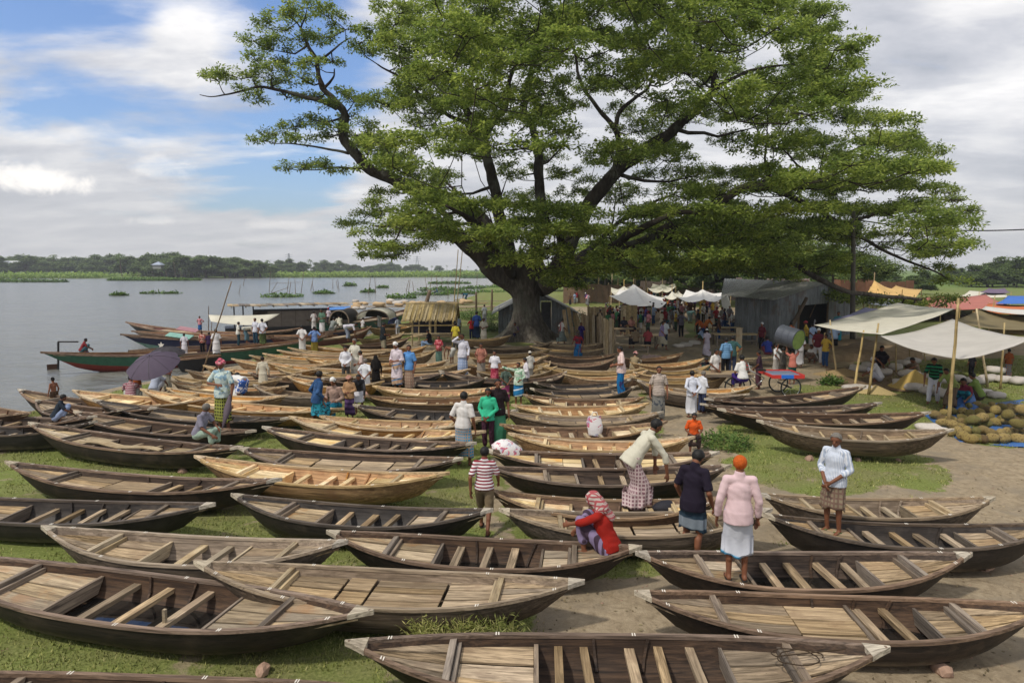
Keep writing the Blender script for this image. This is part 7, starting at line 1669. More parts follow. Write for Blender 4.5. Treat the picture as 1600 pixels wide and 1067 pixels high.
# ---- upright and leaning sawn timber
def timber(x0, y0, x1, y1, w, t, mat_, label, group='upright sawn planks', dy=0.0):
    a = W(x0, y0, 0); b = WD(x1, y1, a.y + dy); mb = MB(); mb.bar((0, 0, 0), b - a, w, t, (0, 1, 0)); o = mb.build('sawn_plank', mat_, None, False, a); tag(o, label, 'plank', group)
PZ = dk('tan', 'z'); PP = dk('pale', 'z'); PG = dk('weath', 'z')
for i, (x0, y0, x1, y1) in enumerate(((886, 528, 881, 484), (895, 526, 888, 480), (903, 520, 895, 486), (907, 516, 899, 487))): timber(x0, y0, x1, y1, .24, .07, PP, ('pale', 'light', 'orange tan', 'amber')[i] + ' sawn post leaning on the right wall of the small shed', 'posts leaning by the small shed')
for i in range(9): x = 911 + i * 3.4; timber(x, 536 + (i % 3), x - 1, 489 + (i % 4) * 2, .17, .05, random.choice([PZ, PG]), 'brown upright plank in the bundle left of the hut frame')
for i in range(8): x = 924 + i * 2.4; timber(x, 534 + (i % 2) * 2, x, 492 + (i % 3) * 2, .14, .05, random.choice([PG, PZ]), 'dark upright slab in the second bundle')
for i in range(5): x = 945 + i * 3.0; timber(x, 553 + (i % 2) * 2, x, 497 + (i % 3) * 2, .16, .06, random.choice([PG, PZ]), 'thick bark edged plank of the front bundle before the benches')
for i in range(9): x = 920 + i * 4.6; timber(x, 505 + (i % 2) * 3, x, 479 + (i % 2), .26, .05, random.choice([PP, PZ]), 'pale upright board in the row behind the front bundles')
for i in range(6): x = 972 + i * 4.0; timber(x, 522, x + 1, 477, .26, .05, random.choice([PP, PZ]), 'upright board in the tall stack left of the tea tables', dy=.5)
for i in range(26):
    x = random.uniform(885, 1010); timber(x, 470 + random.uniform(-3, 3), x + random.uniform(-6, 6), random.uniform(425, 455), .12, .08, random.choice([PZ, PG, PP]), 'thin tall bamboo or batten standing far behind the market', 'tall battens behind the market')
for i in range(22):
    x = random.uniform(1130, 1400); timber(x, 455, x + random.uniform(-5, 5), random.uniform(425, 440), .14, .1, random.choice([PZ, PG]), 'batten rising above the roofs behind the iron shed', 'tall battens behind the market')
# back walls of the bazaar
for (x0, x1, y0, y1, Y, c, lb) in ((880, 1000, 470, 446, 92, '#6f5b4b', 'long brown wall of planks behind the plank stacks'), (1000, 1140, 468, 440, 110, '#5b5048', 'dim brown back wall of the bazaar beneath the trees'), (1130, 1260, 455, 436, 100, '#8e7f7c', 'greyish pink wall behind the iron shed'), (1250, 1420, 456, 438, 95, '#75523f', 'rust coloured reed wall behind the iron shed roof')):
    a = WD(x0, y0, Y); b = WD(x1, y0, Y + 1); z1 = WD(x0, y1, Y).z; e = empty('bazaar_wall', (a.x, a.y, 0)); n = 14; mw = plain('bazaar_' + c, c, .95, .25, 2, .25)
    for i in range(n):
        xa = (b.x - a.x) * i / n; w = (b.x - a.x) / n; mb = MB(); mb.box((xa + w / 2, random.uniform(-.1, .1), z1 / 2 + random.uniform(-.3, .2)), (w * .97, .12, z1)); mb.build('wall_panel', mw, e)
    tag(e, lb, 'wall')
# tables and benches
def table(x0, x1, y, ztop, dep, n, m, label, cat='table', name='wooden_table', leg=.07):
    a = W(x0, y, 0); b = W(x1, y, 0); e = empty(name, a); L = b.x - a.x
    for i in range(n): mb = MB(); w = dep / n; mb.box((L / 2, w * (i + .5), ztop - .02 + random.uniform(-.004, .004)), (L, w - .015, .045)); mb.build('plank', m, e)
    for x in (.12, L - .12):
        for yy in (.08, dep - .08): mb = MB(); mb.box((x, yy, (ztop - .045) / 2), (leg, leg, ztop - .045)); mb.build('leg', dk('grey', 'z'), e)
    mb = MB(); mb.box((L / 2, .08, ztop * .45), (L - .2, .04, .06)); mb.build('stretcher', dk('grey', 'x'), e)
    tag(e, label, cat); return e
table(968, 1016, 552, .45, .35, 2, dk('weath', 'x'), 'long low bench standing on sand before the tea tables', 'bench', 'bench')
table(958, 1005, 538, .95, 1.0, 4, dk('weath', 'x'), 'dark tea table with clutter left of the seated customers')
table(983, 1030, 545, .78, .7, 3, dk('tan', 'x'), 'small table under the elbows of the seated customers')
table(1110, 1178, 530, .75, 1.1, 5, dk('pale', 'x'), 'rear pale table stacked with sawn boards before the iron shed')
table(1118, 1186, 541, .72, 1.0, 5, dk('pale', 'x'), 'front pale table stacked with sawn boards before the iron shed')
timber(1154, 553, 1155, 512, .34, .06, PP, 'upright pale board standing in front of the sawn board tables')
for i in range(9):
    a = W(random.uniform(1130, 1230), random.uniform(552, 566), .1 + .05 * (i % 4)); freebox('loose_board', a, (random.uniform(1.5, 3.2), .22, .04), dk(random.choice(['pale', 'tan', 'weath']), 'x'), 'loose sawn board in the scrap heap under the sawn board tables', 'board', 'scrap boards', Matrix.Rotation(R(random.uniform(-50, 50)), 3, 'Z'))
def seated(px, fy, face, tc, bc, label): person(px, fy, 0, 'sit', face, ('shirt', tc), ('lungi', bc), label, False, .1, group='people at the market', scale=1.0)
seated(993, 545, 20, '#8c7a62', '#2c2c34', 'customer in khaki shirt on the bench seen from behind'); seated(1012, 545, -10, '#a0474c', '#2a2c38', 'customer in faded red shirt on the bench seen from behind')
seated(975, 522, 160, '#2a2c3a', '#33333c', 'customer in black striped shirt behind the tea table'); seated(986, 522, 180, '#b5837a', '#3a3038', 'customer in salmon shirt behind the tea table')
o = tarp('blanket', [W(1000, 560, .1), W(1034, 561, .1), W(1034, 556, .12), W(1004, 555, .12)], 0, plain('pink_blanket', '#b59a94', .9, 0, 5, .2), 'crumpled pinkish sheet lying on sand behind the olive shirt man', nu=10, nv=4, wr=.08)
for (x, y, s, lb) in ((1072, 541, .5, 'flat pale sack on sand left of the lilac tunic'), (1085, 538, .5, 'flat pale sack on sand by the grass strip'), (1060, 542, .4, 'thin board like sack on the sand')): sack(x, y, s, -.05, 10, SACK, lb)
# central tents
for (cs, sg, m, lb) in (
 ([(950, 468, 62), (1045, 478, 60), (1012, 449, 68), (965, 455, 72)], .1, CANW, None),):
    pass
def tent(cx, topy, Y, corners, m, label, poles=True):
    """peaked sheet: apex plus ring of corners (px,py,Y)"""
    ap = WD(cx, topy, Y); C = [WD(*c) for c in corners]; n = 8; V = [ap]; Fs = []; K = len(C) * 6
    ring = []
    for i in range(len(C)):
        for k in range(6): t = k / 6; p = C[i].lerp(C[(i + 1) % len(C)], t); p.z -= .35 * math.sin(math.pi * t); ring.append(p)
    for j in range(1, n + 1):
        u = j / n
        for i in range(K): p = ap.lerp(ring[i], u); p.z -= (.9 if i % 6 == 0 else 1.15) * math.sin(math.pi * u) * .35; p.z += .06 * noise.noise(Vector((i * .6, j * .7, cx))); V.append(p)
    for i in range(K): Fs.append((0, 1 + i, 1 + (i + 1) % K))
    for j in range(n - 1):
        for i in range(K): a = 1 + j * K + i; b = 1 + j * K + (i + 1) % K; Fs.append((a, a + K, b + K, b))
    e = empty('market_tent', (ap.x, ap.y, 0)); off = Vector(e.location); nn = len(V); V = [v - off for v in V]; V += [v - Vector((0, 0, .015)) for v in V]; Fs += [tuple(nn + q for q in reversed(f)) for f in Fs]
    obj('canopy', mesh('canopy', V, Fs, True), m, e)
    if poles:
        for p in C: mb = MB(); q = p - off; mb.tube([(q.x, q.y, 0), (q.x, q.y, q.z)], .045, 6); mb.build('pole', BAM, e)
        q = ap - off; mb = MB(); mb.tube([(q.x, q.y, 0), (q.x, q.y, q.z + .8)], .05, 6); mb.build('pole', BAM, e)
    tag(e, label, 'tent', 'market tents and awnings'); return e
tent(990, 444, 66, [(952, 462, 60), (1018, 478, 56), (1042, 472, 62), (1038, 465, 72), (968, 452, 74)], CANW, 'large peaked white tent over the crowd right of the small shed')
tent(1098, 452, 68, [(1058, 464, 62), (1100, 468, 58), (1134, 462, 60), (1135, 456, 74), (1072, 453, 76)], CANW, 'low peaked white tent just left of the iron shed')
tent(1035, 443, 84, [(1012, 450, 80), (1035, 455, 78), (1056, 447, 80), (1055, 443, 90), (1020, 443, 90)], CAN, 'small cream awning between the two white tents, rear')
tent(975, 447, 82, [(955, 456, 80), (975, 460, 78), (1000, 452, 80), (985, 447, 90), (955, 449, 88)], CAN, 'cream awning behind the large peaked white tent')
tent(1165, 447, 80, [(1142, 456, 76), (1172, 458, 74), (1195, 452, 78), (1190, 446, 88), (1150, 447, 88)], plain('blue_white_sheet', '#a9b6d6', .8, 0, 2, .15), 'pale blue awning behind the iron shed roof')
tent(1050, 455, 76, [(1035, 462, 72), (1060, 464, 70), (1075, 458, 76), (1060, 454, 82)], CAN, 'little cream awning between the white tents, front')
tarp('hanging_cloth', [WD(1126, 462, 60), WD(1138, 462, 60), WD(1147, 500, 59), WD(1130, 494, 59)], .0, CANW, 'white cloth hanging from the right tent corner to the ground', nu=6, nv=10, wr=.12)
# right hand awnings, far layer
def flat_awn(cs, m, label, sag=.25, poles=((0, 1, 2, 3)), cat='awning', nu=12, nv=8):
    C = [WD(*c) for c in cs]; e = empty('market_awning', (C[0].x, C[0].y, 0)); off = Vector(e.location)
    t = tarp('canopy', [c - off for c in C], sag, m, None, nu=nu, nv=nv, parent=e)
    for i in poles: q = C[i] - off; mb = MB(); mb.tube([(q.x + .0, q.y, 0), (q.x, q.y, q.z + .05)], .04, 6); mb.build('pole', BAM, e)
    tag(e, label, cat, 'market tents and awnings'); return e
PINK = plain('salmon_canvas', '#a8685c', .9, 0, 1, .15); YEL = plain('straw_canvas', '#c7a468', .9, 0, 1, .15); ORA = plain('orange_canvas', '#d47a4a', .85, 0, 1, .1, .2, 0, .1, .25); BLU = plain('blue_canvas', '#2f66b8', .7, 0, 1, .15)
flat_awn([(1410, 486, 58), (1500, 482, 60), (1470, 462, 76), (1395, 466, 74)], PINK, 'salmon red awning under the drooping tree branch, left one')
flat_awn([(1470, 484, 60), (1580, 478, 62), (1540, 460, 78), (1470, 464, 78)], PINK, 'salmon awning at the right, behind the orange sheet')
flat_awn([(1370, 462, 70), (1425, 470, 64), (1440, 452, 76), (1400, 446, 80)], YEL, 'straw yellow awning with dark stripes under the branch')
flat_awn([(1318, 470, 56), (1420, 482, 54), (1405, 466, 66), (1335, 458, 66)], plain('grey_tin_awn', '#8d9194', .6, 0, 2, .15, .4), 'grey sheet awning attached right of the iron shed', .05)
flat_awn([(1555, 474, 58), (1660, 470, 58), (1650, 458, 72), (1575, 462, 70)], BLU, 'bright blue awning at the right edge')
flat_awn([(1500, 462, 78), (1575, 464, 76), (1570, 454, 90), (1515, 454, 90)], CAN, 'thin white awning far right below the distant trees')
flat_awn([(1530, 456, 84), (1580, 457, 82), (1570, 450, 92), (1545, 450, 92)], plain('mauve_canvas', '#6a5a70', .9), 'dark mauve awning far right below the distant trees')
flat_awn([(1520, 487, 48), (1680, 490, 46), (1660, 476, 58), (1545, 474, 60)], ORA, 'broad orange sheet above the right tarps')
tent(1366, 438, 70, [(1350, 460, 66), (1395, 462, 64), (1410, 452, 72), (1360, 448, 78)], YEL, 'yellow and maroon peaked roof behind the electric pole')
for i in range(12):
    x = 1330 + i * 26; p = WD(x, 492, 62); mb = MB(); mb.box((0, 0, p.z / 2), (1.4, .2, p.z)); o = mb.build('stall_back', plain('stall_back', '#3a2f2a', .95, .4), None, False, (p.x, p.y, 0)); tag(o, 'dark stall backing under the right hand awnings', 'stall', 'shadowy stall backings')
CANL = plain('canvas_light_grey', '#cbc7c0', .9, .05, 1.2, .10, .1, 0, .2, .25)
# near tarps
flat_awn([(1272, 508, 30), (1378, 522, 24.5), (1492, 482, 31), (1402, 473, 38)], CAN, 'large off white tarp on bamboo poles, left of the near pair', .12, (), 'tarpaulin', 18, 12)
flat_awn([(1376, 525, 24), (1498, 560, 19.5), (1612, 528, 20.5), (1488, 498, 30)], CANL, 'large greyish white tarp tied to the tall bamboo pole, nearest one', .25, (), 'tarpaulin', 18, 12)
flat_awn([(1478, 500, 30), (1620, 515, 27), (1625, 495, 36), (1530, 482, 36)], CANO, 'olive brown tarp with a ridge behind the nearest tarp', .30, (), 'tarpaulin', 14, 10)
flat_awn([(1530, 482, 35.8), (1620, 492, 33), (1625, 484, 42), (1540, 478, 42)], CANW, 'white sheet between the olive tarp and orange sheet', .15, (), 'tarpaulin')
flat_awn([(1300, 500, 36), (1350, 497, 34), (1385, 482, 40), (1352, 480, 42)], plain('lilac_canvas', '#8a88a8', .9, 0, 1, .1), 'lilac blue tarp corner behind the left off white tarp', .1, (), 'tarpaulin')
for (x0, y0, x1, y1, r_, lb) in ((1334, 610, 1350, 516, .05, 'first bamboo pole at the left off white tarp'), (1357, 616, 1373, 505, .05, 'second bamboo pole at the left off white tarp'), (1481, 672, 1498, 466, .055, 'tallest bamboo pole in front of the jackfruit'), (1472, 500, 1474, 470, .05, 'dark pole tip poking through the off white tarp'), (1543, 604, 1526, 482, .05, 'leaning pole right of the jackfruit seller'), (1563, 608, 1570, 504, .045, 'upright bamboo at the right tarp edge'), (1400, 582, 1400, 532, .04, 'short thin pole under the off white tarp'), (1421, 562, 1422, 535, .035, 'thin back pole under the nearest tarp'), (1446, 565, 1443, 540, .035, 'another thin back pole under the nearest tarp'), (1544, 520, 1555, 462, .05, 'brown pole rising above the olive tarp'), (1307, 585, 1297, 500, .045, 'thin pole near the corner of the left tarp'), (1287, 570, 1289, 520, .05, 'stump like pole at the bank'), (1237, 560, 1237, 600, .04, 'pole near drum')):
    if lb == 'pole near drum': continue
    vpole(x0, y0, x1, y1, r_, lb)
# low earth bank behind tarps
p0, p1 = W(1285, 566, 0), W(1440, 560, 0); V = []; Fs = []; n = 20
for i in range(n + 1):
    q = p0.lerp(p1, i / n); h_ = .38 + .08 * noise.noise(Vector((i * .6, 0, 0)))
    for (dy, z) in ((-.15, -.05), (-.02, h_ * .8), (.15, h_), (6, h_ + .05), (7, -.05)): V.append((q.x, q.y + dy + .15 * noise.noise(Vector((i * .9, z * 3, 1))), z))
for i in range(n):
    for k in range(4): a = i * 5 + k; Fs.append((a, a + 5, a + 6, a + 1))
o = obj('earth_bank', mesh('earth_bank', V, Fs, True), plain('earth', '#8a7860', .98, 0, 3, .3, .05, 0, .8)); tag(o, kind='structure')
# sacks and grain
GR = plain('grain', '#b39a5c', .95, .05, 40, .3, .1, 0, .6)
n_ = 0
for (x, y, s, z, rt, lb) in ((1410, 604, .52, 0, 5, 'white rice sack at the left end of the near stack'), (1432, 611, .52, 0, -8, 'white rice sack second from left, bottom of the near stack'), (1455, 617, .52, 0, 5, 'white rice sack bottom of the near stack behind white trousers'), (1478, 621, .52, 0, 0, 'pinkish white sack at the right end of the near stack'), (1420, 598, .5, .25, 3, 'white rice sack on top of the near stack'), (1443, 605, .5, .25, -5, 'mauve white sack on top of the near stack'), (1468, 608, .5, .25, 10, 'pinkish sack on top right of the near stack'), (1497, 596, .5, .0, 40, 'light sack behind the seller in maroon'),
                         (1332, 612, .48, 0, 10, 'printed white sack left of the first bamboo pole'), (1352, 612, .45, 0, -20, 'white sack between the two left bamboo poles'), (1340, 580, .5, 0, 0, 'white sack on the mat behind the left bamboo poles'), (1358, 575, .5, 0, 20, 'pale sack behind the second bamboo pole'), (1400, 578, .55, 0, 60, 'plump white sack standing by the thin back pole'), (1412, 572, .5, 0, 100, 'plump white sack rear of the thin back pole'), (1425, 568, .5, 0, 20, 'pinkish sack at the back under the nearest tarp'), (1380, 586, .5, 0, 30, 'sack beside the man squatting in white'), (1352, 562, .5, 0, 0, 'far sack on the mat by the earth bank'),
                         (1545, 596, .5, 0, 10, 'white sack right of the leaning pole'), (1570, 598, .5, 0, -10, 'white sack beneath the teal wrap person'), (1592, 600, .5, 0, 20, 'white sack at the right edge under the tarp'), (1555, 590, .5, .2, 0, 'white sack stacked at back under the right tarp'), (1524, 600, .5, .0, 0, 'pale sack beside the leaning pole'), (1540, 618, .42, 0, 20, 'small flattened sack above the jackfruit pile'), (1556, 622, .42, 0, 0, 'crumpled sack at the top of the jackfruit pile'), (1508, 617, .4, .05, 20, 'printed sack beside the seller in maroon')):
    sack(x, y, s, z, rt, SACK, lb)
def heap(px, py, r_, h_, m, label):
    p = W(px, py, 0); V = []; Fs = []; n = 20
    for j in range(8):
        u = j / 7
        for i in range(n): a = 2 * math.pi * i / n; rr = r_ * u * (1 + .12 * math.sin(a * 3 + px)); V.append((rr * math.cos(a), rr * .8 * math.sin(a), h_ * (1 - u) ** 1.1 + .0))
    for j in range(7):
        for i in range(n): k = (i + 1) % n; Fs.append((j * n + i, (j + 1) * n + i, (j + 1) * n + k, j * n + k))
    o = obj('grain_heap', mesh('grain_heap', V, Fs, True), m, None, p); tag(o, label, 'grain heap', kind='stuff')
heap(1428, 606, 1.0, .75, GR, 'golden grain heap behind the near sack stack'); heap(1368, 613, .75, .3, plain('grain2', '#a8966a', .95, 0, 40, .3), 'low grain heap between the left bamboo poles'); heap(1318, 585, 1.2, .3, plain('husk', '#97825e', .95, 0, 30, .3), 'low brown husk heap on the mat by the bank')
tarp('mat', [W(1290, 600, .03), W(1420, 612, .03), W(1400, 570, .03), W(1290, 575, .03)], 0, plain('brown_mat', '#6f5c46', .95, 0, 8, .2), 'brown mat spread under sacks and husk', wr=.01, nu=10, nv=8)
# jackfruit pile
BLT = plain('blue_tarp', '#355f98', .55, 0, 1.5, .2, .4, 0, .3)
tarp('plastic_sheet', [W(1440, 645, .03), W(1500, 690, .03), W(1640, 702, .03), W(1640, 618, .03)], 0, BLT, 'blue plastic sheet spread beneath the jackfruit', wr=.04, nu=16, nv=10)
tarp('plastic_sheet', [W(1478, 640, .06), W(1530, 640, .06), W(1520, 612, .5), W(1480, 618, .35)], 0, BLT, 'blue plastic sheet bunched up beside the seller in maroon', wr=.10, nu=10, nv=8)
m, t, b, out = newmat('jackfruit_rind'); v, rnd = objcoord(t); vr = t.add('ShaderNodeTexVoronoi'); vr.inputs['Scale'].default_value = 34; t.link(v, vr.inputs['Vector'])
c = t.ramp(rnd, [(0, (.24, .20, .06)), (.2, (.40, .30, .10)), (.4, (.30, .22, .09)), (.6, (.46, .34, .13)), (.8, (.20, .19, .06)), (.93, (.15, .10, .05))], 'CONSTANT'); c = t.mix(t.maprange(t.noise(v, 3, 4), .5, .7), c, (.14, .08, .035)); c = t.mix(t.maprange(vr.outputs['Distance'], 0, .5), tuple([.9] * 3), tuple([.45] * 3)) if False else t.mix(t.math('MULTIPLY', t.maprange(vr.outputs['Distance'], .2, .7), .4), c, (.12, .09, .03))
t.link(c, b.inputs['Base Color']); b.inputs['Roughness'].default_value = .8; bump(t, b, t.math('SUBTRACT', 1.0, vr.outputs['Distance']), .8, .015); JACK = m
def jackmesh(seed):
    V = []; Fs = []; n, mm = 18, 12
    for j in range(mm + 1):
        ph = -math.pi / 2 + math.pi * j / mm
        for i in range(n):
            th = 2 * math.pi * i / n; p = Vector((math.sin(ph) * 1.35, math.cos(th) * math.cos(ph) * .92, math.sin(th) * math.cos(ph) * .92)); p *= 1 + .13 * noise.noise(p * 1.3 + Vector((seed * 3, 0, 0))); V.append(p)
    for j in range(mm):
        for i in range(n): k = (i + 1) % n; Fs.append((j * n + i, (j + 1) * n + i, (j + 1) * n + k, j * n + k))
    return mesh('jackfruit', V, Fs, True)
JM = [jackmesh(i) for i in range(5)]
STEM = dk('grey', 'x')
def jack(px, py, z, s, rz, label):
    p = W(px, py, z); o = empty('jackfruit', (p.x, p.y, p.z)); o.rotation_euler = (random.uniform(-.3, .3), random.uniform(-.35, .35), R(rz)); o.scale = (s,) * 3
    obj('fruit', JM[random.randrange(5)], JACK, o); mb = MB(); mb.tube([(1.25, 0, 0), (1.62, .03, .03)], [.09, .07], 6); mb.build('stem', STEM, o); tag(o, label, 'jackfruit', 'jackfruits heaped on the blue sheet')
rowsJ = [(690, 1498, 1618, 11), (679, 1478, 1618, 11), (666, 1470, 1618, 11), (659, 1466, 1618, 10), (649, 1470, 1618, 11), (641, 1510, 1618, 9)]
rn = ['front row', 'second row', 'third row', 'fourth row', 'fifth row', 'back row']; rj = random.Random(2)
PXS = {}
for ri, (y, x0, x1, n) in enumerate(rowsJ):
    for i in range(n):
        x = x0 + (x1 - x0) * (i + .5) / n + rj.uniform(-3, 3); s = rj.uniform(.115, .155); jack(x, y - 6 + rj.uniform(-3, 3), .15 + (.10 if ri in (2, 3) and i % 2 else 0), s, rj.uniform(-80, 80), f'jackfruit in the {rn[ri]} of the heap on blue plastic')
for (x, y, z, s, lb) in ((1462, 648, .16, 0.150, 'yellow green jackfruit at the left end of the heap'), (1473, 660, .16, 0.135, 'jackfruit just left of the tall bamboo pole'), (1500, 668, .14, 0.150, 'dark bruised jackfruit right at the foot of the tall bamboo pole'), (1535, 652, .45, 0.150, 'large jackfruit lying on top of the heap, left'), (1575, 648, .5, 0.180, 'largest jackfruit on top of the heap, centre'), (1598, 640, .45, 0.180, 'long jackfruit on top of the heap at the right edge'), (1555, 640, .4, 0.150, 'jackfruit on top of the heap at the back'), (1520, 656, .40, 0.143, 'mid sized jackfruit riding on the left part of the heap'), (1590, 662, .42, 0.150, 'jackfruit riding on the right part of the heap')): jack(x, y, z, s, rj.uniform(-60, 60), lb)
o = sack(1450, 672, .42, -.05, -14, SACK, 'rolled white printed sack on the grass left of the tall pole', group=None); o2 = sack(1468, 676, .36, -.05, -14, SACK, 'folded white sack beside the rolled one at the tall pole', group=None)
# iron drum carried overhead
def drum():
    a = WD(1231, 526, W(1230, 598, 0).y); b = WD(1254, 533, a.y - .55); r_ = 16 * a.y / F; e = empty('iron_drum', a); d = b - a; d.normalize(); ax = d.orthogonal().normalized(); ay = d.cross(ax); L = (b - a).length * 1.25
    V = []; Fs = []; n = 28; prof = [(0, .0), (0, 1), (.02, 1.03), (.05, 1), (.33, 1.0), (.35, 1.03), (.37, 1), (.66, 1), (.68, 1.03), (.70, 1), (.97, 1), (1, 1.04), (1.0, .96), (.97, .94), (.97, 0)]
    for (t, k) in prof:
        for i in range(n): q = 2 * math.pi * i / n; V.append(d * (t * L - .4 * L) + (ax * math.cos(q) + ay * math.sin(q)) * r_ * k)
    nb = len(prof) - 3
    for j in range(len(prof) - 1):
        for i in range(n): k = (i + 1) % n; Fs.append((j * n + i, j * n + k, (j + 1) * n + k, (j + 1) * n + i))
    body_ = [f for f in Fs if f[0] < (len(prof) - 3) * n]; lid = [f for f in Fs if f[0] >= (len(prof) - 3) * n]
    obj('drum_body', mesh('drum_body', V, body_, False), plain('drum_steel', '#50555e', .5, 0, 3, .2, .5, .3), e); obj('drum_end', mesh('drum_end', V, lid, False), plain('drum_green', '#7f9450', .6, 0, 4, .25), e)
    tag(e, 'big grey iron drum with green end carried overhead by two men', 'drum')
drum()
# rickshaw vans
def wheel(e, c, r_, yaxis=True):
    g = empty('wheel', c); g.parent = e; mb = MB(); pts = [(r_ * math.cos(a * math.pi / 12), 0, r_ * math.sin(a * math.pi / 12)) for a in range(25)]; mb.tube(pts, .025, 6, False); mb.build('tyre', plain('rubber', '#1c1b1a', .85), g, True)
    mb = MB(); mb.tube([(r_ * .93 * math.cos(a * math.pi / 12), 0, r_ * .93 * math.sin(a * math.pi / 12)) for a in range(25)], .014, 5, False); mb.build('rim', plain('rim_metal', '#8f9494', .35, 0, 3, .1, .5, .6), g, True)
    for k in range(8):
        a = k * math.pi / 4; mb = MB(); mb.tube([(0, 0, 0), (r_ * .93 * math.cos(a), 0, r_ * .93 * math.sin(a))], .006, 4); mb.build('spoke', plain('rim_metal', '#8f9494'), g)
    return g
def van(px0, px1, py, depth, label, paint):
    a = W(px0, py, 0); b = W(px1, py, 0); e = empty('flatbed_rickshaw', a); L = b.x - a.x; z = .78
    n = 7
    for i in range(n): w = depth / n; mb = MB(); mb.box((L / 2, w * (i + .5), z), (L, w - .015, .035)); mb.build('plank', plain('slate_bed', '#6d7688', .8, .15, 3, .2) if paint else dk('weath', 'x'), e)
    if paint:
        for (x0, x1, c) in ((-.02, .28, 'r'), (.28, .68, 'b'), (.68, 1.02, 'r')): mb = MB(); mb.box((L * (x0 + x1) / 2, -.03, z - .01), (L * (x1 - x0), .04, .13)); mb.build('painted_rim', plain('rim_red' if c == 'r' else 'rim_blue', '#c43a34' if c == 'r' else '#2a6fd0', .5), e)
        for x in (-.02, 1.02): mb = MB(); mb.box((L * x, depth / 2, z + .01), (.05, depth, .10)); mb.build('painted_rim', plain('rim_red', '#c43a34'), e)
        mb = MB(); mb.box((L / 2, depth + .03, z), (L, .04, .12)); mb.build('painted_rim', plain('rim_red', '#c43a34'), e)
    else:
        mb = MB(); mb.box((L / 2, -.02, z - .02), (L, .06, .10)); mb.build('side_rail', dk('grey', 'x'), e)
    wheel(e, (L * .62, .02 if paint else -.08, .36), .36); wheel(e, (L * .62, depth - .05, .36), .36)
    mb = MB(); mb.tube([(L * .62, 0, .36), (L * .62, depth, .36)], .03, 6); mb.build('axle', PAINT['black'], e)
    fx = -.75 if paint else -.7
    if paint:
        wheel(e, (fx - .15, depth / 2, .36), .36); P_ = [(fx - .15, depth / 2, .36), (fx, depth / 2, 1.0), (-.05, depth / 2, .62), (fx * .4, depth / 2, .35), (fx, depth / 2, .8)]
        for q in range(4): mb = MB(); mb.tube([P_[q], P_[q + 1]], .018, 6); mb.build('frame_tube', plain('chrome', '#b5b8ba', .3, 0, 3, .05, .5, .8), e, True)
        mb = MB(); mb.tube([(fx + .12, depth / 2 - .28, 1.08), (fx, depth / 2 - .2, 1.12), (fx, depth / 2 + .2, 1.12), (fx + .12, depth / 2 + .28, 1.08)], .016, 6); mb.build('handlebar', plain('chrome', '#b5b8ba'), e, True)
        mb = MB(); mb.box((-.15, depth / 2, .92), (.25, .16, .07)); mb.build('saddle', plain('saddle', '#231f1d'), e)
    tag(e, label, 'flatbed rickshaw')
van(1205, 1254, 621, 1.25, 'tricycle flatbed painted red and blue standing behind the grass boats', True)
van(1098, 1176, 619, 1.1, 'plain wooden flatbed cart with spoked wheel that men sit on', False)
# umbrellas
def umbrella(px, py, r_, Y, tilt, m, label, zt=None):
    c = WD(px, py, Y); e = empty('umbrella', c); e.rotation_euler = tilt; n = 8; V = []; Fs = []; rings = 7
    V.append((0, 0, 0))
    for j in range(1, rings + 1):
        u = j / rings
        for i in range(n * 4):
            a = 2 * math.pi * i / (n * 4); k = abs(math.cos(a * n / 2)); rr = r_ * u * (1 - .07 * (1 - k)); V.append((rr * math.cos(a), rr * math.sin(a), -r_ * .42 * u ** 2 + .05 * r_ * (1 - k) * u * (1 - u) * 0 - .02 * r_ * (1 - k) * u))
    K = n * 4
    for i in range(K): Fs.append((0, 1 + i, 1 + (i + 1) % K))
    for j in range(rings - 1):
        for i in range(K): a = 1 + j * K + i; b = 1 + j * K + (i + 1) % K; Fs.append((a, a + K, b + K, b))
    k = len(V); V += [(x, y, z - .008) for x, y, z in V]; Fs += [tuple(k + q for q in reversed(f)) for f in Fs]
    obj('canopy', mesh('canopy', V, Fs, True), m, e)
    for i in range(n):
        a = 2 * math.pi * i / n; mb = MB(); mb.tube([(r_ * u * math.cos(a), r_ * u * math.sin(a), -r_ * .42 * u ** 2 + .006) for u in (.05, .3, .55, .8, 1)], .005, 4); mb.build('rib', plain('dark_metal', '#2a2628', .5), e)
    mb = MB(); mb.tube([(0, 0, .09), (0, 0, -.85)], .009, 6); mb.build('shaft', plain('dark_metal', '#2a2628'), e); tag(e, label, 'umbrella')
UMB = plain('umbrella_mauve', '#564c5c', .75, 0, 4, .08, .3, 0, .15, .15)
umbrella(234, 557, .88, W(216, 628, .05).y - .35, (R(26), R(-10), R(12)), UMB, 'large open mauve grey umbrella near the river bank')
umbrella(260, 541, .66, W(262, 612, .05).y, (R(4), R(0), 0), plain('umbrella_black', '#3d3a3f', .7, 0, 4, .1, .3, 0, .15, .1), 'smaller dark umbrella behind the large mauve one')
mb = MB(); p = W(602, 556, .1); mb.tube([(0, 0, 0), (0, 0, .35), (.02, 0, .75), (.02, 0, .8)], [.012, .09, .05, .01], 8); o = mb.build('umbrella', plain('umbrella_black', '#3d3a3f'), None, True, p); tag(o, 'furled black umbrella beside the man in black and khaki shorts', 'umbrella')
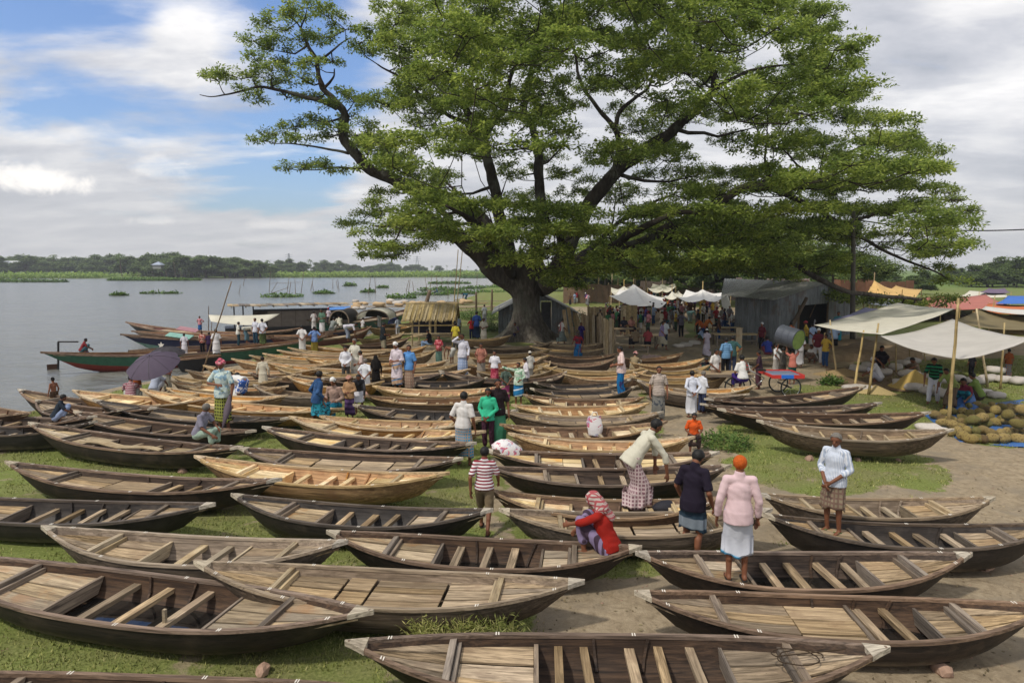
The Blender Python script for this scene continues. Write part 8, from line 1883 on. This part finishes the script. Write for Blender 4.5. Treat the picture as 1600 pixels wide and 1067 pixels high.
# bags
m, t, b, out = newmat('printed_rice_bag'); v, rnd = objcoord(t, False); n0 = t.maprange(t.noise(v, 5, 3, .5, .6), .56, .60); c = t.mix(n0, (.72, .70, .70), (.55, .10, .16)); n1 = t.maprange(t.noise(v, 4.3, 2), .58, .62); c = t.mix(t.math('MULTIPLY', n1, .5), c, (.3, .35, .5)); t.link(c, b.inputs['Base Color']); b.inputs['Roughness'].default_value = .5; bump(t, b, t.noise(v, 12, 4), .5, .03); BAGM = m
p = W(795, 706, .55); o = obj('rice_sack', blobmesh(9, .52, 2.4), BAGM, None, p); o.scale = (.42, .40, .46); o.rotation_euler = (0, R(35), R(20)); tag(o, 'full white printed rice sack propped on the left tip of a dark boat', 'sack')
mb = MB(); V = []; Fs = []
for j in range(7):
    z = j * .085; w = .16 + .05 * math.sin(j * .5); 
    for i in range(12): a = 2 * math.pi * i / 12; V.append((w * math.cos(a) * (1 + .1 * math.sin(a * 3 + j)), w * .5 * math.sin(a) * (1 - .1 * j), z + .02 * math.sin(a * 2)))
for j in range(6):
    for i in range(12): k = (i + 1) % 12; Fs.append((j * 12 + i, j * 12 + k, (j + 1) * 12 + k, (j + 1) * 12 + i))
p = W(929, 680, .30); e = empty('plastic_bag', p); obj('bag', mesh('bag', V, Fs, True), BAGM, e)
for s in (-1, 1): mb = MB(); mb.tube([(-.09, .03 * s, .5), (-.05, .03 * s, .62), (.05, .03 * s, .62), (.09, .03 * s, .5)], .012, 5); mb.build('handle', WHITE_MARK, e)
tag(e, 'white plastic carrier bag with pink print standing upright in a brown boat', 'bag')
p = W(1040, 792, .42); o = obj('black_cloth', blobmesh(5, .5, 1.8), plain('black_fabric', '#23232b', .7, 0, 12, .3, .3, 0, .6), None, p); o.scale = (.24, .26, .24); tag(o, 'crumpled black cloth lying in the brown boat by the bending man', 'cloth')
p = W(565, 616, .3); o = obj('cloth_bundle', blobmesh(6, .55, 1.9), plain('peach_cloth', '#d0a493', .85, 0, 6, .15), None, p); o.scale = (.26, .2, .28); tag(o, 'peach cloth bundle in the boat right of the denim shirt youth', 'cloth')
# river hut barn and far structures
e = empty('barn', WD(26, 420, 455)); mb = MB(); mb.box((0, 0, 1.6), (21, 8, 3.2)); mb.build('wall', plain('barn_wall', '#8d8f88', .9), e)
mb = MB(); mb.addm([(-11, -4.8, 3.1), (11, -4.8, 3.1), (10.5, 0, 5.2), (-10.5, 0, 5.2), (-11, 4.8, 3.1), (11, 4.8, 3.1)], [(0, 1, 2, 3), (3, 2, 5, 4), (0, 3, 4), (1, 5, 2)]); mb.build('roof', plain('barn_roof', '#c7cbd0', .6), e); tag(e, 'long low barn with pale tin roof on the far left bank', 'barn')
e = empty('hut', WD(97, 421, 455)); mb = MB(); mb.box((0, 0, 1.2), (5, 5, 2.4)); mb.build('wall', plain('barn_wall', '#8d8f88'), e); mb = MB(); mb.addm([(-3, -3, 2.3), (3, -3, 2.3), (2.5, 0, 3.8), (-2.5, 0, 3.8), (-3, 3, 2.3), (3, 3, 2.3)], [(0, 1, 2, 3), (3, 2, 5, 4), (0, 3, 4), (1, 5, 2)]); mb.build('roof', plain('barn_roof', '#c7cbd0'), e); tag(e, 'small hut right of the long barn on the far bank', 'hut')
e = empty('hut', WD(248, 420, 344)); mb = MB(); mb.box((0, 0, 1), (4, 4, 2)); mb.build('wall', plain('barn_wall', '#8d8f88'), e); mb = MB(); mb.addm([(-2.6, -2.6, 1.9), (2.6, -2.6, 1.9), (0, 0, 3.6), (-2.6, 2.6, 1.9), (2.6, 2.6, 1.9)], [(0, 1, 2), (1, 4, 2), (4, 3, 2), (3, 0, 2)]); mb.build('roof', plain('hut_roof', '#9aa5b5', .8), e); tag(e, 'small grey hut among the trees of the wooded point', 'hut')
for (x, t_, lb) in ((452, 396, 'left lattice pylon on the horizon'), (652, 400, 'right lattice pylon on the horizon')):
    Y = 900; b0 = WD(x, 421, Y); hh = WD(x, t_, Y).z; e = empty('pylon', (b0.x, Y, 0)); st = plain('pylon_steel', '#6f757c', .7)
    for s1 in (-1, 1):
        for s2 in (-1, 1): mb = MB(); mb.tube([(s1 * 2.6, s2 * 2.6, 0), (s1 * .4, s2 * .4, hh)], .25, 4); mb.build('leg', st, e)
    for z in (.7, .82, .93): mb = MB(); mb.bar((-5, 0, hh * z), (5, 0, hh * z), .3, .3); mb.build('arm', st, e)
    tag(e, lb, 'pylon')
# reeds on the far bank, bushes, weeds in front
def stuff_leaves(name, C, k, sp, L, Wd, m, label, cat, seed, flat=.9, droop=0):
    V, Q = leaves(C, k, sp, L, Wd, flat, seed, droop); o = obj(name, npmesh(name, V, Q), m); tag(o, label, cat, kind='stuff')
r = np.random.default_rng(4)
n = 5200; X = r.uniform(-330, 10, n); Yb = 300 + np.clip((X + 330) * .28, -30, 130) + r.random(n) * 22 + 2
Yb = np.where((X > -205) & (X < -128), Yb + 20, Yb)
stuff_leaves('reeds', np.stack([X, Yb, .3 + 1.3 * r.random(n)], 1), 6, 1.2, 1.4, .7, leafmat('reed_leaf', (.16, .26, .045), (.24, .35, .065), (.34, .45, .11), .4), 'bright green reed belt along the far bank', 'reeds', 3)
n = 150; c0 = W(1140, 702, 0); a = r.random(n) * 6.28; q = np.sqrt(r.random(n)); WEED = leafmat('weed_leaf', (.04, .09, .015), (.08, .15, .03), (.15, .22, .05), .3)
stuff_leaves('bush', np.stack([c0.x + np.cos(a) * q * .75, c0.y + .4 + np.sin(a) * q * .8, .05 + .38 * (1 - q * q) * r.random(n)], 1), 9, .10, .09, .05, WEED, 'leafy green weed bush under the left ends of the grass boats', 'bush', 8)
n = 500; u = r.random(n); xs_ = 655 + u * 155; P0 = [W(x, 1022, 0) for x in xs_]; hgt = (.15 + .28 * np.abs(np.sin(u * 9 + .5)) * (.5 + .5 * r.random(n)))
V = []; 
for i in range(n):
    p = P0[i] + Vector((r.normal(0, .03), r.normal(0, .10), 0)); hh = hgt[i] * 1.2; lx, ly = r.normal(0, .16), r.normal(0, .1); w = .006
    q1 = p + Vector((lx * .4, ly * .4, hh * .6)); q2 = p + Vector((lx, ly, hh)); V += [p + Vector((-w, 0, 0)), p + Vector((w, 0, 0)), q1 + Vector((w, 0, 0)), q1 + Vector((-w, 0, 0)), q1 + Vector((-w, 0, 0)), q1 + Vector((w, 0, 0)), q2 + Vector((.001, 0, 0)), q2]
    for k in range(2):
        s = q1.lerp(q2, r.random()); d = Vector((r.normal(0, 1), r.normal(0, 1), .4)).normalized() * .09; sd_ = d.cross(Vector((0, 0, 1))).normalized() * .008; V += [s, s + d * .5 + sd_, s + d, s + d * .5 - sd_]
V = np.array([tuple(v) for v in V]); o = obj('weeds', npmesh('weeds', V, np.arange(len(V)).reshape(-1, 4)), leafmat('tall_weed', (.12, .15, .03), (.22, .24, .06), (.38, .36, .14), .3)); tag(o, 'tuft of tall yellow green weeds between the two front boats', 'weeds', kind='stuff')
for (x, y, rr, hh, sd, lb) in ((772, 505, 1.6, .9, 11, 'dark green weeds at the left foot of the trunk'), (745, 486, 3.0, .9, 12, 'light green weeds at the river edge left of the shed'), (905, 500, 1.2, 1.4, 13, 'bright green bush behind the leaning posts'), (1300, 588, .5, .3, 14, 'small green plant tied to the thin pole')):
    c = W(x, y + 12, 0); n = int(160 * rr); a = r.random(n) * 6.28; q = np.sqrt(r.random(n)); stuff_leaves('weeds', np.stack([c.x + np.cos(a) * q * rr, c.y + np.sin(a) * q * rr * .7, hh * (1 - q * q * .7) * r.random(n)], 1), 8, .16, .16, .08, WEED, lb, 'weeds', sd)
n = 5200; Yl = 6 + 42 * r.random(n) ** 1.2; Xl = (r.random(n) * 2 - 1) * Yl * .8; k = (Xl > shore(Yl) + 2.5) & ((sandness(Xl, Yl) > .5) | (r.random(n) < .2)) & (vnoise(Xl, Yl, 1.3, 51) > .35); Xl, Yl = Xl[k], Yl[k]
V, Q = leaves(np.stack([Xl, Yl, ground_h(Xl, Yl) + .012], 1), 3, .09, .055, .025, .05, 5, 0)
o = obj('fallen_leaves', npmesh('fallen_leaves', V, Q), leafmat('dry_leaf', (.06, .042, .022), (.14, .10, .05), (.30, .24, .13), .1)); tag(o, 'dry leaves and wood chips strewn over the soil', 'leaf litter', kind='stuff')
# litter and stones on the soil
n = 900; Yl = 6 + 26 * r.random(n) ** 1.4; Xl = (r.random(n) * 2 - 1) * Yl * .8; k = sandness(Xl, Yl) > .5; Xl, Yl = Xl[k], Yl[k]; Zl = ground_h(Xl, Yl)
bmx = bmesh.new(); bmesh.ops.create_icosphere(bmx, subdivisions=1, radius=1); iv = np.array([tuple(v.co) for v in bmx.verts]); itri = np.array([[v.index for v in f.verts] for f in bmx.faces]); bmx.free()
s = r.uniform(.006, .022, len(Xl)); Vv = iv[None] * s[:, None, None] * np.array([1.3, 1, .6]) + np.stack([Xl, Yl, Zl], 1)[:, None]; T = itri[None] + (np.arange(len(Xl)) * len(iv))[:, None, None]
o = obj('pebbles', npmesh('pebbles', Vv.reshape(-1, 3), T.reshape(-1, 3)), STONE); tag(o, 'scattered pebbles on the bare soil', 'pebbles', kind='stuff')
for (x, y, lb) in ((1032, 560, 'white paper scrap on the sand'), (745, 765, 'pale rag on the grass left of the path'), (820, 672, 'bit of white litter at the boat tips'), (1560, 640, 'scrap'), (1180, 590, 'white scrap by the cart')):
    if lb == 'scrap': continue
    tarp('litter', [W(x, y, .03), W(x, y, .03) + Vector((.25, .02, .02)), W(x, y, .03) + Vector((.22, .2, .05)), W(x, y, .03) + Vector((-.03, .17, .01))], 0, WHITE_MARK, lb, nu=3, nv=3, wr=.02)
# ------------------------------------------------------------------ air
def haze():
    me = mesh('haze', [(x, y, z) for x in (-980, 980) for y in (-90, 1580) for z in (-2.5, 60)], [(0, 1, 3, 2), (4, 6, 7, 5), (0, 4, 5, 1), (2, 3, 7, 6), (0, 2, 6, 4), (1, 5, 7, 3)])
    m = bpy.data.materials.new('haze'); m.use_nodes = True; t = NT(m.node_tree); out = t.add('ShaderNodeOutputMaterial'); v = t.add('ShaderNodeVolumePrincipled')
    v.inputs['Color'].default_value = (.88, .93, 1, 1); v.inputs['Density'].default_value = .00036; v.inputs['Anisotropy'].default_value = .2; t.link(v.outputs[0], out.inputs['Volume'])
    me.materials.append(m); o = bpy.data.objects.new('haze', me); COL.objects.link(o); tag(o, 'thin pale haze over the river and far bank', 'haze', kind='stuff')
haze()
# ------------------------------------------------------------------ labels: give look-alikes their place
ORD = ['first', 'second', 'third', 'fourth', 'fifth', 'sixth', 'seventh', 'eighth', 'ninth', 'tenth', 'eleventh', 'twelfth', 'thirteenth', 'fourteenth', 'fifteenth', 'sixteenth', 'seventeenth', 'eighteenth', 'nineteenth', 'twentieth']
bpy.context.view_layer.update()
SKIPG = {'bales on the river landing', 'landing stage planks', 'scrap boards', 'shadowy stall backings', 'upright sawn planks'}
byl = {}
bpy.data.scenes.remove(TS)
for o in SC.objects:
    if o.parent is None and o.get('label'): byl.setdefault(o['label'], []).append(o)
def px_o(o):
    w = o.matrix_world.translation; return proj(w.x, max(w.y, .5), w.z)[0]
for lab, L in byl.items():
    if len(L) > 1:
        L.sort(key=px_o)
        for i, o in enumerate(L):
            if len(L) == 2: s = ('the left one', 'the right one')[i]
            elif i == 0: s = 'leftmost'
            elif i == len(L) - 1: s = 'rightmost'
            else: s = (ORD[i] if i < 20 else str(i + 1) + 'th') + ' from left'
            w = lab.split(); o['label'] = ' '.join(w[:12]) + ', ' + s if len(w) > 13 else lab + ', ' + s
for o in SC.objects:
    if o.get('label') and len(o['label'].split()) > 16: o['label'] = ' '.join(o['label'].split()[:16])
    if 'pxc' in o: del o['pxc']
